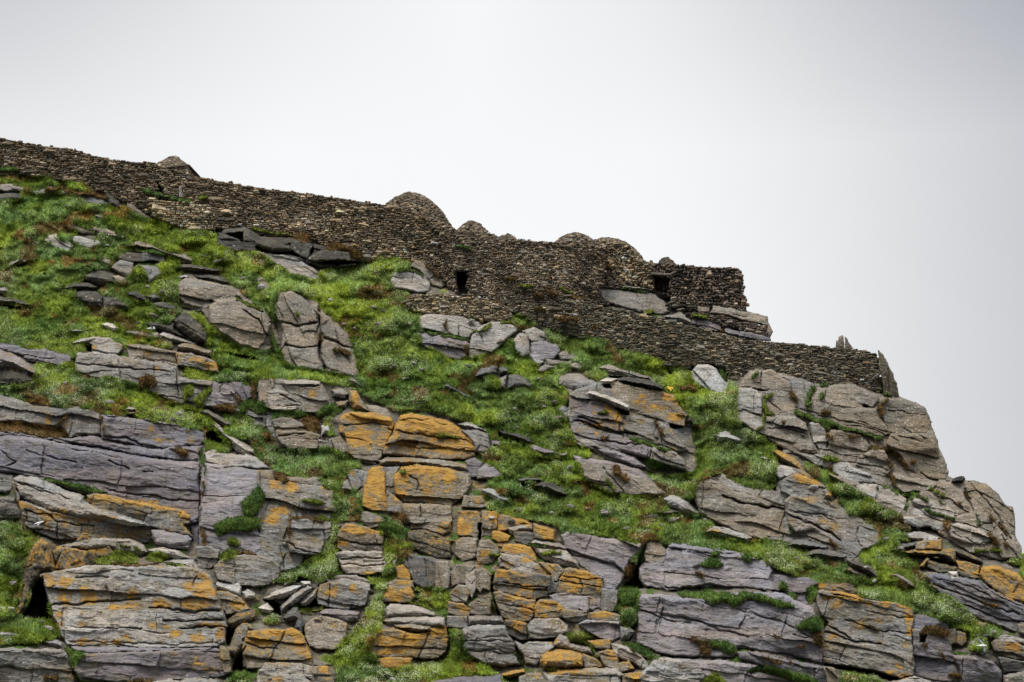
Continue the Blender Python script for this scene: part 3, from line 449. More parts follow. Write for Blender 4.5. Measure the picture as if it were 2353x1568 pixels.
L|SL|w|0|1|5|.2|white flat slab at the left of the black slate ledge|1380,282 1440,265 1530,270 1482,310 1410,307
L|BK|t|.42|1.1|15|2.2|large smooth block with orange stains under the black slate ledge|1470,312 1510,290 1650,330 1800,360 1950,385 2060,430 2100,520 2182,600 2152,700 2000,672 1800,602 1640,572 1650,512 1500,432 1480,362
L|SL|d|0|1.6|10|.15|black slate ledge lying across the large smooth block|1530,272 1650,255 1800,285 1900,300 1972,340 1952,382 1820,357 1680,322 1560,297
L|CF|m|.32|.8|12|.9|orange flecked mauve face left of the large smooth block|1120,472 1200,450 1350,480 1560,540 1592,640 1602,782 1440,742 1280,682 1160,642 1140,562
L|SL|w|.08|1.5|19|.25|long white topped slab lying down across the orange flecked rocks|1250,402 1290,370 1380,400 1500,450 1642,510 1642,557 1540,527 1420,472 1300,432
L|OC|g|0|.6|60|.7|small grey rock left of the orange flecked mauve face|980,542 1060,500 1112,530 1102,600 1060,647 1000,602
L|CF|g|.3|.8|20|.7|grey stepped face with orange stains under the large smooth block|1592,582 1750,602 1880,640 2000,662 2032,720 2120,820 2182,920 2080,942 1950,882 1850,852 1750,832 1600,782
L|CF|m|.06|.8|14|.8|mauve grey terrace below the orange flecked face|1120,717 1300,720 1380,780 1600,800 1740,850 1850,900 1842,992 1700,962 1500,902 1300,832 1140,782
L|BL|g|0|.5|80|.6|square grey stone at the left end of the mauve grey terrace|1060,717 1110,715 1112,770 1070,762
L|OC|g|.05|.7|14|.8|grey rock right of the round green cushion|1850,902 1950,890 2070,950 2150,1010 2172,1100 2020,1062 1850,1002
L|OC|l|.02|.6|18|.6|pale strip of rock between two turf bands in the middle right|1350,912 1450,910 1600,960 1700,990 1800,1082 1700,1072 1550,1012 1420,962
L|CF|t|.02|.7|25|1|tan grey face below the long sloping turf band|1180,1032 1300,1062 1400,1060 1500,1090 1700,1150 1800,1180 1832,1220 1982,1270 1972,1302 1800,1332 1620,1342 1480,1312 1350,1252 1230,1182 1220,1102
L|OC|l|0|.5|14|.6|thin mauve strip of rock above the long sloping turf band|1150,852 1280,870 1332,912 1200,892
L|BL|p|0|.7|50|.6|pale ridged round boulder near the top of the mauve cliff turf|1970,1372 2020,1335 2100,1345 2200,1400 2292,1490 2272,1527 2150,1502 2010,1432
L|SL|d|0|1.1|20|.2|black overhanging slate in the middle turf right of the orange outcrop|440,742 540,750 700,790 782,850 720,872 600,822 480,782
L|BL|m|0|1|8|.3|purple grey slab below the black overhanging slate|720,882 800,870 940,910 992,950 880,992 760,962
L|SL|p|0|.7|18|.3|pale slab above the purple grey slab|940,812 1010,815 1077,860 1040,872
L|BL|g|0|.7|-30|.4|grey broken stone right of the purple grey slab|990,942 1080,930 1112,950 1060,1002 1000,992
L|SL|p|0|.7|14|.3|grey ledge stone joining the brightest orange outcrop at its top right|60,682 150,665 280,700 352,745 340,762 200,732 90,702
L|OC|g|0|.7|14|.8|grey rock face behind the right side of the brightest orange outcrop|100,742 250,740 350,780 372,880 350,962 240,932 220,862 150,782
L|BL|m|0|.5|8|.6|small mauve rock beside that grey rock face|370,822 460,840 462,902 380,882
L|OC|l|0|.6|8|.5|small mauve outcrop in turf below the right foot of the orange outcrop|255,1102 330,1045 420,1060 500,1140 512,1192 400,1182 255,1182
L|SL|s|0|1.3|-4|.2|thin slate roofing the dark hollow in the lower middle turf|620,1192 760,1165 872,1180 860,1212 740,1217 640,1217
L|SL|d|0|1.2|22|.3|big black slab pointing down right in the lower middle turf|770,1227 880,1195 970,1240 1082,1310 1082,1352 980,1342 860,1302 770,1262
L|BL|p|0|.9|20|.5|pale faced boulder lying left of the big black slab|295,1292 350,1270 440,1290 552,1360 547,1412 440,1412 380,1372 320,1332
L|BL|s|0|.6|80|.5|small upright flake beside the pale faced boulder|530,1302 560,1270 572,1340 540,1342
L|BL|w|0|.6|70|.4|small white ridged stone in the middle turf|865,592 900,600 927,680 900,702 860,652
L|SL|p|0|.4|20|.4|flat pale slab at the turf edge above the orange outcrop's grey ledge|280,637 350,630 460,700 400,702 310,662
L|SL|s|0|.8|4|.15|thin stacked slates left of the pale ridged round boulder|1900,1482 2020,1465 2112,1490 2000,1532
L|SL|w|0|.6|2|.2|white flat slate beside the thin stacked slates|2000,1547 2110,1540 2082,1567
L|SL|d|0|.8|45|.3|black slab leaning at the right end of the large smooth block|2130,540 2200,590 2260,640 2277,685 2200,680 2165,655 2185,610
P|CF|t|.06|.8|14|1.2|wide olive grey rock face above the arching slate slab|1590,1120 1630,1095 1690,1130 1765,1140 1800,1165 1800,1215 1815,1232 1760,1232 1745,1242 1700,1227 1660,1207 1610,1182
F|CF|g|.15|.7|18|.9|grey rock face with pink and orange blotches right of the wide olive one|150,352 240,302 480,382 640,470 660,520 740,562 880,602 1040,682 1042,752 900,782 790,872 700,862 620,762 560,702 400,622 250,642 190,562
F|OC|p|.02|.6|10|.6|pale grey rock just below the orange edged leaning plank|50,92 110,30 220,50 242,90 110,152
F|BK|g|.5|.9|12|.7|grey block spotted orange under the orange edged leaning plank|105,182 160,150 240,100 340,130 470,200 502,260 502,362 340,342 230,312 120,262
F|BL|t|.45|.9|20|.8|rounded boulder with an orange side right of the spotted block|502,252 540,230 600,290 592,350 520,332
F|OC|t|.3|.6|60|.8|tan corner rock under the rounded boulder|512,352 600,362 640,302 657,440 560,402
F|OC|p|0|.5|10|.5|pale flat rock below the small cave at the foot of the right cliff|1250,652 1400,640 1570,690 1560,717 1400,712 1260,692
F|OC|p|0|.5|8|.4|small pale rock at the lower end of the right turf slope|1195,587 1300,590 1310,612 1200,612
E|SL|t|.65|1.3|33|.5|dark leaning plank with an orange top edge on the right turf slope|420,1272 450,1255 560,1300 700,1390 802,1500 790,1517 680,1472 520,1382 440,1312
E|SL|p|0|.8|5|.2|pale flake under the orange edged leaning plank|330,1332 440,1325 492,1350 380,1372
P|SL|w|0|.9|8|.2|white flat slab in turf left of the tallest cliff|1643,1000 1665,991 1703,1003 1713,1013 1700,1021 1650,1014
N|SL|p|.22|1|18|.25|white slab with an orange left edge above the mauve cliff|490,172 560,130 700,150 850,200 937,240 890,277 740,252 600,217 500,197
F|BL|k|0|1|-10|.6|black boulder sitting on the right skyline|1685,178 1700,158 1740,138 1790,130 1807,150 1790,184 1700,188
'''
# dark hollows: sheet|depth|outline
HOLLOWS = '''
A|1.6|1010,640 1060,740 1130,790 1000,750
A|1.5|650,765 740,785 750,800 660,785
A|1.6|1515,1240 1600,1270 1750,1295 1650,1300 1530,1265
A|1.6|60,1320 160,1280 250,1260 280,1300 150,1320
A|1.6|1690,880 1800,900 1780,950 1700,930
A|1.6|2060,1000 2240,980 2240,1100 2170,1050
B|1.6|0,885 150,935 330,935 460,1005 480,1015 350,970 150,960 0,930
B|1.6|510,900 530,880 530,930 500,985 490,970
B|1.4|560,1035 700,1010 900,1015 960,1010 960,1050 760,1065 620,1060
G|1.6|-50,378 60,384 200,405 330,424 380,410 330,440 120,440 -50,400
G|1.6|760,752 840,760 845,830 790,800
G|1.6|1360,350 1500,350 1500,375 1400,400
G|1.8|-50,975 80,980 200,1015 300,1050 280,1080 150,1040 -50,1030
G|1.6|1640,795 1700,820 1830,850 1935,868 1930,885 1830,860 1640,815
G|1.8|2040,820 2240,850 2353,870 2400,900 2353,905 2200,890
H|2|1890,530 1960,500 2070,610 2100,650 1950,620 1900,600
I|2|350,640 390,590 420,700 450,830 490,960 490,1000 390,990 200,980 180,900 250,860 290,720
K|2.2|350,810 430,808 510,850 510,920 560,990 520,960 440,930 430,860
K|2.2|650,590 720,590 780,620 840,625 700,640 650,655
K|2|740,860 840,800 850,850 800,890 700,900 700,870
K|2|0,1060 60,1070 90,1090 40,1240 0,1200
K|2|100,1340 190,1240 165,1300 165,1430 200,1440 300,1450 200,1480 60,1460
M|1.6|255,100 292,100 285,240 255,330 240,300 262,200
M|1.6|380,600 410,560 395,700 430,850 470,960 500,1010 460,1000 410,860 370,720
M|2|1580,700 1640,620 1720,480 1740,400 1800,300 1795,340 1735,520 1740,620 1790,700 1700,720
M|1.8|1640,1060 1700,1040 1690,1110 1650,1190 1600,1190
M|1.6|560,1180 700,1180 860,1170 960,1155 960,1190 760,1195 600,1195
M|1.6|890,780 930,790 940,800 900,800
J|1.2|1420,1062 1700,1070 1800,1066 1700,1085 1450,1080
J|1.2|1650,1405 1850,1410 1900,1425 1700,1425
J|1.2|1900,1012 2300,1008 2200,1025 1900,1018
L|2|430,730 520,745 480,785 600,825 720,872 690,885 560,840 440,800
L|2|750,970 880,995 1000,990 1060,1010 1040,1030 900,1020 770,1000
L|2|580,1200 620,1220 740,1220 690,1260 660,1260
L|2|860,1305 980,1345 1080,1355 960,1360 820,1320
L|2|1450,240 1600,245 1540,265 1480,262
L|2|1400,318 1470,312 1480,350 1410,345
L|2|1540,530 1640,560 1640,600 1570,590 1500,520
L|2|2010,675 2150,705 2060,730 2020,710
L|2|1960,180 2050,200 2040,235 1980,215
L|1.4|2130,1200 2300,1165 2200,1225
N|1.2|480,180 500,200 740,256 900,280 980,300 740,280 560,230 470,190
O|2|200,320 400,345 530,350 400,360 260,345
O|2|340,412 560,446 690,445 600,465 430,440
O|2|950,560 1030,640 1000,650 930,560
O|2|1300,390 1450,405 1600,436 1730,486 1700,510 1560,470 1400,420 1250,395
O|2|1760,405 1870,456 1970,475 1900,480 1780,430
O|2|515,1390 750,1425 1000,1465 1220,1535 1180,1560 900,1500 600,1440 510,1410
O|1.6|2000,650 2050,680 2060,710 2020,690
O|1.4|1390,140 1490,130 1520,170 1400,165
O|1.6|1400,1120 1460,1130 1440,1200 1390,1200
E|1.5|1270,845 1380,870 1350,885 1270,870
D|1.6|600,1200 660,1235 650,1262 590,1230
D|1.4|150,415 470,430 470,445 150,432
D|1.2|1110,800 1150,820 1290,850 1290,866 1150,830 1110,830
D|1.4|1400,1390 1550,1405 1480,1420
'''
BARE = '''
640,880 700,870 800,890 900,940 1000,945 1100,985 1120,1100 1110,1180 1280,1205 1290,1230 1420,1235 1465,1310 1425,1430 1500,1500 1500,1640 1240,1640 1110,1520 1075,1430 1040,1400 1040,1240 940,1250 900,1190 830,1180 830,1060 780,1040 760,960 640,960
480,1085 640,1085 770,1130 730,1275 650,1320 480,1330 455,1280
490,1330 560,1365 600,1340 700,1335 870,1345 860,1420 770,1480 780,1640 -60,1640 -60,1490 120,1470
1460,1260 1770,1300 1880,1350 2000,1420 2140,1430 2353,1480 2420,1640 1460,1640
775,1200 840,1195 885,1240 880,1330 775,1320
-60,905 470,990 480,1240 440,1330 130,1270 40,1200 -60,1200
1700,860 1870,890 2068,915 2160,1020 2350,1290 2080,1190 1900,1085 1700,980
930,1340 880,1370 880,1540 1040,1520 1030,1400
2060,1240 2353,1300 2353,1420 2100,1310
'''
# cracks: sheet|width|depth|polyline
CRACKS = '''
P|4.5|1.2|738,690 732,730 738,770 734,810 748,852
P|3|.7|640,740 680,748 730,742
P|3|.7|745,775 780,790 812,800
P|2.5|.6|660,790 700,800 735,795
P|3|.8|560,712 590,735 612,770
P|2.5|.6|545,684 575,700 600,716
P|3|.8|1330,960 1400,985 1460,1000
P|3|.8|1660,1140 1720,1160 1800,1170
P|3|.8|1805,1180 1860,1200 1930,1240
I|3|.6|450,858 700,850 950,812 1100,820 1285,802
I|3.5|.7|1370,880 1500,885 1650,900 1800,935 1860,912 2040,908
I|2.5|.5|590,1078 900,1066 1150,1068 1300,1072
I|3|.6|1500,1010 1700,995 2070,998
I|3|.6|1650,1072 1900,1052 2090,1065
I|2.5|.4|690,605 860,603 1000,590
I|2|.3|640,1200 1100,1195 1500,1225 2080,1205
I|2|.3|1800,600 1780,690
I|2|.3|500,690 400,700
H|3|.6|-50,525 200,545 430,590 640,622 900,680 1100,715 1250,745 1500,775
H|3|.5|950,560 1150,585 1300,640 1500,680
H|2.5|.4|1000,780 1100,830 1180,862
H|2.5|.4|1320,885 1420,893
H|2.5|.5|1000,1070 1200,1090 1400,1120 1600,1150 1850,1168
H|2|.35|1300,1130 1500,1150
H|4|.9|1845,790 1840,1000 1850,1170 1845,1350
H|2.5|.4|1580,790 1830,795
H|2|.4|0,700 60,740 150,800 60,830
H|2|.3|250,700 500,760 700,800
H|2|.3|240,1250 250,1350 420,1370
H|2.5|.5|230,1250 450,1290 500,1340 700,1370 850,1380
H|2|.4|520,1340 530,1490
H|2|.4|160,980 360,1060 640,1130
G|2.5|.5|705,925 850,940 1000,960 1150,965 1300,985 1600,1018
G|2.5|.5|1200,878 1300,890 1500,925 1700,960 1900,1005
G|2|.4|1300,1230 1560,1240 1690,1255
G|2|.4|1635,830 1630,945
G|2|.35|1085,870 1105,1100 1100,1150
G|2|.35|1620,1000 1640,1240
G|2|.4|-20,800 160,830 400,880 520,890
H|2|.4|1700,450 1900,480 2300,520
J|2.5|.5|0,1085 300,1095 440,1098
J|2|.4|1600,640 1900,640 2100,710
J|2.5|.4|1500,730 1900,800 2150,810 2290,880
J|2|.35|1600,880 1900,900 2200,920
J|2.5|.5|1110,940 1200,1010 1400,1040
J|2|.35|1100,700 1300,680 1500,700
J|2|.35|1480,1270 1560,1360
J|2|.4|1700,1150 1780,1200 1760,1280
J|2.5|.5|490,790 620,775 740,770
J|2|.35|560,500 700,510
J|2|.4|520,400 660,480
K|2|.4|570,270 650,340 890,385
K|2|.4|1045,260 1250,295 1440,310
K|2|.4|1060,430 1460,425
K|2|.35|1080,480 1470,490
K|2|.4|170,1190 300,1240 480,1250
K|2|.4|420,1400 440,1260 520,1170 560,1100
K|2|.35|960,660 950,880
K|2.5|.5|1700,1345 1760,1400 1850,1360
K|2|.4|1890,1100 1780,1340
K|2|.35|720,1400 740,1500 810,1560
M|2|.5|70,240 260,240
M|2|.4|1000,640 1040,540
M|2|.4|970,640 1200,660 1380,690
M|2.5|.5|920,765 960,755 1260,785
M|2|.4|480,640 700,690 900,700
M|2|.4|440,830 600,870 780,900
M|2|.4|770,870 770,990
M|2|.4|700,1030 720,1170
M|2|.4|120,1180 400,1180 590,1200
M|2|.35|150,1280 400,1270 600,1300
M|2.5|.5|1200,900 1240,920 1290,910
M|2|.4|1730,890 1870,950 2000,1000 2200,1010
M|2|.35|1900,1000 1880,1110
M|2|.35|1100,380 1300,440 1500,480 1600,560
N|3|.6|150,690 300,700 560,675 800,700 1000,720 1230,745
N|2.5|.4|-30,700 130,720 160,740
N|2.5|.4|120,950 400,990 560,1060 900,1150
N|2.5|.4|830,1240 1000,1280 1200,1340 1580,1400
N|2.5|.5|90,1335 350,1340 650,1345 780,1350
N|2|.35|120,880 90,990 40,1100
N|2|.3|930,920 1040,970
N|2|.3|800,900 1000,960 1200,990 1500,1160
N|2|.35|200,330 500,370 900,400
N|2|.3|1330,1130 1500,1160
O|3|.6|520,1100 700,1160 800,1190 930,1200 1040,1222
O|3|.6|520,1020 600,1070 740,1150
O|2|.35|700,990 1000,1090 1300,1130
O|2|.3|900,900 1100,950 1330,980
O|2.5|.5|1450,640 1700,740 1900,800 2300,950
O|2.5|.5|1750,840 1950,900 2100,980 2353,1010
O|2|.3|1600,620 1900,700 2200,860
O|2.5|.5|1950,640 2000,700 2150,790 2353,880
O|2|.4|1960,520 1940,620
L|3|.6|1140,650 1280,690 1440,730 1600,770
L|2.5|.5|1120,765 1300,830 1500,850 1740,870
L|2|.4|1600,600 1560,700 1600,800
L|2|.4|1850,900 1855,1000
L|2|.35|1950,790 1960,870 2070,970
L|2|.35|1400,1090 1500,1200 1620,1330
L|2|.35|1200,1180 1350,1230 1500,1250
L|2|.35|520,260 510,370
C|2.5|.4|-60,1090 0,1085 150,1115 300,1150
C|2|.35|430,1130 400,1200 390,1330
C|2|.35|520,1000 530,1060
C|2|.25|500,1110 540,1200
C|2.5|.5|955,1180 970,1290
E|2.5|.4|950,850 1080,870 1200,890
E|2.5|.4|400,820 520,910
E|2|.3|650,880 900,960 1150,1000 1450,1090 1800,1200
E|2|.3|1100,1030 1350,1070 1600,1190
E|2|.3|120,690 250,690 320,740
E|2.5|.5|760,1030 800,1150 860,1290
E|2.5|.5|930,1080 940,1250
E|2|.3|1230,1000 1340,1040
E|2|.3|1500,900 1850,950
E|2|.3|1650,1060 1850,1160
E|3|.5|1800,1480 1900,1530 2050,1560
E|2|.35|130,900 350,950
E|2|.35|1310,1170 1350,1240 1300,1290
E|2|.3|700,1280 900,1270 1200,1330 1400,1340
E|2|.3|380,1060 600,1070 760,1120
E|2.5|.4|950,1350 1200,1380 1500,1450
F|2.5|.5|1570,170 1540,240 1440,270
F|2.5|.5|1470,260 1600,330 1700,360 1850,470
F|2.5|.5|1800,250 1850,350 1890,450
F|2.5|.5|1250,430 1280,380
F|2|.4|1700,130 1850,180 2050,400 2150,560
F|2|.4|1340,420 1600,540 1720,560 1960,600 2100,700
F|2|.4|1000,220 1000,330
F|2.5|.4|1920,470 1940,590 2050,560
F|2|.4|2120,560 2230,700
F|2|.3|1730,490 1850,470
F|2|.3|1700,640 1900,740 2000,750
F|2|.3|780,210 1000,210 1200,290
F|2|.4|150,350 150,500
F|2|.35|240,450 500,470 620,560
F|2|.35|830,600 820,720 880,770
'''
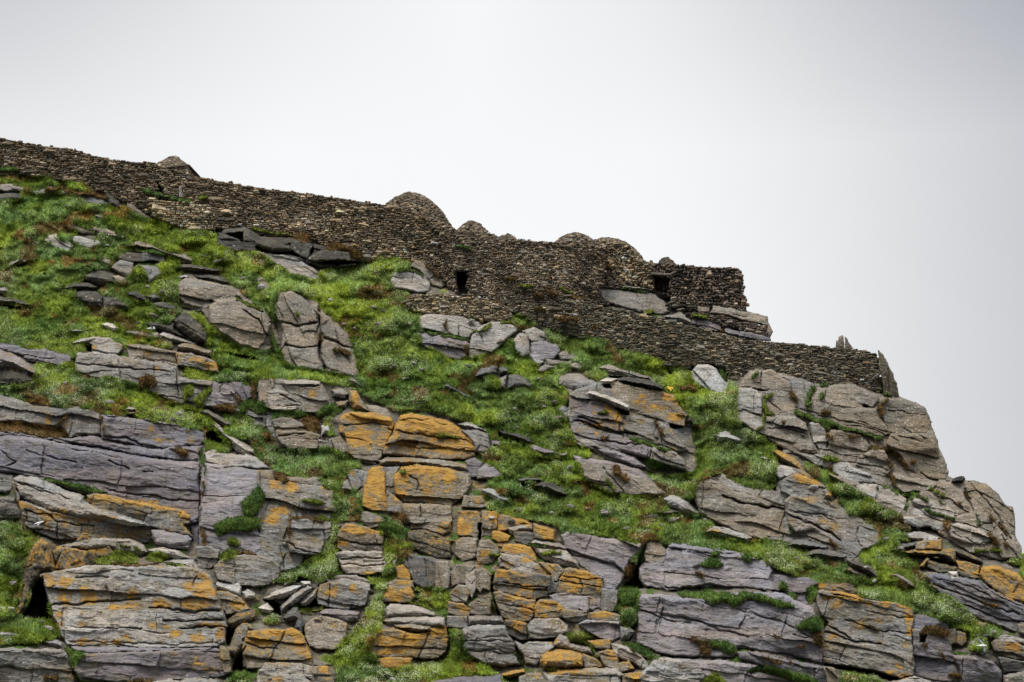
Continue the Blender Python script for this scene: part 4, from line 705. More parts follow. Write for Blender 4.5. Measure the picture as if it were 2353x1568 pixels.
# cushions and tufts lying on rock: sheet|mode|kind|width|label|outline or line ; kind g green, b brown, y yellow green
TURF = '''
P|l|b|22|brown grassy tuft on the right one of the tall twin rocks|768,800 785,806 800,812
P|l|b|16|brown tuft on the seam between the tall twin rocks|732,770 738,782
P|l|y|12|yellow green tuft on the left one of the tall twin rocks|680,720 684,727
P|l|g|20|green tuft growing at the shoulder of the tall twin rocks|628,770 634,795 640,820
P|l|y|12|grassy ledge across the lower speckled outcrop|545,690 575,698 600,712
B|a|b|0|first brown green tuft hanging on the wall foot|330,782 440,755 512,790 512,850 430,852 340,832
B|a|b|0|second brown green tuft draped over the dark undercut boulder|640,872 720,845 850,880 970,950 982,1010 900,1012 850,932 720,932 650,922
B|l|y|10|strip of yellow turf on the ledge left of the first brown tuft|-40,720 60,750 180,775 330,785
B|l|g|14|green turf on top of the pale layered outcrop left of the doorway|1400,1100 1470,1120 1530,1160
B|l|b|12|olive moss down the tan rock left of the lower doorway|1570,1060 1640,1120 1690,1160
A|l|g|22|green grass strip on the wall terrace below the small stone hut|1330,605 1400,640 1520,655 1620,690 1750,690
A|l|y|14|yellow moss on the wall right of the standing stone|1830,670 1900,665
A|a|g|0|topmost turf cushion at the left edge against the wall|-60,400 100,385 190,400 150,432 60,435 -60,432
A|l|b|18|brown heather strip hanging over the grey rock|420,600 560,580 700,640 850,640 960,680
A|l|g|16|green strip between long tan slab and the rocks below|1250,1150 1400,1170 1500,1190
G|a|b|0|brown moss tuft hanging in the middle of the streaked grey face|1280,1062 1320,1035 1400,1040 1452,1110 1422,1147 1340,1132 1300,1170 1282,1120
G|a|y|0|left one of the two hanging green tufts right of the streaked face|1680,1162 1740,1115 1782,1150 1772,1220 1720,1232 1700,1302 1680,1242
G|a|y|0|right one of the two hanging green tufts right of the streaked face|1770,1262 1850,1192 1940,1145 1952,1180 1882,1260 1862,1332 1800,1322
G|a|b|0|brown dry moss on the pale mauve face|1950,1322 2050,1302 2172,1310 2172,1370 2080,1372 1980,1347
G|a|g|0|green cushion hanging beside the dry brown moss|2190,1342 2240,1272 2353,1262 2440,1290 2440,1330 2353,1312 2280,1362 2220,1402
H|a|b|0|long brown green moss bar on the left ledge|-100,450 150,430 300,440 480,480 600,500 612,560 540,582 400,572 200,532 -100,512
H|a|g|0|green turf strip at the foot of the largest mauve face|350,950 480,960 700,1000 850,1030 987,1077 900,1087 760,1077 620,1032 450,982
H|l|g|12|upper plants growing in the vertical crack|1850,690 1860,780 1885,860 1870,920
H|l|b|10|lower brown plants growing in the vertical crack|1870,980 1865,1060 1860,1110
H|l|b|16|brown fern clump at the foot of the vertical crack|1850,1430 1880,1500 1880,1560
H|l|b|8|thin brown moss line on the upper mauve ledge|930,380 950,470 945,500
H|l|b|12|brown moss crease beside the yellow stain|620,370 560,420 520,480
H|a|b|0|round brown moss patch on the dark mauve face|1605,670 1660,655 1730,700 1735,740 1680,745 1620,710
J|a|g|0|big round green cushion hanging on the light mauve face|140,1402 240,1322 300,1242 352,1290 372,1370 332,1452 270,1542 170,1532
P|a|g|0|drooping green cushion below the big round one|489,1208 520,1192 560,1186 597,1192 600,1214 570,1222 530,1220 500,1234
K|a|y|0|small green tuft on the grey rock under the drooping cushion|20,252 90,235 150,290 112,327 30,302
I|a|y|0|yellow green tuft on the grey block under the light mauve face|2000,402 2090,340 2192,350 2192,400 2090,455 2020,442
I|l|b|14|brown peat band beside the yellow green tuft|2190,370 2290,370 2353,400
J|a|b|0|large brown moss tangle on the upper tan block|700,622 800,602 862,640 872,720 842,772 760,742 720,692
J|a|g|0|mossy shelf across the tan blocks|430,582 560,545 720,560 822,620 700,622 520,622 440,642
J|a|g|0|dark green cushion left of the pale blocky outcrop|120,522 200,462 300,472 392,510 382,592 300,592 220,542 150,602
J|a|g|0|flowering cushion between the tan block and orange face|830,580 940,500 1010,490 1080,560 1000,620 900,620 850,640
J|l|b|16|brown moss hanging beside the mauve wedge|250,300 260,400 280,430
J|l|b|12|brown moss down the crack of the light mauve rock|50,380 110,430 140,470
J|a|y|0|mossy ledge on the grey orange stained face|700,1372 820,1365 942,1410 850,1422 720,1397
J|a|b|0|brown turf fringe at the top of the orange stained face|440,1122 540,1132 592,1200 520,1222 450,1172
J|l|b|8|brown moss crease below the brown turf fringe|620,1430 700,1480
J|l|b|14|brown and green moss on the lower ledge of the stained face|600,1540 750,1545 900,1570
J|l|y|10|moss streak on the brightest orange outcrop|1940,790 2050,790 2150,800
J|a|y|0|tiny green cushion on the big rounded orange face|1600,1102 1660,1092 1662,1140 1610,1142
K|a|y|0|moss on top of the big rounded olive block|830,60 900,35 970,60 970,90 850,75
K|l|b|8|brown streak down the middle of the stained face|590,80 590,230
K|a|g|0|leafy turf between the orange blocks and the fractured strata|1410,112 1520,102 1680,152 1672,250 1600,282 1530,232 1440,172
K|a|b|0|brown grass hanging below the orange ledge|1510,40 1560,0 1640,10 1690,60 1650,110 1560,80
K|l|y|14|yellow grass fringe on the pale ledge|1660,830 1780,840 1900,890
K|l|y|12|moss on the dark moss tipped block|690,920 800,900 890,900
I|a|y|0|left moss mat on the back of the layered block|860,450 1000,400 1060,340 1200,370 1280,430 1260,470 1100,485 900,492
I|a|y|0|middle moss mat on the back of the layered block|1330,430 1400,360 1500,370 1560,420 1480,470 1380,460
I|l|y|12|right moss strip on the layered block|1540,480 1680,485
I|l|b|10|brown moss between the two mats on the layered block|1050,480 1250,490 1450,470
I|l|y|10|yellow moss on the pale shelf|1070,300 1200,320 1320,350
I|a|g|0|green turf plug between corner rock and mauve ledge|590,1240 700,1270 800,1310 760,1340 720,1400 660,1450 630,1330
I|l|b|20|moss cushion on the bottom left corner rock|410,1530 520,1530
I|l|b|20|moss clump at the bottom edge left|1180,1560 1290,1550 1380,1570
I|l|b|5|tiny moss dot on the layered block|965,680 975,685
M|l|g|10|grass line on the pale flat slab with the orange nose|720,300 800,315 880,330
M|l|y|12|grass on the streaked pale rock|850,395 930,360 1020,372
M|l|y|10|grass at the foot of the bright orange cap|365,395 470,400
M|a|g|0|round green bush in the turfy crevice|1530,762 1560,702 1640,690 1730,705 1757,760 1732,850 1640,880 1560,862
M|a|g|0|smooth green turf tongue at the foot of the crevice|1560,922 1640,882 1735,822 1722,960 1640,1040 1570,1042
M|a|g|0|small green tuft left in the crevice foot|1510,862 1580,842 1592,900 1520,912
M|a|g|0|green slope at the foot of the pale mauve cliff|1570,1202 1680,1202 1800,1252 1922,1342 1862,1362 1750,1322
M|a|g|0|green growth in the upper part of the dark cleft|1660,432 1720,382 1790,332 1792,442 1720,492
M|a|b|0|brown growth in the middle of the dark cleft|1600,510 1660,470 1700,520 1700,600 1640,660 1610,580
M|a|y|0|grass patch around the pale ledge low in the centre|1060,1120 1220,1100 1320,1150 1240,1180 1290,1230 1100,1180
M|l|g|8|thin plants in the tall crack of the stack|390,700 385,830 420,930
M|l|g|10|plants in the lower crack of the stack|595,1290 640,1370 670,1400
M|l|y|9|yellow lichen moss under the flat orange stone|860,1440 980,1450
M|l|y|12|turf on the pale topped ledge at the bottom|1300,1220 1340,1330
N|a|g|0|green cushion high on the pale mauve cliff|455,482 540,420 620,430 682,490 622,517 500,512
N|a|g|0|small cushion above the high green one|550,402 590,350 642,380 622,422
N|a|g|0|long knobbly green moss bar across the mauve cliff|230,747 320,730 480,740 530,705 600,740 700,740 800,770 850,730 1000,750 1150,800 1300,840 1332,880 1200,887 1080,842 900,802 840,842 770,882 700,832 560,852 480,802 300,792
N|a|g|0|green tuft hanging from the top edge of the mauve cliff|835,392 900,380 952,420 912,472 850,442
N|a|g|0|upper small cushion right of the moss bar|1185,652 1230,640 1272,690 1240,732 1190,712
N|a|g|0|lower small cushion right of the moss bar|1250,742 1300,730 1352,780 1320,812
N|a|g|0|dark green tuft left of the biggest right block|1430,722 1480,680 1542,690 1532,800 1470,852 1430,782
N|a|g|0|flowering cushion hanging at the left side of the biggest right block|1340,1052 1400,1000 1520,960 1592,1000 1602,1060 1540,1122 1440,1082 1370,1092
N|a|b|0|brown trailing growth below that flowering cushion|1500,1120 1560,1110 1590,1160 1580,1250 1540,1240 1500,1200
N|a|b|0|brown shaggy grass tuft low on the mauve cliff|350,1162 420,1145 462,1180 540,1182 532,1240 562,1282 540,1322 480,1312 440,1222
N|a|g|0|green tuft with dry roots low on the mauve cliff|540,1180 700,1190 782,1220 802,1290 720,1312 640,1262 560,1252
N|a|g|0|long green turf strip at the bottom edge under the cliff|890,1472 950,1432 1070,1410 1250,1450 1450,1500 1560,1567 1600,1640 1450,1600 1150,1502 980,1462
N|a|y|0|olive bush at the bottom edge under the cliff|480,1592 500,1530 570,1480 650,1500 702,1567 700,1620
N|l|b|8|brown moss speck in the middle of the mauve cliff|1140,1140 1190,1150
N|l|b|10|brown moss wedge near the right edge of the mauve cliff|1370,1235 1440,1240
N|l|b|8|brown moss line along the deep crack|1030,1320 1100,1360 1180,1380 1290,1385
N|l|b|8|brown moss speck near the top of the mauve cliff|430,560 490,585
N|l|g|14|green cushion at the foot of the wide olive rock face|1280,150 1300,190
O|a|b|0|big brown moss clump on the right mauve face|1400,1092 1450,1045 1560,1050 1672,1102 1632,1147 1480,1122
O|l|b|14|brown growth under the big moss clump|1410,1120 1420,1190 1440,1230
O|a|b|0|brown moss nest near the bottom right|1640,1492 1720,1475 1782,1490 1772,1530 1700,1512
O|l|b|9|brown moss mark in the middle of the biggest right block|850,1010 900,1040 960,1060 1010,1085
O|l|b|16|brown moss on the slate slab|1990,840 2040,850 2110,870
O|l|b|7|brown moss crack on the right mauve face|1560,1260 1610,1300 1620,1360
O|l|b|12|moss at the upper left end of the slate slab|1470,610 1460,650
O|l|b|12|brown moss beads on the blotched rock face|570,250 600,300 620,340
L|a|g|0|round green cushion on the mauve grey terrace|1780,1022 1850,995 1960,1040 2022,1080 1900,1112 1820,1082
L|a|g|0|long green moss bar on the terraces|1630,802 1750,820 1900,880 2052,922 1980,932 1850,892 1700,852
L|a|b|0|brown beard of moss under the sloping turf band|1500,1062 1560,1060 1572,1130 1652,1180 1632,1222 1560,1172 1500,1142
L|l|y|14|moss patch on the orange flecked mauve face|1350,565 1440,570
L|l|b|16|brown moss dot on the mauve grey terrace|1410,800 1450,805
L|l|b|12|brown moss running down the grey stepped face|1880,640 1920,710 1960,780
L|l|y|10|yellow green moss beside the tan grey face|1450,1190 1480,1250 1510,1290
E|l|g|26|thick moss band hanging high on the tallest cliff|800,695 770,760 755,830 765,875
E|l|b|22|slanting moss patch left of that band|615,735 640,770 660,810
E|l|g|26|moss clump beside the dark tan block|900,750 895,790
E|l|b|24|moss clump below the dark tan block|905,915 955,920
E|l|g|20|long moss line crossing the tallest cliff|650,910 750,950 850,1000 950,1010 1080,1070 1200,1090 1330,1130 1430,1165
E|a|g|0|moss pad at the centre of the long moss line|860,985 920,975 990,1010 980,1060 940,1090 880,1040
E|l|y|13|curved moss line down the left part of the tallest cliff|430,745 365,780 365,880 400,935 470,950
E|l|y|12|lower end of the curved moss line|360,960 350,1040 290,1085
E|l|b|24|moss tuft near the cliff top right of the dark block|1430,860 1445,935
E|l|b|15|moss under the pointed end slab|1450,830 1495,805
E|l|b|18|moss line in the right part of the tallest cliff|1350,1245 1480,1260 1560,1300 1620,1370 1665,1415
E|l|b|24|moss clump below the right hand moss line|1500,1355 1525,1400
E|l|b|22|moss clump at the foot of the tallest cliff|1525,1480 1550,1555
E|l|b|20|brown moss in the crack below the long moss line|960,1120 975,1150
E|l|y|24|moss tuft low in the cliff centre|930,1340 1040,1345
E|l|b|16|small moss tuft low at the left of the cliff|975,1420 975,1445
E|l|g|18|green strip at the top left corner of the tallest cliff|320,540 285,570 265,600
E|l|g|14|green line at the foot of the wall above the cliff|880,670 940,675
E|l|b|9|small moss mark above the cliff centre|1150,1135 1240,1130
E|l|b|10|small moss mark at the right of the cliff|1710,1365 1745,1370
E|l|b|10|brown moss near the cliff's left centre|540,1000 550,1015
F|l|g|14|moss line along the top of the cliff shoulder|1060,215 1150,265 1270,300 1330,290 1460,340
F|l|g|13|green cleft in the cliff shoulder|1265,430 1290,370 1330,310
F|l|y|14|moss line on the upper blocks of the cliff shoulder|1485,245 1560,270 1620,320
F|l|g|12|long moss line on the middle blocks of the cliff shoulder|1440,430 1600,495 1720,530
F|l|b|24|moss ball in the middle of the cliff shoulder|1640,570 1655,600
F|l|b|20|moss ball high on the cliff shoulder|2045,500 2080,530
F|l|b|14|moss line at the right of the cliff shoulder|2120,570 2180,630 2220,690
F|l|b|16|moss line low on the right of the cliff shoulder|2030,655 2090,720 2120,780
F|l|g|10|moss crease beside the square block of the shoulder|1925,480 1945,570
F|l|y|14|grass strip at the foot of the cliff shoulder|1910,815 2000,800 2130,805
F|l|b|10|moss spot among the top blocks of the shoulder|1750,375 1760,390
F|l|b|10|moss crease on the top right of the shoulder|1810,260 1850,320
F|l|g|10|small green line low on the shoulder|1580,360 1620,385
F|l|b|12|moss crease near the lower right skyline|2170,730 2200,750
C|l|b|13|brown moss strip on the pale smooth outcrop|200,975 185,1030 192,1065
C|l|g|15|green turf line between the upper and lower pale outcrops|-60,1085 0,1097 150,1122 300,1152 400,1180
C|l|b|12|brown moss down the crack between pale outcrops|372,1225 385,1300 378,1325
C|l|y|13|yellow moss line up the crack of the pale outcrop|440,1100 530,1070 600,1030
C|l|g|12|green turf tuft at the foot of the terrace wall|400,960 440,975
C|l|y|16|olive tuft on the wall face left of centre|890,672 990,672
C|l|b|13|brown tuft on the wall face above the olive one|700,595 830,615
C|l|b|13|moss row on the lower middle of the wall|1000,745 1070,762
C|l|b|15|brown moss row right of the wall's middle|1100,712 1200,745
C|l|y|12|yellow moss line under the pale patch of the wall|1240,690 1350,735
C|l|b|22|brown tuft hanging on the lower long wall, left one|1020,882 1085,882
C|l|b|22|wide brown tuft hanging on the lower long wall|1250,970 1380,985
C|l|b|20|small brown tuft low on the long wall|1580,1048 1600,1052
C|l|b|24|brown tuft in the corner beside the rough yellowish masonry|1640,505 1680,500
C|l|b|16|brown tuft above the corner one|1640,420 1665,435
C|l|b|14|faint brown growth near the terrace steps|1340,765 1450,795
C|l|g|9|bright green sprig line high on the wall above the doorway|272,302 330,310 425,330
C|l|y|14|grass on the pale wedge beside the lower wall|690,1010 800,1015
D|l|g|10|green turf line on top of the streaked rock under the doorway|0,447 150,455 300,482 430,502
D|l|y|18|mossy top of the little wall between the ledges|860,725 970,738
D|l|b|14|orange brown tuft in the mauve ledge|1120,860 1150,835
D|l|y|11|yellow grass below the streaked rock|405,690 490,678
D|l|g|20|green patch at the foot of the square pier|1120,1210 1160,1290
D|l|b|26|dark olive turf clump right of the yellow flowers|760,1385 870,1390
'''
# walls: name|label|courses(m)|stone length(m)|tone|roughness|base line|outline  (survey units)
WALLS = '''
upper_wall|long upper dry stone wall climbing the ridge from the left edge to the big beehive hut|.100|.27|w|1|-60,378 82,404 205,428 300,470 370,510 475,530 588,532 718,547 833,597 933,594 1013,634 1060,676 1130,686 1172,706|-60,303 0,315 60,328 110,335 150,340 180,345 220,358 270,368 310,371 345,372 426,400 434,404 480,410 560,425 620,434 680,440 760,452 810,459 870,467 930,480 1018,512 1018,640 1013,636 975,610 933,594 833,597 790,590 718,548 660,560 588,536 540,540 475,530 410,522 370,508 300,468 240,443 205,426 82,403 -60,388
doorway_wall|tall dry stone enclosure wall with the lower doorway and three hut tops behind|.08|.19|m|1|1010,634 1060,678 1130,688 1200,722 1300,760 1400,700|1012,512 1018,517 1045,525 1110,535 1128,536 1152,545 1180,548 1200,550 1240,554 1280,557 1330,560 1390,565 1392,612 1385,655 1372,662 1395,690 1404,702 1385,700 1340,690 1310,735 1260,725 1200,712 1172,703 1130,687 1075,680 1052,678 1016,640
rough_wall|rough yellowish masonry beside the upper right doorway under the rounded hut|.12|.2|y|1.8|1380,655 1504,672|1384,566 1400,556 1425,556 1446,564 1458,578 1468,597 1500,601 1508,604 1508,627 1504,632 1504,664 1440,652 1416,650 1385,654
square_wall|tall dark square wall end standing against the sky at the right|.13|.2|k|1.8|1500,675 1545,694 1620,705 1716,714|1503,602 1513,604 1560,608 1620,612 1700,616 1703,625 1707,650 1710,672 1715,700 1716,716 1680,708 1620,704 1560,690 1540,682 1504,672
lower_wall|long lower dry stone wall sloping down to the pointed slab at the right end|.085|.22|g|1|1160,705 1302,772 1402,793 1502,828 1544,843 1629,835 1671,845 1724,853 1791,863 1871,886 1971,890 2030,906|1160,706 1200,700 1284,690 1300,676 1379,703 1402,708 1450,716 1519,730 1564,741 1640,762 1704,778 1769,785 1850,792 1966,803 1990,806 2016,815 2022,840 2024,900 1971,890 1940,888 1871,885 1830,868 1791,861 1740,852 1724,852 1696,880 1674,878 1671,844 1629,834 1590,838 1544,842 1502,827 1402,791 1350,778 1302,771 1227,738
terrace_wall|low curved terrace wall in front of the lower doorway|.085|.17|y|1.3|933,706 977,720 1089,731 1189,750|933,688 940,680 963,676 1010,675 1060,680 1110,684 1150,697 1172,706 1178,745 1130,740 1089,729 1040,724 977,718 945,712 934,704
ledge_wall|short dark dry wall built between the two rock ledges at the right|.085|.17|k|1.2|1570,728 1762,772|1570,718 1604,717 1674,728 1704,740 1762,748 1765,772 1748,771 1700,756 1656,743 1592,729
rubble_wall|broken layered stonework under the square wall end|.08|.24|d|1.5|1532,705 1602,717|1532,698 1545,690 1554,688 1586,689 1602,696 1602,716 1586,716 1575,705 1555,702 1538,712
bastion|paler bulging masonry bay below the standing stone|.11|.24|y|1|330,480 410,520 475,530|335,452 350,456 400,462 438,466 470,470 500,476 545,492 540,520 475,529 420,521 370,505 345,485
'''

# where orange lichen crusts the rock: sheet x,y,rx,ry ...
LICHEN = '''
I 440,600,80,30 450,650,100,40 600,640,80,40 600,770,90,90 760,760,50,80 850,770,50,60 1200,750,80,60 1850,590,80,40 1720,680,70,60 1880,720,120,120 1500,840,140,50 1750,850,200,60 1060,880,90,30 750,920,20,30 540,960,60,40 560,1030,50,40 780,1030,90,30 1400,1060,60,40 1530,1060,60,30 1170,1160,60,50 1080,1195,70,30 740,1190,90,40 960,1200,40,25 1280,1170,50,40 1430,1190,100,40 1620,1110,60,40 1810,1150,70,50 1900,1040,150,25 2030,1120,60,60 1800,1400,80,80 2050,1320,60,60 1950,1450,120,40 840,1190,40,30 450,1000,40,60
H 620,440,60,60 440,420,30,60 1740,530,45,40 1760,600,55,50 1380,490,30,40 1500,600,120,30 250,1190,120,30 500,1260,200,40 900,1320,200,30 1300,1170,250,30 1700,1280,60,60 1500,1220,120,30
G 1940,960,100,50 1360,850,40,25 1440,980,40,20 1520,1000,40,14 970,780,40,20 870,790,20,40 1790,900,60,30 200,980,140,30 300,1020,60,30
J 790,410,60,50 860,340,30,30 740,360,30,20 480,1240,120,60 600,1260,80,60 520,1480,120,40 440,1560,100,50 1180,1140,30,30 1200,430,50,60 1200,520,60,40 1250,620,180,40 1700,640,200,50 1900,720,250,60 1380,1200,60,120 1320,1400,60,60 1620,1150,60,60 1850,1110,220,40 2050,1170,80,50 1600,1330,60,60 1250,800,120,80
K 420,60,80,40 640,70,60,30 560,420,100,60 50,570,40,40 1000,740,80,60 1180,700,60,50 1080,860,60,20 1250,740,50,60 1110,1060,60,30 1250,170,180,40 1100,290,60,30 1300,560,140,20 1640,560,50,50 1620,650,80,25 1550,780,80,50 1680,730,40,40 1650,1070,80,20 1500,1200,120,60 1700,1160,120,40 1500,1290,150,25 1950,1100,60,40 1550,1400,130,45 480,1110,120,30 350,1200,100,40 650,1110,60,40 150,860,100,40 450,1540,120,40 900,1450,50,30 1000,1040,40,30
L 1740,480,90,30 1850,540,120,50 2050,620,80,50 1980,440,40,40 1780,430,40,30 1330,560,30,70 1540,540,40,60 1540,620,40,60 1230,670,60,25 1350,700,70,25 1350,760,30,25 1770,670,50,40 1820,790,60,25 1450,540,60,40 2040,900,70,30
M 380,40,60,60 650,80,80,40 880,200,70,50 600,340,100,50 550,480,70,40 700,450,80,30 480,580,80,40 700,700,100,40 1180,590,130,50 1150,680,60,60 600,780,120,40 700,900,80,50 900,840,60,30 850,960,40,20 620,1060,60,60 1400,950,110,30 950,1320,90,40 1000,1460,200,30 1350,1210,80,40 1500,1320,60,60 1750,1520,100,40 460,200,60,60 330,380,60,60 150,160,60,60 950,1190,60,30 1290,820,30,60
N 600,180,60,30 760,220,60,20 620,20,30,40
O 640,850,80,50 560,790,60,40 920,850,30,25 1090,820,50,50 1260,870,80,50 1290,960,40,90 1300,1100,40,80 860,1050,30,30 600,1150,80,40 1270,1220,60,40 1140,1470,70,30 1200,1420,40,40 550,1365,30,15 1250,1500,70,30 1530,700,70,40 2240,1240,90,50 720,780,120,30 500,680,60,40
F 430,180,60,60 350,340,150,30 300,150,60,40 570,300,30,50 600,600,60,60 520,540,60,30
'''

# ---------------------------------------------------------------- noise and distance helpers
def hsh(ix, iy, seed):
    n = (ix.astype(np.int64) * 374761393 + iy.astype(np.int64) * 668265263 + int(seed) * 362437 + 974711) & 0xFFFFFFFF
    n = ((n ^ (n >> 13)) * 1274126177) & 0xFFFFFFFF
    n = ((n ^ (n >> 16)) * 2246822519) & 0xFFFFFFFF
    return ((n ^ (n >> 15)) & 0xFFFFFF) / float(0xFFFFFF)

def vn(x, y, seed=0):
    x = np.asarray(x, float); y = np.asarray(y, float)
    ix = np.floor(x); iy = np.floor(y)
    fx = x - ix; fy = y - iy
    fx = fx * fx * fx * (fx * (fx * 6 - 15) + 10); fy = fy * fy * fy * (fy * (fy * 6 - 15) + 10)
    a = hsh(ix, iy, seed); b = hsh(ix + 1, iy, seed); c = hsh(ix, iy + 1, seed); d = hsh(ix + 1, iy + 1, seed)
    return (a + (b - a) * fx) * (1 - fy) + (c + (d - c) * fx) * fy

def fbm(x, y, seed=0, oc=4, g=0.5):
    s = 0; a = 1.0; t = 0
    for i in range(oc):
        s = s + a * (vn(x * 2.03 ** i + 17.3 * i, y * 2.03 ** i - 9.1 * i, seed + i * 101) * 2 - 1)
        t += a; a *= g
    return s / t

def sst(x, a, b):
    t = np.clip((x - a) / (b - a), 0, 1)
    return t * t * (3 - 2 * t)

def poly_sd(U, V, P):
    P = np.asarray(P, float)
    d2 = np.full(U.shape, 1e18); ins = np.zeros(U.shape, bool)
    n = len(P)
    for i in range(n):
        ax, ay = P[i]; bx, by = P[(i + 1) % n]
        ex, ey = bx - ax, by - ay
        L = ex * ex + ey * ey + 1e-9
        t = np.clip(((U - ax) * ex + (V - ay) * ey) / L, 0, 1)
        d2 = np.minimum(d2, (U - ax - t * ex) ** 2 + (V - ay - t * ey) ** 2)
        if ay != by:
            c = ((ay > V) != (by > V)) & (U < (bx - ax) * (V - ay) / (by - ay) + ax)
            ins ^= c
    return np.where(ins, 1, -1) * np.sqrt(d2)

def line_d(U, V, P):
    P = np.asarray(P, float); d2 = np.full(U.shape, 1e18)
    for i in range(len(P) - 1):
        ax, ay = P[i]; bx, by = P[i + 1]
        ex, ey = bx - ax, by - ay
        L = ex * ex + ey * ey + 1e-9
        t = np.clip(((U - ax) * ex + (V - ay) * ey) / L, 0, 1)
        d2 = np.minimum(d2, (U - ax - t * ex) ** 2 + (V - ay - t * ey) ** 2)
    return np.sqrt(d2)

def box_blur(A, r):
    for ax in (0, 1):
        for _ in range(2):
            P = np.pad(A, [(r + 1, r) if k == ax else (0, 0) for k in (0, 1)], mode='edge')
            c = np.cumsum(P, axis=ax)
            if ax == 0:
                A = (c[2 * r + 1:, :] - c[:-(2 * r + 1), :]) / (2 * r + 1)
            else:
                A = (c[:, 2 * r + 1:] - c[:, :-(2 * r + 1)]) / (2 * r + 1)
    return A

# ---------------------------------------------------------------- the hill: where a survey point stands in the world
FWD = np.array([0, math.cos(PITCH), math.sin(PITCH)])
UPV = np.array([0, -math.sin(PITCH), math.cos(PITCH)])
MPP = 0.024
def dist0(u, v):
    t = (784 - v) / F_UNITS; s = (u - 1176.5) / F_UNITS
    lf = 1.3 * fbm(u * MPP / 14, v * MPP / 11, 5, 2)
    return 131.0 / (1 - 1.3 * t - 0.10 * s) + lf

def wpos(u, v, n):
    u = np.asarray(u, float); v = np.asarray(v, float)
    D = dist0(u, v) - n
    t = (784 - v) / F_UNITS; s = (u - 1176.5) / F_UNITS
    p = np.empty(u.shape + (3,))
    p[..., 0] = CAM[0] + s * D
    p[..., 1] = CAM[1] + (FWD[1] + t * UPV[1]) * D
    p[..., 2] = CAM[2] + (FWD[2] + t * UPV[2]) * D
    return p

S = 2
U0, U1, V0, V1 = -60, 2420, 300, 1640
us = np.arange(U0, U1 + 1, S); vs = np.arange(V0, V1 + 1, S)
GU, GV = np.meshgrid(us.astype(float), vs.astype(float))
HN = np.zeros(GU.shape); HM = np.zeros(GU.shape)

def pts_of(sheet, s):
    P = np.array([[float(q) for q in w.split(',')] for w in s.split()])
    if sheet == 'P':
        return P
    ox, oy = SHEETS[sheet]
    return np.stack([ox + P[:, 0] / 4, oy + P[:, 1] / 4], 1)

def window(P, m):
    x0, y0 = P.min(0) - m; x1, y1 = P.max(0) + m
    i0 = max(0, int((x0 - U0) // S)); i1 = min(len(us), int((x1 - U0) // S) + 2)
    j0 = max(0, int((y0 - V0) // S)); j1 = min(len(vs), int((y1 - V0) // S) + 2)
    return slice(j0, max(j1, j0)), slice(i0, max(i1, i0))

def rows(txt):
    for ln in txt.strip().splitlines():
        if ln.strip():
            yield ln.split('|')

# hollows and cracks, one relief for the whole hill
HOL = np.zeros(GU.shape); CRK = np.zeros(GU.shape)
for sh, dep, pp in rows(HOLLOWS):
    P = pts_of(sh, pp); w = window(P, 10)
    U, V = GU[w], GV[w]
    wob = 2.2 * fbm(U / 9, V / 9, 31, 3)
    sd = poly_sd(U, V, P) + wob
    HOL[w] = np.maximum(HOL[w], float(dep) * sst(sd, -1.5, 5))
for sh, wd, dep, pp in rows(CRACKS):
    P = pts_of(sh, pp); w = window(P, 16)
    U, V = GU[w], GV[w]
    d = line_d(U + 5 * fbm(U / 22, V / 22, 41, 3), V + 5 * fbm(U / 22, V / 22, 42, 3), P)
    wv = float(wd) * (0.45 + 0.9 * vn(U / 14, V / 14, 43))
    CRK[w] = np.maximum(CRK[w], float(dep) * .6 * np.exp(-(d / (.8 * wv)) ** 2))

LGR = np.zeros(GU.shape)
for ln in LICHEN.strip().splitlines():
    sh, *els = ln.split()
    ox, oy = SHEETS[sh]
    for e_ in els:
        x_, y_, rx_, ry_ = [float(t_) / 4 for t_ in e_.split(',')]
        x_ += ox; y_ += oy
        w = window(np.array([[x_ - rx_ * 1.6, y_ - ry_ * 1.6], [x_ + rx_ * 1.6, y_ + ry_ * 1.6]]), 4)
        d_ = np.sqrt(((GU[w] - x_) / rx_) ** 2 + ((GV[w] - y_) / ry_) ** 2) + .5 * fbm(GU[w] / 9, GV[w] / 7, 88, 3)
        LGR[w] = np.maximum(LGR[w], 1 - sst(d_, .45, 1.25))

# ---------------------------------------------------------------- materials
def new_mat(name):
    m = bpy.data.materials.new(name); m.use_nodes = True
    t = m.node_tree; t.nodes.clear()
    return m, t

class NB:
    def __init__(s, t): s.t = t
    def n(s, typ, inp=None, **k):
        o = s.t.nodes.new(typ)
        for a, b in k.items(): setattr(o, a, b)
        for a, b in (inp or {}).items():
            if hasattr(b, 'is_linked'): s.t.links.new(b, o.inputs[a])
            else: o.inputs[a].default_value = b
        return o
    def m(s, op, a, b=0.0, clamp=False):
        return s.n('ShaderNodeMath', {0: a, 1: b}, operation=op, use_clamp=clamp).outputs[0]
    def step(s, x, a, b):
        return s.n('ShaderNodeMapRange', {'Value': x, 'From Min': a, 'From Max': b}, interpolation_type='SMOOTHSTEP').outputs[0]
    def mix(s, f, a, b, bt='MIX'):
        return s.n('ShaderNodeMix', {'Factor': f, 'A': a, 'B': b}, data_type='RGBA', blend_type=bt).outputs['Result']
    def noise(s, vec, sc, det=5, ro=0.55):
        return s.n('ShaderNodeTexNoise', {'Vector': vec, 'Scale': sc, 'Detail': det, 'Roughness': ro}).outputs['Fac']

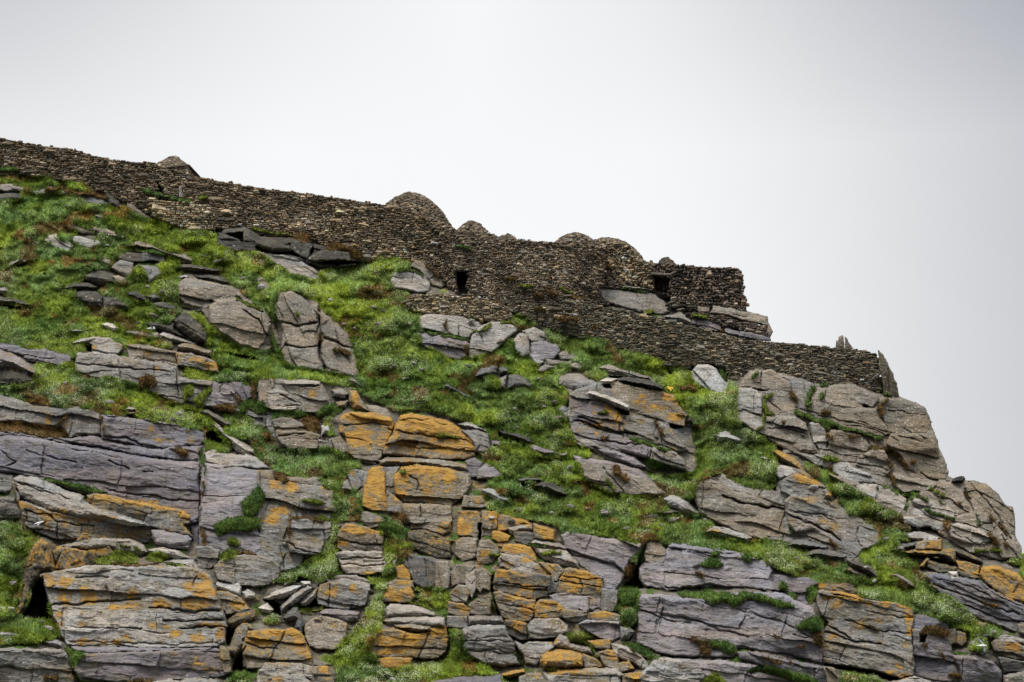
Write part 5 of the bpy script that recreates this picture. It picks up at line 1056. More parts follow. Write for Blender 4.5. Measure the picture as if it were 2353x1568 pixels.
def rock_material():
    m, t = new_mat('weathered_sandstone'); b = NB(t)
    pos = b.n('ShaderNodeNewGeometry').outputs['Position']
    col = b.n('ShaderNodeAttribute', attribute_name='Col').outputs['Color']
    aux = b.n('ShaderNodeAttribute', attribute_name='Aux').outputs['Color']      # r orange lichen, g pale spots, b stain
    sp = b.n('ShaderNodeSeparateColor', {0: aux}).outputs
    mp = b.n('ShaderNodeMapping', {'Vector': pos, 'Rotation': (0, math.radians(9), 0), 'Scale': (0.55, 0.9, 3.4)}).outputs[0]
    strat = b.noise(mp, 1.5, 7, 0.65)
    fine = b.noise(mp, 7.0, 6, 0.7)
    grit = b.noise(pos, 9.0, 5, 0.7)
    blotch = b.noise(pos, 0.9, 6, 0.65)
    vb = b.n('ShaderNodeMapRange', {'Value': strat, 'From Min': 0.3, 'From Max': 0.7, 'To Min': 0.62, 'To Max': 1.25}).outputs[0]
    vg = b.n('ShaderNodeMapRange', {'Value': grit, 'From Min': 0.3, 'From Max': 0.7, 'To Min': 0.70, 'To Max': 1.25}).outputs[0]
    vf = b.n('ShaderNodeMapRange', {'Value': fine, 'From Min': 0.3, 'From Max': 0.7, 'To Min': 0.82, 'To Max': 1.16}).outputs[0]
    k = b.m('MULTIPLY', b.m('MULTIPLY', vb, vg), vf)
    base = b.n('ShaderNodeVectorMath', {0: col, 'Scale': k}, operation='SCALE').outputs[0]
    # grey green crust and dark water stains
    crust = b.step(b.noise(pos, 1.7, 8, 0.7), 0.50, 0.64)
    base = b.mix(b.m('MULTIPLY', crust, 0.5), base, (0.17, 0.165, 0.12, 1))
    vstr = b.n('ShaderNodeMapping', {'Vector': pos, 'Scale': (2.6, 1.0, 0.35)}).outputs[0]
    st = b.m('MULTIPLY', b.step(b.noise(vstr, 1.0, 6, 0.6), 0.53, 0.70), b.m('MULTIPLY', sp[2], 0.6))
    base = b.mix(st, base, (0.07, 0.06, 0.055, 1))
    # white lichen specks
    vo = b.n('ShaderNodeTexVoronoi', {'Vector': pos, 'Scale': 5.5, 'Randomness': 1.0}).outputs
    rnd = b.n('ShaderNodeSeparateColor', {0: vo['Color']}).outputs[0]
    spot = b.m('MULTIPLY', b.m('SUBTRACT', 1.0, b.step(b.m('ADD', vo['Distance'], b.m('MULTIPLY', grit, 0.3)), 0.30, 0.48)),
               b.m('GREATER_THAN', rnd, b.m('SUBTRACT', 1.0, b.m('MULTIPLY', sp[1], 0.75))))
    base = b.mix(b.m('MULTIPLY', spot, 0.75), base, (0.46, 0.44, 0.40, 1))
    # orange lichen: bright crust core, dull brown olive halo
    ln = b.m('ADD', b.m('MULTIPLY', blotch, 0.36), b.m('ADD', b.m('MULTIPLY', b.noise(pos, 3.4, 7, 0.75), 0.40), b.m('MULTIPLY', b.noise(pos, 11.0, 4, 0.7), 0.24)))
    lv = b.m('ADD', ln, b.m('MULTIPLY', b.m('SUBTRACT', sp[0], 0.50), 0.19))
    has = b.step(sp[0], 0.01, 0.08)
    halo = b.m('MULTIPLY', b.step(lv, 0.445, 0.50), has)
    core = b.m('MULTIPLY', b.step(lv, 0.515, 0.555), has)
    hcol = b.mix(b.step(grit, 0.35, 0.65), (0.095, 0.078, 0.040, 1), (0.21, 0.165, 0.085, 1))
    ccol = b.mix(b.step(b.noise(pos, 2.3, 5, 0.6), 0.35, 0.65), (0.37, 0.180, 0.024, 1), (0.52, 0.285, 0.030, 1))
    ccol = b.mix(b.m('MULTIPLY', b.step(fine, 0.42, 0.65), 0.65), ccol, (0.24, 0.15, 0.05, 1))
    base = b.mix(b.m('MULTIPLY', halo, 0.62), base, hcol)
    base = b.mix(b.m('MULTIPLY', core, b.m('ADD', 0.55, b.m('MULTIPLY', b.step(grit, 0.35, 0.6), 0.4))), base, ccol)
    h = b.m('ADD', b.m('MULTIPLY', strat, 0.9), b.m('ADD', b.m('MULTIPLY', fine, 0.55), b.m('MULTIPLY', grit, 0.35)))
    bump = b.n('ShaderNodeBump', {'Height': h, 'Strength': 0.9, 'Distance': 0.16}).outputs[0]
    bs = b.n('ShaderNodeBsdfPrincipled', {'Base Color': base, 'Roughness': 0.88, 'Normal': bump})
    bs.inputs['Specular IOR Level'].default_value = 0.3
    b.n('ShaderNodeOutputMaterial', {'Surface': bs.outputs[0]})
    return m

def stone_material():
    m, t = new_mat('dry_laid_stone'); b = NB(t)
    pos = b.n('ShaderNodeNewGeometry').outputs['Position']
    col = b.n('ShaderNodeAttribute', attribute_name='Col').outputs['Color']
    g1 = b.noise(pos, 14.0, 5, 0.7)
    g2 = b.noise(pos, 0.8, 6, 0.6)
    k = b.m('MULTIPLY', b.n('ShaderNodeMapRange', {'Value': g1, 'From Min': 0.3, 'From Max': 0.7, 'To Min': 0.7, 'To Max': 1.3}).outputs[0],
            b.n('ShaderNodeMapRange', {'Value': g2, 'From Min': 0.3, 'From Max': 0.7, 'To Min': 0.65, 'To Max': 1.35}).outputs[0])
    base = b.n('ShaderNodeVectorMath', {0: col, 'Scale': k}, operation='SCALE').outputs[0]
    lich = b.step(b.noise(pos, 3.1, 7, 0.7), 0.57, 0.66)
    base = b.mix(b.m('MULTIPLY', lich, 0.28), base, (0.22, 0.21, 0.14, 1))
    bump = b.n('ShaderNodeBump', {'Height': g1, 'Strength': 0.8, 'Distance': 0.05}).outputs[0]
    bs = b.n('ShaderNodeBsdfPrincipled', {'Base Color': base, 'Roughness': 0.9, 'Normal': bump})
    bs.inputs['Specular IOR Level'].default_value = 0.25
    b.n('ShaderNodeOutputMaterial', {'Surface': bs.outputs[0]})
    return m

def turf_material(name, bumpd):
    m, t = new_mat(name); b = NB(t)
    pos = b.n('ShaderNodeNewGeometry').outputs['Position']
    col = b.n('ShaderNodeAttribute', attribute_name='Col').outputs['Color']
    g1 = b.noise(pos, 7.0, 6, 0.7)
    k = b.n('ShaderNodeMapRange', {'Value': g1, 'From Min': 0.3, 'From Max': 0.7, 'To Min': 0.6, 'To Max': 1.35}).outputs[0]
    base = b.n('ShaderNodeVectorMath', {0: col, 'Scale': k}, operation='SCALE').outputs[0]
    args = {'Base Color': base, 'Roughness': 0.95}
    if bumpd:
        args['Normal'] = b.n('ShaderNodeBump', {'Height': g1, 'Strength': 0.9, 'Distance': bumpd}).outputs[0]
    bs = b.n('ShaderNodeBsdfPrincipled', args)
    bs.inputs['Specular IOR Level'].default_value = 0.15
    b.n('ShaderNodeOutputMaterial', {'Surface': bs.outputs[0]})
    return m

def plain_material(name, c, rough=0.7):
    m, t = new_mat(name); b = NB(t)
    pos = b.n('ShaderNodeNewGeometry').outputs['Position']
    k = b.n('ShaderNodeMapRange', {'Value': b.noise(pos, 12.0, 3), 'From Min': 0.3, 'From Max': 0.7, 'To Min': 0.85, 'To Max': 1.12}).outputs[0]
    base = b.n('ShaderNodeVectorMath', {0: c, 'Scale': k}, operation='SCALE').outputs[0]
    bs = b.n('ShaderNodeBsdfPrincipled', {'Base Color': base, 'Roughness': rough})
    b.n('ShaderNodeOutputMaterial', {'Surface': bs.outputs[0]})
    return m

M_ROCK = rock_material()
M_STONE = stone_material()
M_TURF = turf_material('turf', 0.12)
M_BLADE = turf_material('blades', 0)
M_WHITE = plain_material('campion_petals', (0.52, 0.58, 0.34))
M_YELLOW = plain_material('yellow_petals', (0.62, 0.40, 0.02))

# ---------------------------------------------------------------- mesh building
def make_obj(name, V, Fq, Ft, mat, cols=None, aux=None, parent=None, origin=None, smooth=False):
    V = np.asarray(V, float)
    if origin is None:
        lo = V.min(0); hi = V.max(0)
        origin = np.array([(lo[0] + hi[0]) / 2, (lo[1] + hi[1]) / 2, lo[2]])
    me = bpy.data.meshes.new(name)
    nq = 0 if Fq is None else len(Fq); ntr = 0 if Ft is None else len(Ft)
    me.vertices.add(len(V))
    me.vertices.foreach_set('co', (V - origin).astype(np.float32).ravel())
    li = []
    if nq: li.append(np.asarray(Fq, np.int32).ravel())
    if ntr: li.append(np.asarray(Ft, np.int32).ravel())
    li = np.concatenate(li)
    me.loops.add(len(li)); me.loops.foreach_set('vertex_index', li)
    me.polygons.add(nq + ntr)
    st = np.concatenate([np.arange(nq) * 4, nq * 4 + np.arange(ntr) * 3]).astype(np.int32)
    me.polygons.foreach_set('loop_start', st)
    me.polygons.foreach_set('use_smooth', np.full(nq + ntr, smooth))
    me.update(calc_edges=True)
    me.validate()
    for nm, arr in (('Col', cols), ('Aux', aux)):
        if arr is not None:
            a = me.color_attributes.new(nm, 'FLOAT_COLOR', 'POINT')
            c4 = np.ones((len(V), 4), np.float32); c4[:, :3] = arr
            a.data.foreach_set('color', c4.ravel())
    me.materials.append(mat)
    o = bpy.data.objects.new(name, me)
    COL.objects.link(o)
    if parent is not None:
        o.parent = parent
        o.location = (np.asarray(origin) - np.asarray(parent['_o'])).tolist() if '_o' in parent.keys() else origin.tolist()
    else:
        o.location = origin.tolist()
    return o

def thing(name, origin, label, cat, group=None):
    o = bpy.data.objects.new(name, None)
    COL.objects.link(o)
    o.location = list(origin); o['_o'] = list(map(float, origin))
    o['label'] = label; o['category'] = cat
    if group: o['group'] = group
    return o

def tag(o, label, cat, group=None):
    o['label'] = label; o['category'] = cat
    if group: o['group'] = group
    return o

def grid_faces(ok):
    idx = -np.ones(ok.shape, np.int64); idx[ok] = np.arange(ok.sum())
    a, b, c, d = idx[:-1, :-1], idx[1:, :-1], idx[1:, 1:], idx[:-1, 1:]
    g = (a >= 0) & (b >= 0) & (c >= 0) & (d >= 0)
    q = np.stack([a[g], b[g], c[g], d[g]], 1)
    # corner triangles where three of four are valid
    tr = []
    for m, (x, y, z) in (((a < 0), (b, c, d)), ((b < 0), (a, c, d)), ((c < 0), (a, b, d)), ((d < 0), (a, b, c))):
        k = m & (x >= 0) & (y >= 0) & (z >= 0)
        tr.append(np.stack([x[k], y[k], z[k]], 1))
    return q, np.concatenate(tr)

def patch_verts(U, V, sd):
    """snap the ring just outside the outline onto it"""
    gy, gx = np.gradient(sd, S)
    gl = np.sqrt(gx * gx + gy * gy) + 1e-6
    ok = sd > -S * 0.8
    out = sd < 0
    U2 = np.where(out, U - sd * gx / gl, U); V2 = np.where(out, V - sd * gy / gl, V)
    return U2, V2, ok, out

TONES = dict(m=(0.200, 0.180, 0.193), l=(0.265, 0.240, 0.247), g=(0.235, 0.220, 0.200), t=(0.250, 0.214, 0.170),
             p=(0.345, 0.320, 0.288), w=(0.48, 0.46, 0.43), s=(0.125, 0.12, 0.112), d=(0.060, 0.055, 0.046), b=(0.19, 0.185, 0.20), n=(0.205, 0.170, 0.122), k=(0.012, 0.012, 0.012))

def layered(a, b, dip, th, seed, detail=1.0):
    ca, sa = math.cos(dip), math.sin(dip)
    s = b * ca + a * sa; l = a * ca - b * sa
    s = s + 0.30 * th * fbm(l / (2.2 * th), s / (1.2 * th), seed, 3)
    q = s / th; i = np.floor(q); f = q - i
    # layers of uneven thickness
    jl = th * (1.6 + 2.4 * hsh(i, i * 0 + 3, seed))
    lw = l + 0.22 * th * fbm(s / th * 1.4, l / th * .4, seed + 3, 3)
    r = lw / jl + 7 * hsh(i, i * 0, seed); j = np.floor(r); g = r - j
    A = min(th, 1.2)
    n = (hsh(i, i * 0 + 9, seed) - .5) * 0.34 * A + (hsh(i, j, seed + 1) - .5) * 0.12 * A
    n = n + (hsh(i, j, seed + 6) - .5) * 0.35 * A * (g - .5) + (hsh(i, j, seed + 7) - .5) * 0.25 * A * (f - .5)
    n = n - 0.26 * A * hsh(i, i * 0 + 15, seed) ** 2 * f ** 1.5
    bi = np.round(q)
    ms = vn(l / (1.1 * th), bi * 3.7, seed + 4)
    n = n - 0.12 * A * np.exp(-((q - bi) * th / 0.034) ** 2) * sst(ms, .42, .85) * (0.35 + hsh(bi, bi * 0 + 5, seed))
    bj = np.round(r)
    n = n - 0.12 * A * np.exp(-((r - bj) * jl / 0.034) ** 2) * (hsh(bj, i, seed + 8) > .62)
    n = n + detail * (0.085 * fbm(l * .9, s * 3.2, seed + 11, 4, .6) + 0.05 * fbm(a * 2.6, b * 3.4, seed + 12, 3, .6))
    # chipped plates
    n = n + detail * 0.06 * (sst(fbm(l * 1.0, s * 2.6, seed + 13, 3), -.16, .16) - .5)
    n = n + 0.30 * A * fbm(l / (1.6 * th + .5), s / (1.1 * th + .4), seed + 14, 2)
    return n

ROCK_COUNT = 0
def build_rock(kind, tone, orange, rise, dip, th, label, P, seed, e=0.0, record=True, holl=True, name=None, cat=None):
    w = window(P, 12)
    U, V = GU[w], GV[w]
    c = P.mean(0)
    size = np.sqrt(max(1.0, (P.max(0) - P.min(0)).prod()))
    wa = min(3.2, size * 0.03 + 0.6)
    sd = poly_sd(U + wa * fbm(U / 17, V / 17, seed, 4, .6), V + wa * fbm(U / 15, V / 15, seed + 50, 4, .6), P) + (3.0 if kind == 'BK' else 2.0 if kind == 'CF' else 1.8)
    th = th * (1.35 if kind == 'CF' else 1.15)
    rise = rise * (.62 if kind in ('BK', 'CF', 'OC') else .8)
    if (sd > 0).sum() < 6:
        sd = poly_sd(U, V, P) + 1.2
    a = (U - c[0]) * MPP; b = (c[1] - V) * MPP
    A = U * MPP; B = -V * MPP
    rng = np.random.RandomState(seed)
    hb = (P[:, 1].max() - P[:, 1].min()) * MPP / 2
    kk = min(0.62 + rng.uniform(-.1, .1), 1.15 / max(hb, .3))
    if kind in ('SL', 'BL'):
        kk *= .5
    wb = (P[:, 0].max() - P[:, 0].min()) * MPP / 2
    yaw = rng.uniform(-.22, .16)
    yaw = np.sign(yaw) * min(abs(yaw), .6 / max(wb, .3))
    dm = sd * MPP
    gy, gx = np.gradient(sd, S)
    up = np.clip(gy * -1, -1, 1)        # sd grows upwards: we are at a lower edge
    big = kind in ('CF', 'OC')
    r = (0.06 + 0.13 * rise) * (1.0 if big else .65 if kind == 'BK' else 1.1)
    r = min(r, max(size * MPP * .25, .05))
    low = (0.4 if big else .3 if kind == 'BK' else 1.8) * np.clip(up, 0, 1)
    topb = (0.4 if kind == 'BK' else 0.9) * np.clip(-up, 0, 1)
    rr = r * (1 + low + topb) * (0.7 + .6 * vn(A * 1.3, B * 1.3, seed + 5))
    prof = 1 - (1 - np.clip(dm / rr, 0, 1)) ** 2.0
    n = e + kk * b + yaw * a + rise * (prof - .15)
    if kind == 'BL':
        dmx = max(dm.max(), .1)
        n = n + .35 * rise * np.sqrt(np.clip(dm / dmx, 0, 1))
    det = 1.0 if size > 40 else .6
    lay = layered(A, B, math.radians(dip), th, seed, det)
    n = n + lay * (1 if size > 60 else .7)
    if holl and kind not in ('SL', 'BL', 'PN'):
        n = n - CRK[w] - HOL[w] * .9
    elif kind in ('SL', 'BL'):
        n = n - CRK[w]
    ov = (HM[w] > 0) & (sd > 0)
    frac = ov.sum() / max(1, (sd > 0).sum())
    if frac > .25:
        dlt = np.mean(HN[w][ov]) - np.mean(n[ov])
        n = n + max(dlt + .25 * rise, 0)
        n = np.where(ov, np.maximum(n, HN[w] + .04), n)
    elif frac > 0:
        n = np.where(ov & (sd > 1), np.maximum(n, HN[w] + .05), n)
    U2, V2, ok, out = patch_verts(U, V, sd)
    nn = np.where(out, n - .9, n)
    if ok.sum() < 4:
        return None
    W = wpos(U2[ok], V2[ok], nn[ok])
    q, tr = grid_faces(ok)
    if len(q) + len(tr) == 0:
        return None
    # own colour of the stone
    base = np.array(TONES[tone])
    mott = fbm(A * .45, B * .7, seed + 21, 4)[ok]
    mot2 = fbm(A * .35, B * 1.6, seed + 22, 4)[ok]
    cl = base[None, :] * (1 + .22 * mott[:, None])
    warm = np.clip(mot2 * 1.4, -1, 1)[:, None]
    cl = cl * (1 + warm * np.array([[.10, .0, -.12]]))
    lc = (hsh(np.floor((B * math.cos(math.radians(dip)) + A * math.sin(math.radians(dip))) / th), A * 0 + 1, seed + 2)[ok] - .5)
    cl = cl * (1 + .16 * lc[:, None])
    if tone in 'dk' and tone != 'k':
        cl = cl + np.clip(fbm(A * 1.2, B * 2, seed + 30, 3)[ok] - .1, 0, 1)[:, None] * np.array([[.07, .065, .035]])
    aux = np.zeros((ok.sum(), 3))
    topedge = np.clip(1 - dm / .5, 0, 1) * (up < .2)
    ol = orange * (.78 if orange < .6 else .80) + .56 * LGR[w] + .14 * topedge - .12 * np.clip(up, 0, 1) + .22 * fbm(A * .5, B * .8, seed + 23, 2)
    aux[:, 0] = np.where(orange + LGR[w] > .03, np.clip(ol, 0.0, 1.1), 0)[ok]
    aux[:, 1] = {'t': .75, 'p': .5, 'g': .5, 'n': .5, 'l': .08, 'm': .1}.get(tone, .1) + .2 * fbm(A * .6, B * .6, seed + 24, 2)[ok]
    aux[:, 2] = {'m': .8, 'g': .7, 't': .6, 'p': .35, 'l': .45, 'b': .6}.get(tone, .3)
    nm, ct = KINDNAME[kind] if name is None else (name, cat)
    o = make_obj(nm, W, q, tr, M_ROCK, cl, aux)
    tag(o, label, ct)
    if record:
        ins = sd > 0
        HN[w] = np.where(ins, n, HN[w]); HM[w] = np.where(ins, 1, HM[w])
    return o

seed = 100
for sh, kd, tone, orange, rise, dip, th, label, pp in rows(ROCKS):
    seed += 37
    build_rock(kd, tone, float(orange), float(rise), float(dip), float(th), label, pts_of(sh, pp), seed)

# ---------------------------------------------------------------- dry stone walls
DOORS = {'low': np.array([[1048, 621], [1075, 621], [1073, 650], [1072, 679], [1057, 679], [1049, 655]], float),
         'high': np.array([[1502, 631], [1536, 634], [1535, 655], [1534, 676], [1514, 678], [1504, 662]], float),
         'slot': np.array([[362, 417], [366, 415], [371, 430], [373, 443], [363, 442]], float)}

WT = dict(w=(0.168, 0.132, 0.090), m=(0.178, 0.143, 0.103), y=(0.235, 0.190, 0.125), k=(0.112, 0.088, 0.068), g=(0.152, 0.130, 0.094), d=(0.085, 0.076, 0.055))

def stones(C, T, Uv, N, dims, rng, colr):
    """many rough hewn stones: C centre of the front, T along, Uv up, N out; dims length, height, depth"""
    n = len(C)
    V = np.zeros((n, 12, 3))
    for k, (x, y) in enumerate(((-1, -1), (1, -1), (1, 1), (-1, 1))):
        jx = x + rng.uniform(-.22, .16, n) * x; jy = y + rng.uniform(-.28, .2, n) * y
        ox = (dims[:, 0] / 2 * jx)[:, None] * T; oy = (dims[:, 1] / 2 * jy)[:, None] * Uv
        V[:, k] = C + ox + oy - dims[:, 2:3] * N
        V[:, 4 + k] = C + ox + oy - (dims[:, 1:2] * .30) * N
        V[:, 8 + k] = C + ox * .72 + oy * .66 + (dims[:, 1] * rng.uniform(0, .28, n))[:, None] * N
    q = []
    for a in (0, 4):
        for k in range(4):
            k2 = (k + 1) % 4
            q.append([a + k, a + k2, a + 4 + k2, a + 4 + k])
    q.append([8, 9, 10, 11])
    q = np.array(q)
    Fq = (q[None] + (np.arange(n) * 12)[:, None, None]).reshape(-1, 4)
    cc = np.repeat(colr, 12, 0)
    return V.reshape(-1, 3), Fq, cc

def stone_cols(n, tone, rng, x=None, y=None):
    base = np.array(WT[tone])
    k = np.exp(rng.normal(0, .42, n))
    k[rng.rand(n) < .07] *= 2.0
    if x is not None:
        for px_, py_, sx_, sy_, g_ in ((1280, 615, 60, 28, .8), (720, 520, 150, 35, .45), (430, 485, 60, 22, .8), (900, 590, 70, 25, .5), (1040, 700, 70, 18, .5), (1120, 650, 40, 20, .5), (1450, 625, 45, 22, .5), (1620, 780, 90, 18, .35), (520, 500, 40, 18, -.45), (1560, 780, 60, 20, -.35), (950, 520, 60, 30, -.25)):
            k = k * (1 + g_ * np.exp(-((x - px_) / sx_) ** 2 - ((y - py_) / sy_) ** 2))
        k = k * (1 + .38 * fbm(x / 60, y / 40, 77, 3))
    c = base[None] * k[:, None]
    hue = rng.normal(0, .07, n)[:, None]
    return np.clip(c * (1 + hue * np.array([[1, .1, -1.2]])), .01, .6)

def wall_depth(base):
    bx, by = base[:, 0], base[:, 1]
    def f(u, v):
        vb = np.interp(u, bx, by)
        D = dist0(u, vb) - .35 + .13 * np.clip(vb - v, -20, 400) * .0255
        return dist0(u, v) - D
    return f

wall_fn = {}
for wi, (nm, label, ch, sl, tone, rough, base, pp) in enumerate(rows(WALLS)):
    ch, sl, rough = float(ch), float(sl), float(rough)
    P = pts_of('P', pp); base = pts_of('P', base)
    fn = wall_depth(base)
    if nm == 'bastion':
        f0 = wall_fn['upper_wall']
        fn = lambda u, v, f0=f0: f0(u, v) + .55
    wall_fn[nm] = fn
    w = window(P, 8); U, V = GU[w], GV[w]
    sd = poly_sd(U, V, P)
    for dn, dp in DOORS.items():
        sd = np.minimum(sd, -poly_sd(U, V, dp) - .5)
    n = fn(U, V) - .17 + .05 * fbm(U / 20, V / 20, wi, 3)
    U2, V2, ok, out = patch_verts(U, V, sd - 2.0)
    nn = np.where(out, n - 1.0, n)
    W = wpos(U2[ok], V2[ok], nn[ok]); q, tr = grid_faces(ok)
    ins = poly_sd(U, V, P) > 0
    HN[w] = np.where(ins, np.minimum(n + .1, .6), HN[w]); HM[w] = np.where(ins, 1, HM[w])
    rng = np.random.RandomState(900 + wi)
    u0, v0 = P.min(0) - 12; u1, v1 = P.max(0) + 12
    mp = .0258
    slope = {'upper_wall': .10, 'lower_wall': .09, 'terrace_wall': .06}.get(nm, .04)
    cu, cv = [], []; cw = []; chh = []
    y = v0 - slope * (u1 - u0)
    while y < v1 + 5:
        h = ch / mp * rng.uniform(.7, 1.35)
        m = int((u1 - u0) / (sl / mp) * 1.7) + 4
        L = sl / mp * np.exp(rng.normal(-.15, .42, m))
        x = u0 - rng.uniform(0, 20) + np.cumsum(L) - L / 2
        k = x < u1
        cu.append(x[k]); cw.append(L[k])
        cv.append(y + h / 2 + slope * (x[k] - u0) + 2.2 * fbm(x[k] / 45, y / 30 + x[k] * 0, 5 + wi, 2) + rng.normal(0, .35 * rough, k.sum()))
        chh.append(np.full(k.sum(), h) * rng.uniform(.8, 1.15, k.sum()))
        y += h
    cu, cv, cw, chh = map(np.concatenate, (cu, cv, cw, chh))
    sdc = poly_sd(cu, cv, P)
    keep = sdc > -rng.uniform(-.8, 1.6, len(cu))
    for dn, dp in DOORS.items():
        keep &= poly_sd(cu, cv, dp) < -.4 * cw * 0 - 1.2
    cu, cv, cw, chh = cu[keep], cv[keep], cw[keep], chh[keep]
    n_ = fn(cu, cv) + rng.normal(0, .035 * rough, len(cu)) + .06 * fbm(cu / 25, cv / 25, 40 + wi, 2)
    C = wpos(cu, cv, n_)
    ang = rng.normal(0, .05 + .16 * (rough - 1) + .03, len(cu)) - slope * .8
    if rough > 1.5:
        ang = ang + (rng.rand(len(cu)) < .35) * rng.uniform(-1.2, 1.2, len(cu))
    bigs = rng.rand(len(cu)) < .045
    yaw = rng.normal(0, .18, len(cu))
    T = np.stack([np.cos(ang) * np.cos(yaw), np.sin(yaw), np.sin(ang)], 1)
    Uv = np.stack([-np.sin(ang), np.zeros_like(ang) + .12, np.cos(ang)], 1)
    N = -np.cross(Uv, T); N = N / np.linalg.norm(N, axis=1)[:, None]
    N = np.where(N[:, 1:2] > 0, -N, N)
    dims = np.stack([cw * mp - .022, chh * mp - .016, np.full(len(cu), .22)], 1)
    dims[bigs, :2] *= rng.uniform(1.5, 2.4, (int(bigs.sum()), 2)); C[bigs] += N[bigs] * .03
    Vs, Fs, Cc = stones(C, T, Uv, N, dims, rng, stone_cols(len(cu), tone, rng, cu, cv))
    nb = len(W)
    Vall = np.concatenate([W, Vs]); Fall = np.concatenate([q, Fs + nb])
    ccore = np.tile(np.array([[.045, .04, .034]]), (nb, 1))
    o = make_obj({'bastion': 'wall_bay', 'rubble_wall': 'rubble_wall'}.get(nm, 'dry_stone_wall'), Vall, Fall, tr, M_STONE, np.concatenate([ccore, Cc]))
    tag(o, label, 'wall')

# doorways: a lintel and the dark passage through the wall
def doorway(name, key, fn, label, lint, deep, cat='doorway'):
    P = DOORS[key]; c = P.mean(0)
    n = fn(P[:, 0], P[:, 1]) - .02
    A = wpos(P[:, 0], P[:, 1], n)
    Bk = A + np.array([[.35, deep, 0.35 * deep]])
    org = A.mean(0) * 1.0; org[2] = A[:, 2].min()
    t = thing(name, org, label, cat)
    m = len(P)
    # thick jamb sides so that the passage has solid walls
    cen = A.mean(0)
    O1 = cen + (A - cen) * 1.25; O2 = O1 + np.array([[.35, deep, .35 * deep]])
    O1 = O1 + np.array([[0, .25, 0]])
    V = np.concatenate([A, Bk, O1, O2]); q = []
    for i in range(m):
        j = (i + 1) % m
        q += [[i, j, m + j, m + i], [2 * m + i, 2 * m + j, j, i], [2 * m + i, 3 * m + i, 3 * m + j, 2 * m + j]]
    tr = [[m, m + i, m + i + 1] for i in range(1, m - 1)] + [[3 * m, 3 * m + i, 3 * m + i + 1] for i in range(1, m - 1)]
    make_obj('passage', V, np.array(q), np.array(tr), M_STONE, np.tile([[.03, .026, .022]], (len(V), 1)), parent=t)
    if lint is not None:
        L = np.array(lint, float)
        nl = fn(L[:, 0], L[:, 1]) + .10
        Af = wpos(L[:, 0], L[:, 1], nl); Ab = Af + np.array([[0, .5, .1]])
        V = np.concatenate([Af, Ab])
        q = [[0, 1, 2, 3], [7, 6, 5, 4]] + [[i, 4 + i, 4 + (i + 1) % 4, (i + 1) % 4] for i in range(4)]
        lo = make_obj('lintel', V, np.array(q), None, M_ROCK, np.tile([[.20, .18, .14]], (8, 1)), np.tile([[0, .2, .3]], (8, 1)), parent=t)
        bv = lo.modifiers.new('bevel', 'BEVEL'); bv.width = .025; bv.segments = 2
    return t

doorway('doorway', 'low', wall_fn['doorway_wall'], 'narrow black doorway at the foot of the tall enclosure wall', [[1043, 616.5], [1081, 617], [1081, 622], [1043, 621.5]], 4.5)
doorway('doorway', 'high', wall_fn['square_wall'], 'dark doorway with a flat lintel slab near the square wall end', [[1495, 625], [1543, 628.5], [1543, 633.5], [1496, 631]], 4.5)
doorway('wall_opening', 'slot', wall_fn['upper_wall'], 'black slot in the upper wall under the small stone hut', None, 1.6, 'wall opening')

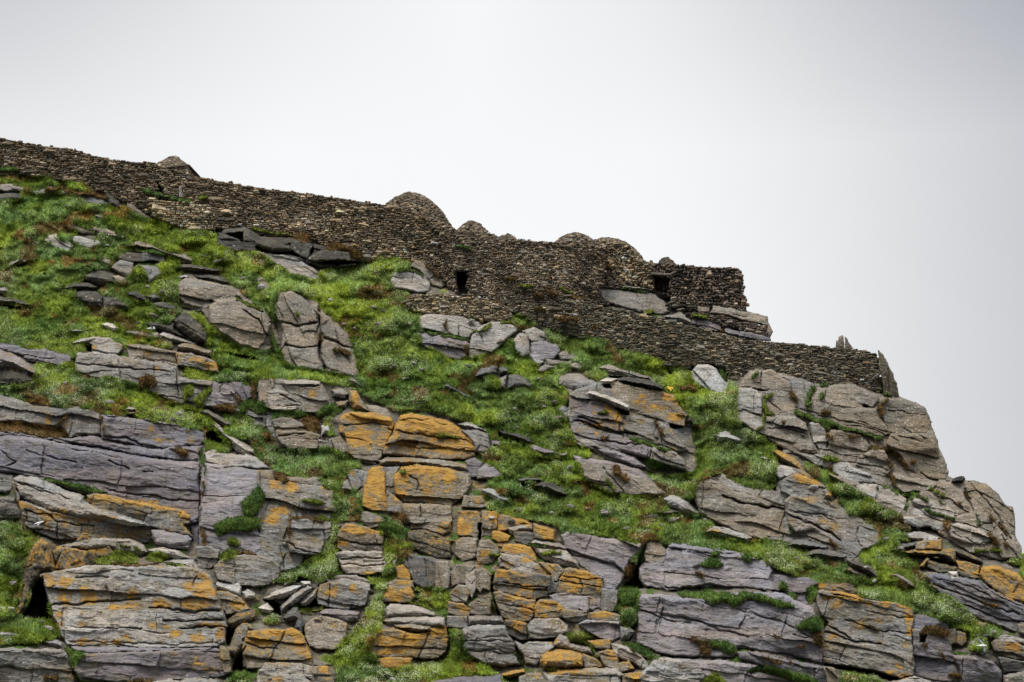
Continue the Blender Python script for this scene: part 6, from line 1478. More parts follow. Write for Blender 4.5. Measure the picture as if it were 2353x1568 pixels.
# beehive huts: corbelled domes of stone standing behind the walls
def dome(cu, vb, R, vt, fn, label, tone='w', flat=1.9, squash=1.0, back=0.0, seedd=0):
    n0 = fn(np.array([cu]), np.array([vb]))[0]
    D = float(dist0(np.array([float(cu)]), np.array([float(vb)]))[0] - n0)
    mp = D / F_UNITS
    Rm = R * mp
    P0 = wpos(np.array([float(cu)]), np.array([float(vb)]), np.array([n0]))[0] + np.array([0, Rm * squash * 1.0 + .9 + back, 0])
    # the top silhouette must stand at vt: horizontal depth of the apex raises it a little
    ttop = (784 - vt) / F_UNITS
    el = (FWD[2] + ttop * UPV[2]) / (FWD[1] + ttop * UPV[1])
    Hm = CAM[2] + el * P0[1] - P0[2]
    rng = np.random.RandomState(50 + seedd)
    Cs, Ts, Us, Ns, Ds = [], [], [], [], []
    z = -.6; ch = .08
    prof = lambda z: Rm * np.clip(1 - np.clip(z / Hm, 0, 1) ** flat, 0, 1) ** .62
    while z < Hm:
        r = prof(z)
        r2 = prof(z + ch)
        if r > .08:
            m = max(5, int(2 * math.pi * r / .19))
            th = np.arange(m) * 2 * math.pi / m + rng.uniform(0, 1) + rng.normal(0, .05, m)
            out = np.stack([np.cos(th), np.sin(th) * squash, np.zeros(m)], 1)
            slope = max(0.05, (r - r2) / ch)
            N = out + np.array([[0, 0, min(slope, 3)]]); N /= np.linalg.norm(N, axis=1)[:, None]
            T = np.stack([-np.sin(th), np.cos(th), np.zeros(m)], 1)
            Uv = np.cross(N, T); Uv = np.where(Uv[:, 2:3] < 0, -Uv, Uv)
            c = P0 + out * r + np.array([[0, 0, z + ch / 2]]) + N * rng.normal(0, .02, m)[:, None]
            Cs.append(c); Ts.append(T); Us.append(Uv); Ns.append(N)
            hh = ch * math.hypot(1, min(slope, 3))
            Ds.append(np.stack([2 * math.pi * r / m * rng.uniform(.85, 1.15, m), np.full(m, hh) * rng.uniform(.85, 1.2, m), np.full(m, .2)], 1))
        z += ch
    C, T, Uv, N, Dm = map(np.concatenate, (Cs, Ts, Us, Ns, Ds))
    col = stone_cols(len(C), tone, rng) * .78
    Vs, Fs, Cc = stones(C, T, Uv, N, Dm, rng, col)
    # inner shell
    K = 40; zz = np.linspace(-.6, Hm * .985, 18)
    sh = []
    for z in zz:
        r = max(prof(z) - .1, .01)
        a = np.arange(K) * 2 * math.pi / K
        sh.append(np.stack([P0[0] + r * np.cos(a), P0[1] + r * np.sin(a) * squash, np.full(K, P0[2] + z - .04)], 1))
    sh = np.concatenate(sh)
    q = np.array([[i * K + k, i * K + (k + 1) % K, (i + 1) * K + (k + 1) % K, (i + 1) * K + k] for i in range(17) for k in range(K)])
    q2 = Fs + len(sh)
    capc = np.array([[P0[0], P0[1], P0[2] + Hm * .985]])
    V = np.concatenate([sh, Vs, capc])
    tr = np.array([[17 * K + k, 17 * K + (k + 1) % K, len(V) - 1] for k in range(K)])
    cc = np.concatenate([np.tile([[.045, .04, .034]], (len(sh), 1)), Cc, [[.1, .09, .07]]])
    o = make_obj('beehive_hut', V, np.concatenate([q, q2]), tr, M_STONE, cc)
    return tag(o, label, 'stone hut', 'beehive huts behind the walls')

uw, dw, sq = wall_fn['upper_wall'], wall_fn['doorway_wall'], wall_fn['square_wall']
dome(936, 548, 116, 448, uw, 'largest beehive hut, a tall stone dome rising above the upper wall', 'w', 2.0, 1, .1, 1)
dome(1082, 565, 60, 511, dw, 'middle sized round hut top just right of the largest dome', 'w', 1.9, 1, .3, 2)
dome(1165, 560, 36, 541, dw, 'smallest hut tip barely showing above the wall', 'w', 2.2, 1, .4, 3)
dome(1325, 580, 64, 541, dw, 'low flat topped hut above the middle of the enclosure wall', 'm', 3.2, 1, .3, 4)
dome(1400, 625, 100, 554, dw, 'broad rounded hut at the right corner of the enclosure wall', 'w', 3.0, 1, .0, 5)
dome(1537, 625, 34, 595, sq, 'little round hut top peeping over the dark square wall', 'k', 2.2, 1, .3, 6)

# the small oratory: a battered stone box under a corbelled pyramid roof
def oratory():
    f = wall_fn['upper_wall']
    q0 = wpos(np.array([385.]), np.array([412.]), f(np.array([385.]), np.array([412.])))[0]
    mp = .0272
    org = q0 + np.array([-.05, 1.55, .46])
    t = thing('stone_hut', org, 'small square stone hut with a pyramid roof built into the upper wall', 'stone hut')
    rng = np.random.RandomState(4)
    rot = math.radians(14)
    ex = np.array([math.cos(rot), -math.sin(rot), 0]); ey = np.array([math.sin(rot), math.cos(rot), 0]); ez = np.array([0, 0, 1.0])
    hw, hd, hh, hr = 1.36, .95, .60, 1.10
    def face_stones(c0, T, Uv, N, half, height, taper, course, ln, tone, rt):
        Cs, Ds, = [], []
        y = 0
        while y < height:
            hwid = half * (1 - taper * y / height)
            m = max(1, int(2 * hwid / ln)); xs = -hwid + (np.arange(m) + .5) * 2 * hwid / m
            Cs.append(c0 + xs[:, None] * T + (y + course / 2) * Uv)
            Ds.append(np.stack([np.full(m, 2 * hwid / m) * rng.uniform(.8, 1.1, m), np.full(m, course) * rng.uniform(.8, 1.1, m), np.full(m, .12)], 1))
            y += course
        C = np.concatenate(Cs); Dm = np.concatenate(Ds); k = len(C)
        C = C + N * rng.normal(0, .015, k)[:, None]
        return stones(C, np.tile(T, (k, 1)), np.tile(Uv, (k, 1)), np.tile(N, (k, 1)), Dm, rng, stone_cols(k, tone, rng))
    def boxm(cx, hx, hy, z0, z1, tx=1.0):
        B = []
        for z, s in ((z0, 1), (z1, tx)):
            for x, y in ((-1, -1), (1, -1), (1, 1), (-1, 1)):
                B.append(cx + ex * hx * s * x + ey * hy * s * y + ez * z)
        q = np.array([[0, 1, 5, 4], [1, 2, 6, 5], [2, 3, 7, 6], [3, 0, 4, 7], [4, 5, 6, 7], [3, 2, 1, 0]])
        return np.array(B), q
    base = org + ey * .2
    parts = [boxm(base, hw - .06, hd - .06, -1.2, hh)]
    Vs, Fs, Cc = [parts[0][0]], [parts[0][1]], [np.tile([[.045, .04, .034]], (8, 1))]
    off = 8
    for T, N, half, c in ((ex, -ey, hw, base - ey * hd), (ey, ex, hd, base + ex * hw), (-ey, -ex, hd, base - ex * hw)):
        a, b_, c_ = face_stones(c - ez * 1.1, T, ez, N, half, hh + 1.1, 0, .11, .3, 'w', 0)
        Vs.append(a); Fs.append(b_ + off); Cc.append(c_); off += len(a)
    make_obj('wall', np.concatenate(Vs), np.concatenate(Fs), None, M_STONE, np.concatenate(Cc), parent=t)
    B, q = boxm(base, hw + .12, hd + .12, hh, hh + .05)
    B2, q2 = boxm(base, hw + .02, hd + .02, hh + .05, hh + hr, .16)
    Vs, Fs, Cc = [B, B2], [q, q2 + 8], [np.tile([[.12, .10, .08]], (8, 1)), np.tile([[.05, .04, .034]], (8, 1))]
    off = 16
    for T, N, half, c, lean in ((ex, -ey, hw, base - ey * (hd + .03), hd), (ey, ex, hd, base + ex * (hw + .03), hw), (-ey, -ex, hd, base - ex * (hw + .03), hw)):
        run = lean * .84
        Uv = (ez * (hr - .05) - N * run); L = np.linalg.norm(Uv); Uv = Uv / L
        Nn = np.cross(T, Uv)
        if Nn @ N < 0: Nn = -Nn
        a, b_, c_ = face_stones(c + ez * (hh + .05), T, Uv, Nn, half, L, .84, .10, .26, 'y', 0)
        Vs.append(a); Fs.append(b_ + off); Cc.append(c_ * .65); off += len(a)
    make_obj('roof', np.concatenate(Vs), np.concatenate(Fs), None, M_STONE, np.concatenate(Cc), parent=t)
    B, q = boxm(base + ex * 0, .24, .2, hh + hr - .03, hh + hr + .10, .5)
    o = make_obj('cap_stone', B, q, None, M_ROCK, np.tile([[.22, .2, .16]], (8, 1)), np.tile([[.2, .2, .3]], (8, 1)), parent=t)
    bv = o.modifiers.new('bevel', 'BEVEL'); bv.width = .04; bv.segments = 2
oratory()

# upright slabs on the walls: thick irregular prisms
def upright(name, P, n, thick, label, tone, cat, orange=0, lean=0.0):
    P = np.array(P, float); m = len(P)
    # subdivide the outline and roughen it
    Q = []
    for i in range(m):
        a, b_ = P[i], P[(i + 1) % m]
        k = max(1, int(np.linalg.norm(b_ - a) / 5))
        for j in range(k):
            Q.append(a + (b_ - a) * j / k)
    Q = np.array(Q)
    rng = np.random.RandomState(int(P[0, 0]))
    Q[:, 0] += rng.normal(0, .6, len(Q)); Q[:, 1] += rng.normal(0, .5, len(Q))
    c = Q.mean(0); rings = []
    for sc, dn in ((.55, .06), (.85, .03), (1.0, -.04), (1.0, -thick * .5), (1.0, -thick), (.8, -thick - .05)):
        R_ = c + (Q - c) * sc
        nn = n(R_[:, 0], R_[:, 1]) if callable(n) else np.full(len(Q), n)
        nn = nn + dn + rng.normal(0, .02, len(Q)) + lean * (c[1] - R_[:, 1]) * .025
        rings.append(wpos(R_[:, 0], R_[:, 1], nn))
    K = len(Q); V = np.concatenate(rings)
    q = [[i * K + k, i * K + (k + 1) % K, (i + 1) * K + (k + 1) % K, (i + 1) * K + k] for i in range(5) for k in range(K)]
    V = np.concatenate([V, rings[0].mean(0)[None], rings[-1].mean(0)[None]])
    tr = [[k, (k + 1) % K, len(V) - 2] for k in range(K)] + [[5 * K + k, 5 * K + (k + 1) % K, len(V) - 1] for k in range(K)]
    cl = np.tile([TONES[tone]], (len(V), 1)) * (1 + rng.normal(0, .08, (len(V), 1)))
    o = make_obj(name, V, np.array(q), np.array(tr), M_ROCK, cl, np.tile([[orange, .3, .5]], (len(V), 1)))
    return tag(o, label, cat)

def eo(s): return pts_of('E', s)
upright('standing_stone', [[410.5, 431], [412.5, 428], [415.5, 429], [418, 440], [421.8, 455], [412, 455]], lambda u, v: uw(u, v) + .35, .18, 'slim pale standing stone on the grass strip below the small stone hut', 'p', 'standing stone')
lw = wall_fn['lower_wall']
upright('standing_slab', eo('1022,335 1015,290 1020,255 1035,262 1045,225 1070,208 1088,215 1100,335'), lambda u, v: lw(u, u * 0 + 806) * 0 + lw(u, v) - .5, .25, 'jagged left slab of the pair standing on the lower wall against the sky', 't', 'standing slab')
upright('standing_slab', eo('1100,225 1112,222 1125,245 1150,290 1178,335 1104,335'), lambda u, v: lw(u, v) - .62, .22, 'sloping right slab of the pair standing on the lower wall against the sky', 't', 'standing slab')
upright('standing_slab', eo('1404,342 1412,350 1442,378 1480,430 1492,460 1495,560 1500,700 1500,765 1455,758 1452,650 1430,560 1412,480 1418,430'), lambda u, v: lw(u, u * 0 + 905) + .25 + (905 - v) * .030, .5, 'tall pointed slab closing the right end of the lower wall', 'n', 'standing slab', .0)
upright('standing_slab', eo('1490,455 1512,500 1545,560 1562,620 1580,650 1592,720 1602,785 1500,768 1494,650 1488,540'), lambda u, v: lw(u, u * 0 + 905) + .05 + (905 - v) * .030, .6, 'leaning slab outermost on the right end of the lower wall', 'n', 'standing slab', .1)
upright('stone_slab', eo('1345,612 1380,580 1425,552 1435,560 1420,585 1380,600'), lambda u, v: lw(u, v) + .25, .1, 'narrow grey slab propped on the face near the wall end', 'g', 'stone slab')

# ---------------------------------------------------------------- the turf covered hill between the rocks
def fill_height():
    m = HM * (HOL < .3); n = np.zeros_like(HN)
    for r in (40, 20, 10, 5):
        wm = box_blur(m, r); wn = box_blur(m * HN, r)
        val = wn / (wm + 1e-4)
        al = np.clip(wm * 5 - .05, 0, 1)
        n = n * (1 - al) + val * al
    return box_blur(n, 2)

SKY_ = np.array([[-200, 330], [0, 352], [150, 372], [300, 395], [480, 440], [700, 470], [900, 500], [1040, 560], [1200, 580], [1440, 610], [1540, 640],
                [1690, 700], [1715, 735], [1750, 800], [1900, 830], [2010, 850], [2060, 925], [2125, 965], [2150, 1045], [2168, 1085], [2230, 1125], [2290, 1165], [2310, 1200], [2330, 1262], [2420, 1298], [2700, 1400]], float)
filled = fill_height()
inner = box_blur(HM, 2)
density = sst(box_blur(HM, 8), .56, .70)
zone = np.zeros_like(HM)
for ln in BARE.strip().splitlines():
    P = pts_of('P', ln); w = window(P, 4)
    zone[w] = np.maximum(zone[w], sst(poly_sd(GU[w] + 6 * fbm(GU[w] / 20, GV[w] / 20, 4, 3), GV[w], P), -3, 3))
density = np.maximum(density, zone * sst(box_blur(HM, 7), .12, .3))
A_, B_ = GU * MPP, -GV * MPP
bill = np.abs(fbm(A_ / 1.5 + .4 * fbm(A_, B_, 60, 2), B_ / 1.0, 61, 3, .45))
bil2 = np.abs(fbm(A_ / .55, B_ / .42, 67, 2))
hum = 1.5 * (bill - .22) + .30 * (bil2 - .25) + .16 * fbm(A_ * 1.6, B_ * 1.9, 62, 3) + .36 * fbm(A_ / 3.5, B_ / 2.4, 63, 2)
hum = hum * (1 - .7 * density)
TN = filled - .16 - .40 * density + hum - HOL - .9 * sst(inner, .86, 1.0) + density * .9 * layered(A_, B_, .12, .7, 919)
# burrow mouths in the peat
rb = np.random.RandomState(31); BUR = np.zeros_like(HM)
for _ in range(150):
    x_, y_ = rb.uniform(0, 2350), rb.uniform(420, 1500)
    if y_ < np.interp(x_, SKY_[:, 0], SKY_[:, 1]) + 40: continue
    P = np.array([[x_ - 9, y_ - 9], [x_ + 9, y_ + 9]]); w = window(P, 4)
    rr_ = rb.uniform(2.4, 5)
    BUR[w] = np.maximum(BUR[w], sst(1 - np.sqrt(((GU[w] - x_) / (rr_ * 1.5)) ** 2 + ((GV[w] - y_) / rr_) ** 2) + .25 * fbm(GU[w] / 4, GV[w] / 4, 9, 2), 0, .5))
BUR = BUR * (1 - sst(inner, .3, .6)) * (1 - density)
TN = TN - .55 * BUR
mid_bump = 0.09 * fbm(A_ * 4.5, B_ * 5.0, 64, 2)
TN = TN + mid_bump

# skyline: no turf above this line
SKY = SKY_
def sky_v(u): return np.interp(u, SKY[:, 0], SKY[:, 1])

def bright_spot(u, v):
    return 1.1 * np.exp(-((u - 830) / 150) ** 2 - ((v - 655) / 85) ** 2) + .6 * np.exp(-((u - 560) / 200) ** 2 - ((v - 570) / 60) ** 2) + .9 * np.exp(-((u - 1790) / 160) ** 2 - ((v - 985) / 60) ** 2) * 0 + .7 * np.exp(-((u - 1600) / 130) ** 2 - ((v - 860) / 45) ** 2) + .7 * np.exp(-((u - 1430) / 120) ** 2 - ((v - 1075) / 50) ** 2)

def turf_colour(u, v, seed=0):
    a, b = u * MPP, -v * MPP
    deep = np.array([.064, .112, .020]); bright = np.array([.200, .250, .028]); blue = np.array([.076, .122, .042])
    brown = np.array([.125, .075, .026]); rust = np.array([.23, .115, .035]); pale = np.array([.16, .24, .085])
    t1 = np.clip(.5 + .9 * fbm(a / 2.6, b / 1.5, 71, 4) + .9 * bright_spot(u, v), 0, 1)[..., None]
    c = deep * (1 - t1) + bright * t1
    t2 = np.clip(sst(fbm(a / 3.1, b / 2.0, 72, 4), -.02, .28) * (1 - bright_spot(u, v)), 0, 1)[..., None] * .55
    c = c * (1 - t2) + blue * t2
    t5 = sst(fbm(a / 1.1, b / .7, 75, 3), .12, .42)[..., None] * .55
    c = c * (1 - t5) + pale * t5
    t6 = np.clip(fbm(a * 2.2, b * 2.6, 76, 3) * 1.6, -1, 1)[..., None]
    c = c * (1.22 + .26 * t6)
    left = .06 * np.exp(-((u - 150) / 350) ** 2) - .13
    t3 = sst(fbm(a / 1.7, b / .9, 73, 4) + left, .22, .40)[..., None] * .85
    c = c * (1 - t3) + brown * t3
    t4 = sst(fbm(a / 1.3, b / .8, 74, 3) + left, .34, .46)[..., None] * .7
    c = c * (1 - t4) + rust * t4
    return c

okT = (GV > sky_v(GU)) & (sst(inner, .55, 1.0) < .999) | ((HOL > .2) & (GV > sky_v(GU)))
core = box_blur((HM > 0).astype(float), 5) > .999
okT = (GV > sky_v(GU)) & ~(core & (HOL < .05))
Wt = wpos(GU, GV, TN)
q, tr = grid_faces(okT)
tcol = turf_colour(GU, GV)
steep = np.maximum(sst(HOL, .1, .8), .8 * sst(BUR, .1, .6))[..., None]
dn_ = (density * sst(HOL, 1.0, .0))[..., None]
rockc = np.array([.150, .132, .105]) * (1 + .5 * fbm(A_ / 1.1, B_ / .5, 92, 4))[..., None]
mossy = sst(fbm(A_ / .9, B_ / .7, 93, 3), .10, .35)[..., None]
rockc = rockc * (1 - mossy) + np.array([.06, .10, .02]) * mossy
tcol = tcol * (1 - dn_) + rockc * dn_
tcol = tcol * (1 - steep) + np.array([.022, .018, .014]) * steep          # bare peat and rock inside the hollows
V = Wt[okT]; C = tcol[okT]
# broad apron of hill beyond the surveyed sheet
au = np.arange(-1500, 3900, 30.); av = np.arange(250, 3000, 30.)
AU, AV = np.meshgrid(au, av)
inside = (AU > U0 + 45) & (AU < U1 - 45) & (AV < V1 - 45)
okA = ~inside & (AV > np.interp(AU, np.r_[-1500, SKY[:, 0], 3900], np.r_[100, SKY[:, 1], 2100]) + (8 if True else 0))
WA = wpos(AU, AV, -.9 + .5 * fbm(AU * MPP / 2, AV * MPP / 2, 66, 3))
qa, tra = grid_faces(okA)
off = len(V)
V = np.concatenate([V, WA[okA]]); C = np.concatenate([C, turf_colour(AU, AV)[okA]])
# the ground carries on level behind the crest
cu_ = np.arange(-1500, 3900, 20.)
cvv = np.interp(cu_, np.r_[-1500, SKY[:, 0], 3900], np.r_[100, SKY[:, 1], 2100]) + 6
c0 = wpos(cu_, cvv, np.full(cu_.shape, -.9))
back = np.stack([c0 + np.array([0, d, -d * .12 - (.3 if d > 0 else 0)]) for d in (0, 1.5, 6, 20, 60)])
nb0 = off + int(okA.sum()); K = len(cu_)
qb = np.array([[nb0 + i * K + k, nb0 + i * K + k + 1, nb0 + (i + 1) * K + k + 1, nb0 + (i + 1) * K + k] for i in range(4) for k in range(K - 1)])
V = np.concatenate([V, back.reshape(-1, 3)]); C = np.concatenate([C, np.tile([[.06, .12, .03]], (5 * K, 1))])
hill = make_obj('hillside', V, np.concatenate([q, qa + off, qb]), np.concatenate([tr, tra + off]), M_TURF, C, smooth=True, origin=np.array([0., 60., 0.]))
hill['kind'] = 'structure'
# bare bedrock takes the weathered stone, turf keeps the turf
hill.data.materials.append(M_ROCK)
dv = np.zeros(len(V)); dv[:int(okT.sum())] = (density * sst(HOL, 1.0, .0) * (1 - mossy[..., 0]))[okT]
mi = np.concatenate([dv[np.concatenate([q, qa + off, qb])].mean(1) > .5, dv[np.concatenate([tr, tra + off])].mean(1) > .5]).astype(np.int32)
hill.data.polygons.foreach_set('material_index', mi)
ax_ = np.ones((len(V), 4), np.float32); ax_[:, :3] = (0, .3, .5)
orz = .42 * np.exp(-((GU - 1180) / 330) ** 2) * sst(GV, 930, 1100) + .38 * np.exp(-((GU - 300) / 300) ** 2) * sst(GV, 1100, 1300)
ax_[:int(okT.sum()), 0] = orz[okT]
at_ = hill.data.color_attributes.new('Aux', 'FLOAT_COLOR', 'POINT'); at_.data.foreach_set('color', ax_.ravel())

# ---------------------------------------------------------------- tufts, blades, flowers
gyT = np.gradient(Wt, axis=0); gxT = np.gradient(Wt, axis=1)
NT = np.cross(gyT, gxT); NT /= np.linalg.norm(NT, axis=2)[..., None] + 1e-9
NT = np.where(NT[..., 1:2] > 0, -NT, NT)

def blades(Pp, Nn, colr, nb, ln, wd, rng, droop=0.0):
    n = len(Pp)
    P = np.repeat(Pp, nb, 0) + rng.normal(0, .035, (n * nb, 3))
    N = np.repeat(Nn, nb, 0)
    d = N * .55 + np.array([0, 0, .55 - droop]) + rng.normal(0, .42, (n * nb, 3))
    d /= np.linalg.norm(d, axis=1)[:, None]
    L = np.repeat(ln, nb) * rng.uniform(.6, 1.3, n * nb)
    side = np.cross(d, rng.normal(0, 1, (n * nb, 3))); side /= np.linalg.norm(side, axis=1)[:, None] + 1e-9
    Wd = (wd * rng.uniform(.7, 1.3, n * nb))[:, None]
    V = np.stack([P - side * Wd - N * .03, P + side * Wd - N * .03, P + d * L[:, None]], 1).reshape(-1, 3)
    Fc = np.arange(n * nb * 3).reshape(-1, 3)
    cc = np.repeat(colr, nb, 0) * np.exp(rng.normal(0, .22, (n * nb, 1)))
    return V, Fc, np.repeat(cc, 3, 0)

rng = np.random.RandomState(12)
free = (GV > sky_v(GU) + 4) & (inner < .85) & (density < .35) & (HOL < .25) & (GU > -30) & (GU < 2385) & (GV < 1600)
jj, ii = np.nonzero(free)
want = 105000
pick = rng.randint(0, len(jj), want)
fu = us[ii[pick]] + rng.uniform(-1, 1, want); fv = vs[jj[pick]] + rng.uniform(-1, 1, want)
Pt = wpos(fu, fv, TN[jj[pick], ii[pick]] + .01); Nt_ = NT[jj[pick], ii[pick]]
ct = turf_colour(fu, fv)
V, Fc, cc = blades(Pt, Nt_, ct * 1.15, 5, rng.uniform(.07, .17, want), .017, rng)
# longer grass leaning over the rims of the rocks
rim = (box_blur(HM, 1) > .12) & (inner < .93) & (inner > .12) & (density < .4) & (HOL < .2) & (GV > sky_v(GU) + 5) & (GV < 1600) & (GU > -30) & (GU < 2385)
rj, ri = np.nonzero(rim)
nr = min(60000, len(rj) * 2)
pk_ = rng.randint(0, len(rj), nr)
ru = us[ri[pk_]] + rng.uniform(-1, 1, nr); rv = vs[rj[pk_]] + rng.uniform(-1, 1, nr)
keep_ = fbm(ru * MPP / .6, rv * MPP / .6, 97, 3) > -.08
ru, rv, pk_ = ru[keep_], rv[keep_], pk_[keep_]
rn = np.maximum(np.where(HM > 0, np.minimum(HN, TN + .5), TN), TN)[rj[pk_], ri[pk_]] + .02
V2_, F2_, c2_ = blades(wpos(ru, rv, rn), NT[rj[pk_], ri[pk_]], turf_colour(ru, rv) * 1.1, 5, rng.uniform(.10, .22, len(ru)), .018, rng, .35)
Fc = np.concatenate([Fc, F2_ + len(V)]); V = np.concatenate([V, V2_]); cc = np.concatenate([cc, c2_])
g = make_obj('grass', V, None, Fc, M_BLADE, cc, origin=np.array([0., 60., 0.]))
g['kind'] = 'stuff'; tag(g, 'short green turf with brown patches growing between the rocks', 'grass')

def petals(P, N, size, rng, mat, name, parent=None):
    n = len(P)
    t = np.cross(N, rng.normal(0, 1, (n, 3))); t /= np.linalg.norm(t, axis=1)[:, None] + 1e-9
    b = np.cross(N, t)
    s = size[:, None]
    V = np.stack([P - t * s, P - b * s * .8, P + t * s, P + b * s * .8], 1)
    V = V + N[:, None, :] * rng.normal(0, .006, (n, 4, 1))
    return make_obj(name, V.reshape(-1, 3), np.arange(n * 4).reshape(-1, 4), None, mat, origin=np.array([0., 60., 0.]))

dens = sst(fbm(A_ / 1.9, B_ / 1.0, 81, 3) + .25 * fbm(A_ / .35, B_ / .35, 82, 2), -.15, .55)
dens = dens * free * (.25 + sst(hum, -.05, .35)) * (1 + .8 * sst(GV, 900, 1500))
pr = dens[jj, ii]; pr = pr / pr.sum()
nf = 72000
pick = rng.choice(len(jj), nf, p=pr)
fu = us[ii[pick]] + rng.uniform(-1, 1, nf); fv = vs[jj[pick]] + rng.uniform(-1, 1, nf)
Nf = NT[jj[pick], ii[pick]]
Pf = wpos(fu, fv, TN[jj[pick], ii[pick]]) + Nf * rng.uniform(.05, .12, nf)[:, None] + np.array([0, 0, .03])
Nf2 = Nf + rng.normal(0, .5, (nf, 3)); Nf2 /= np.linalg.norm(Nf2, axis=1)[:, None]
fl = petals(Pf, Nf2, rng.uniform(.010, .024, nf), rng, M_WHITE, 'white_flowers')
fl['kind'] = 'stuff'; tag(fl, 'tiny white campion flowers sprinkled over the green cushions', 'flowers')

yc = []
for (cx, cy) in ((1535, 890), (1544, 891), (1539, 893)):
    m = 14
    uu = cx + rng.normal(0, 1.5, m); vv_ = cy + rng.normal(0, 1.5, m)
    yc.append(wpos(uu, vv_, TN[int((cy - V0) / S), int((cx - U0) / S)] + .25 + rng.uniform(0, .1, m)))
yc = np.concatenate(yc)
Ny = np.tile([[0, -.8, .6]], (len(yc), 1)) + rng.normal(0, .2, (len(yc), 3))
yo = petals(yc, Ny, np.full(len(yc), .045), rng, M_YELLOW, 'flower_clump')
tag(yo, 'small clump of yellow flowers in the turf right of the black slate ledge', 'flowers')

# cushions and hanging tufts that sit on the rock
both = np.where(HM > 0, np.maximum(HN, TN), TN)
# walls are recorded low, take their real face instead
for nm in wall_fn:
    for r_ in rows(WALLS):
        if r_[0] == nm:
            P = pts_of('P', r_[7]); w = window(P, 4)
            ins = poly_sd(GU[w], GV[w], P) > 0
            both[w] = np.where(ins, wall_fn[nm](GU[w], GV[w]), both[w])
soft = box_blur(both, 2)
CUSH = dict(g=((.048, .095, .022), (.115, .180, .038)), b=((.085, .060, .020), (.17, .10, .035)), y=((.10, .14, .020), (.19, .23, .035)))
seed = 5000
for sh, mode, kd, wid, label, pp in rows(TURF):
    seed += 13
    P = pts_of(sh, pp); w = window(P, 30 if mode == 'l' else 12)
    if (w[0].stop - w[0].start) < 3 or (w[1].stop - w[1].start) < 3:
        continue
    U, V_ = GU[w], GV[w]
    wob = 1.8 * fbm(U / 8, V_ / 8, seed, 3)
    if mode == 'a':
        sd = poly_sd(U, V_, P) + wob; hgt = .30; r = .30
    else:
        wd = float(wid) / 4 * .95
        sd = wd * (.25 + 1.35 * vn(U / 9, V_ / 9, seed + 1)) - line_d(U + 4 * fbm(U / 14, V_ / 14, seed + 8, 2), V_ + 4 * fbm(U / 14, V_ / 14, seed + 9, 2), P) + wob * .8; hgt = min(.06 + .016 * float(wid), .4); r = max(wd * MPP, .06)
    prof = np.sqrt(np.clip(sd * MPP / r, 0, 1) * (2 - np.clip(sd * MPP / r, 0, 1)))
    lump = .7 + .5 * (1 - np.abs(fbm(U * MPP / .5, V_ * MPP / .4, seed + 2, 2)))
    n = soft[w] + .05 + hgt * prof * lump + .05 * fbm(U * MPP * 4, V_ * MPP * 4, seed + 3, 2)
    n = np.maximum(n, both[w] + .02)
    U2, V2, ok, out = patch_verts(U, V_, sd)
    if ok.sum() < 6: continue
    nn = np.where(out, soft[w] - .25, n)
    Wc_ = wpos(U2, V2, nn); Wc = Wc_[ok]; q, tr = grid_faces(ok)
    if len(q) + len(tr) == 0: continue
    lo, hi = map(np.array, CUSH[kd])
    tmix = np.clip(.5 + .8 * fbm(U * MPP / .8, V_ * MPP / .6, seed + 4, 3), 0, 1)[..., None]
    cg = lo * (1 - tmix) + hi * tmix
    # dry brown roots hang out along the lower edge
    gy, gx = np.gradient(sd, S)
    lowe = (np.clip(-gy, 0, 1) * np.clip(1 - sd / 5, 0, 1))[..., None] * (.75 if kd != 'y' else .4)
    cg = cg * (1 - lowe) + np.array([.095, .062, .03]) * lowe
    rg = np.random.RandomState(seed)
    cj, ci = np.nonzero(sd > .3)
    if len(cj) == 0: continue
    nt_ = int(min(2600, max(12, len(cj) * .85)))
    pk = rg.randint(0, len(cj), nt_)
    pu = U[cj[pk], ci[pk]] + rg.uniform(-1, 1, nt_); pv = V_[cj[pk], ci[pk]] + rg.uniform(-1, 1, nt_)
    Pp = wpos(pu, pv, n[cj[pk], ci[pk]])
    Nn = np.stack([gx[cj[pk], ci[pk]] * -.5, np.full(nt_, -.8), .35 + gy[cj[pk], ci[pk]] * .5], 1)
    Nn /= np.linalg.norm(Nn, axis=1)[:, None]
    Vb, Fb, Cb = blades(Pp, Nn, cg[cj[pk], ci[pk]] * 1.15, 5, rg.uniform(.06, .15, nt_) * (1.35 if kd == 'b' else 1), .015, rg, .75 if kd == 'b' else .15)
    o = make_obj('moss_cushion' if kd != 'g' else 'turf_cushion', np.concatenate([Wc, Vb]), q, np.concatenate([tr, Fb + len(Wc)]) if len(tr) else Fb + len(Wc), M_TURF, np.concatenate([cg[ok], Cb]))
    tag(o, label, 'moss' if kd != 'g' else 'turf')

# ---------------------------------------------------------------- loose stones lying about in the turf
def stone_proto(sd_):
    rg = np.random.RandomState(sd_)
    K, R_ = 9, 5
    V = []
    for i in range(R_):
        ph = -math.pi / 2 + math.pi * (i + .5) / R_
        for k in range(K):
            a = 2 * math.pi * k / K
            V.append([math.cos(ph) * math.cos(a), math.cos(ph) * math.sin(a) * .7, math.sin(ph) * .42])
    V = np.array(V); V = np.sign(V) * np.abs(V) ** .8
    V += rg.normal(0, .07, V.shape)
    V = np.concatenate([V, [[0, 0, -.40], [0, 0, .40]]]) * .5
    q = [[i * K + k, i * K + (k + 1) % K, (i + 1) * K + (k + 1) % K, (i + 1) * K + k] for i in range(R_ - 1) for k in range(K)]
    tr = [[k, K * R_, (k + 1) % K] for k in range(K)] + [[(R_ - 1) * K + k, (R_ - 1) * K + (k + 1) % K, K * R_ + 1] for k in range(K)]
    return V, np.array(q), np.array(tr)
protos = []
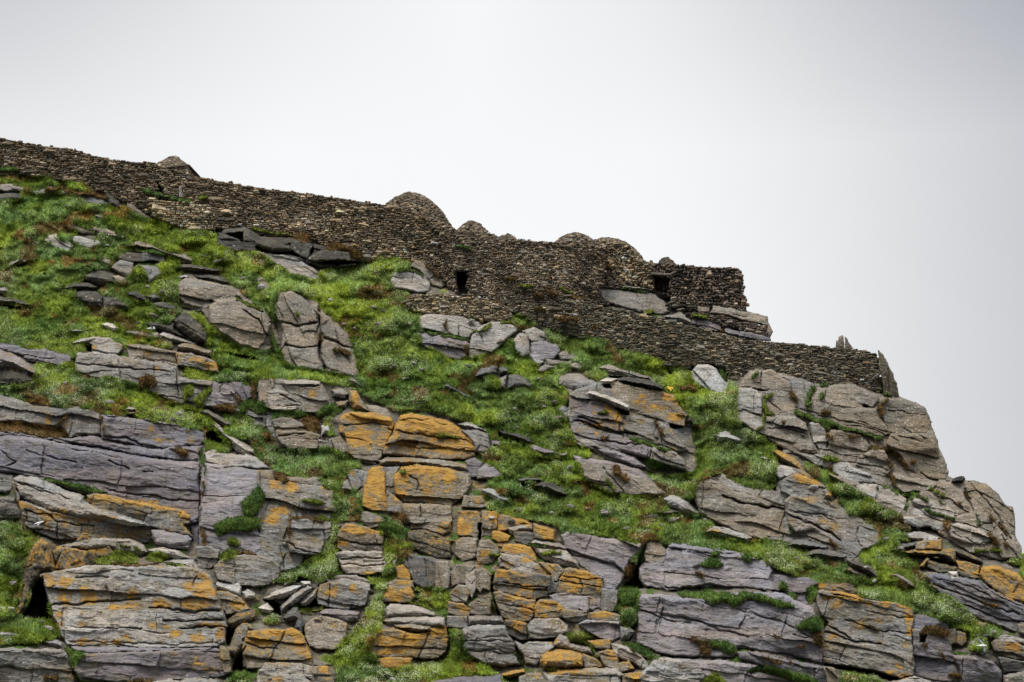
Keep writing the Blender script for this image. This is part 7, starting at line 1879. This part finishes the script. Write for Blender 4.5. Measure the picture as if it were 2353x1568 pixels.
for i in range(6):
    V, q, tr = stone_proto(i)
    tn = ('p', 'g', 't', 'p', 'w', 's')[i]
    protos.append((V, q, tr, np.tile([TONES[tn]], (len(V), 1))))
LOOSE = '''1083,742 1165,733 1150,785 1196,1118 1225,1140 1258,1150 1268,1180 1310,1165 1350,1170 1390,1178 1130,1190 1175,1200 1196,1172 1440,1215 1480,1222 1520,1208 1545,1195
262,760 300,770 318,742 352,726 150,880 110,905 128,912 250,925 290,935 180,1000 75,880 410,955 395,965 340,660 372,672 560,640 585,652 600,660 470,590 500,600 52,600 88,560 200,640
760,690 880,716 860,706 940,745 790,745 815,756 950,835 968,852 930,870 905,842 870,745 1022,800 1062,860 1075,842 1238,870 1275,925 1285,960 1250,935 1182,940 1275,1060 1310,1075
1600,1300 1660,1215 1620,1195 1565,1190 1500,1190 1850,1195 1830,1285 1870,1300 1990,1305 2010,1335 1925,1290 2070,1260 2040,1240 2110,1215 2020,1180 1870,1120 1845,1000 1808,1040
2235,1480 2255,1500 2240,1515 2280,1455 2262,1462 655,1250 640,1420 700,1410 860,1560 905,1565 890,1552 870,1520 620,1560 80,1300 30,1340 22,1400 95,1430 110,1445 1210,1000 1190,985'''
rng = np.random.RandomState(77)
first = {}
for k, wd in enumerate(LOOSE.split()):
    u, v = map(float, wd.split(','))
    j, i = int((v - V0) / S), int((u - U0) / S)
    kk_ = k % 6
    if kk_ not in first:
        V, q, tr, cc = protos[kk_]
        o = make_obj('loose_stone', V, q, tr, M_ROCK, cc, np.tile([[0, .3, .2]], (len(V), 1)), origin=np.zeros(3))
        first[kk_] = o
    else:
        o = first[kk_].copy(); COL.objects.link(o)
    p = wpos(np.array([u]), np.array([v]), np.array([max(both[j, i], TN[j, i]) + .05]))[0]
    o.location = p.tolist()
    s = rng.uniform(.22, .5)
    o.scale = (s * rng.uniform(.8, 1.5), s, s * rng.uniform(.7, 1.2))
    o.rotation_euler = (rng.uniform(-.5, .5), rng.uniform(-.4, .4), rng.uniform(0, 6.28))
    kd_ = ('pale grey', 'mid grey', 'tan', 'pale flat', 'whitish', 'dark slaty')[kk_]
    tag(o, 'small %s loose stone lying in the turf' % kd_, 'stone', 'small %s stones scattered in the turf' % kd_)

# ---------------------------------------------------------------- seabirds gliding past the cliff
M_BIRD = plain_material('white_plumage', (0.82, 0.82, 0.78), .6)
M_WING = plain_material('grey_plumage', (0.40, 0.41, 0.42), .6)
def bird(u, v, dn, head, roll, span, wtop, wbot, label):
    """head: angle of the body in the picture (0 right), span in m; wings up and down as seen"""
    n = dn
    P = wpos(np.array([float(u)]), np.array([float(v)]), np.array([n]))[0]
    bd = np.array([math.cos(head), 0, math.sin(head)])
    K = 12; prof = [(-.52, .01), (-.46, .05), (-.36, .035), (-.24, .075), (-.05, .115), (.15, .12), (.30, .095), (.38, .07), (.44, .065), (.49, .04), (.52, .012)]
    L = .46
    side = np.array([0, -1, 0.]); upb = np.cross(bd, side)
    V = []
    for x, r in prof:
        for k in range(K):
            a = 2 * math.pi * k / K
            V.append(P + bd * x * L + (side * math.cos(a) + upb * math.sin(a)) * r * L * (1.0))
    q = [[i * K + k, i * K + (k + 1) % K, (i + 1) * K + (k + 1) % K, (i + 1) * K + k] for i in range(len(prof) - 1) for k in range(K)]
    V += [P + bd * -.53 * L, P + bd * .53 * L]
    tr = [[k, (k + 1) % K, len(V) - 2] for k in range(K)] + [[(len(prof) - 1) * K + k, (len(prof) - 1) * K + (k + 1) % K, len(V) - 1] for k in range(K)]
    t = thing('seabird', P, label, 'bird')
    make_obj('body', np.array(V), np.array(q), np.array(tr), M_BIRD, parent=t, smooth=True)
    for (wx, wz, wy) in (wtop, wbot):
        d = np.array([wx, wy, wz], float)
        rows_ = []
        for s_, ch_, bk in ((0, .17, .0), (.35, .15, .02), (.7, .10, -.03), (1.0, .02, -.09)):
            c = P + d * s_ * span + bd * (.04 + bk)
            for e_, th_ in ((.5, 0), (.15, .018), (-.5, 0), (.15, -.012)):
                rows_.append(c + bd * e_ * ch_ + np.array([0, -th_, 0]))
        q = [[i * 4 + k, i * 4 + (k + 1) % 4, (i + 1) * 4 + (k + 1) % 4, (i + 1) * 4 + k] for i in range(3) for k in range(4)] + [[12, 13, 14, 15]]
        make_obj('wing', np.array(rows_), np.array(q), None, M_WING, parent=t, smooth=True)
bird(2256, 1484, 4.0, 0.0, 0, .33, (-.42, 1, -.3), (.5, -1, .3), 'white seabird with long narrow wings gliding right near the lower right corner')
bird(89, 1202, 3.0, 0.28, 0, .22, (.1, 1, -.7), (-.35, -1, -.6), 'white seabird flying past the orange crusted slab at the left edge')
bird(347, 755, 2.5, 0.0, 0, .24, (.6, .8, .9), (.2, .3, -1), 'white seabird flying low over the left slope below the ridged boulder')

for o in SC.objects:
    if '_o' in o.keys(): del o['_o']
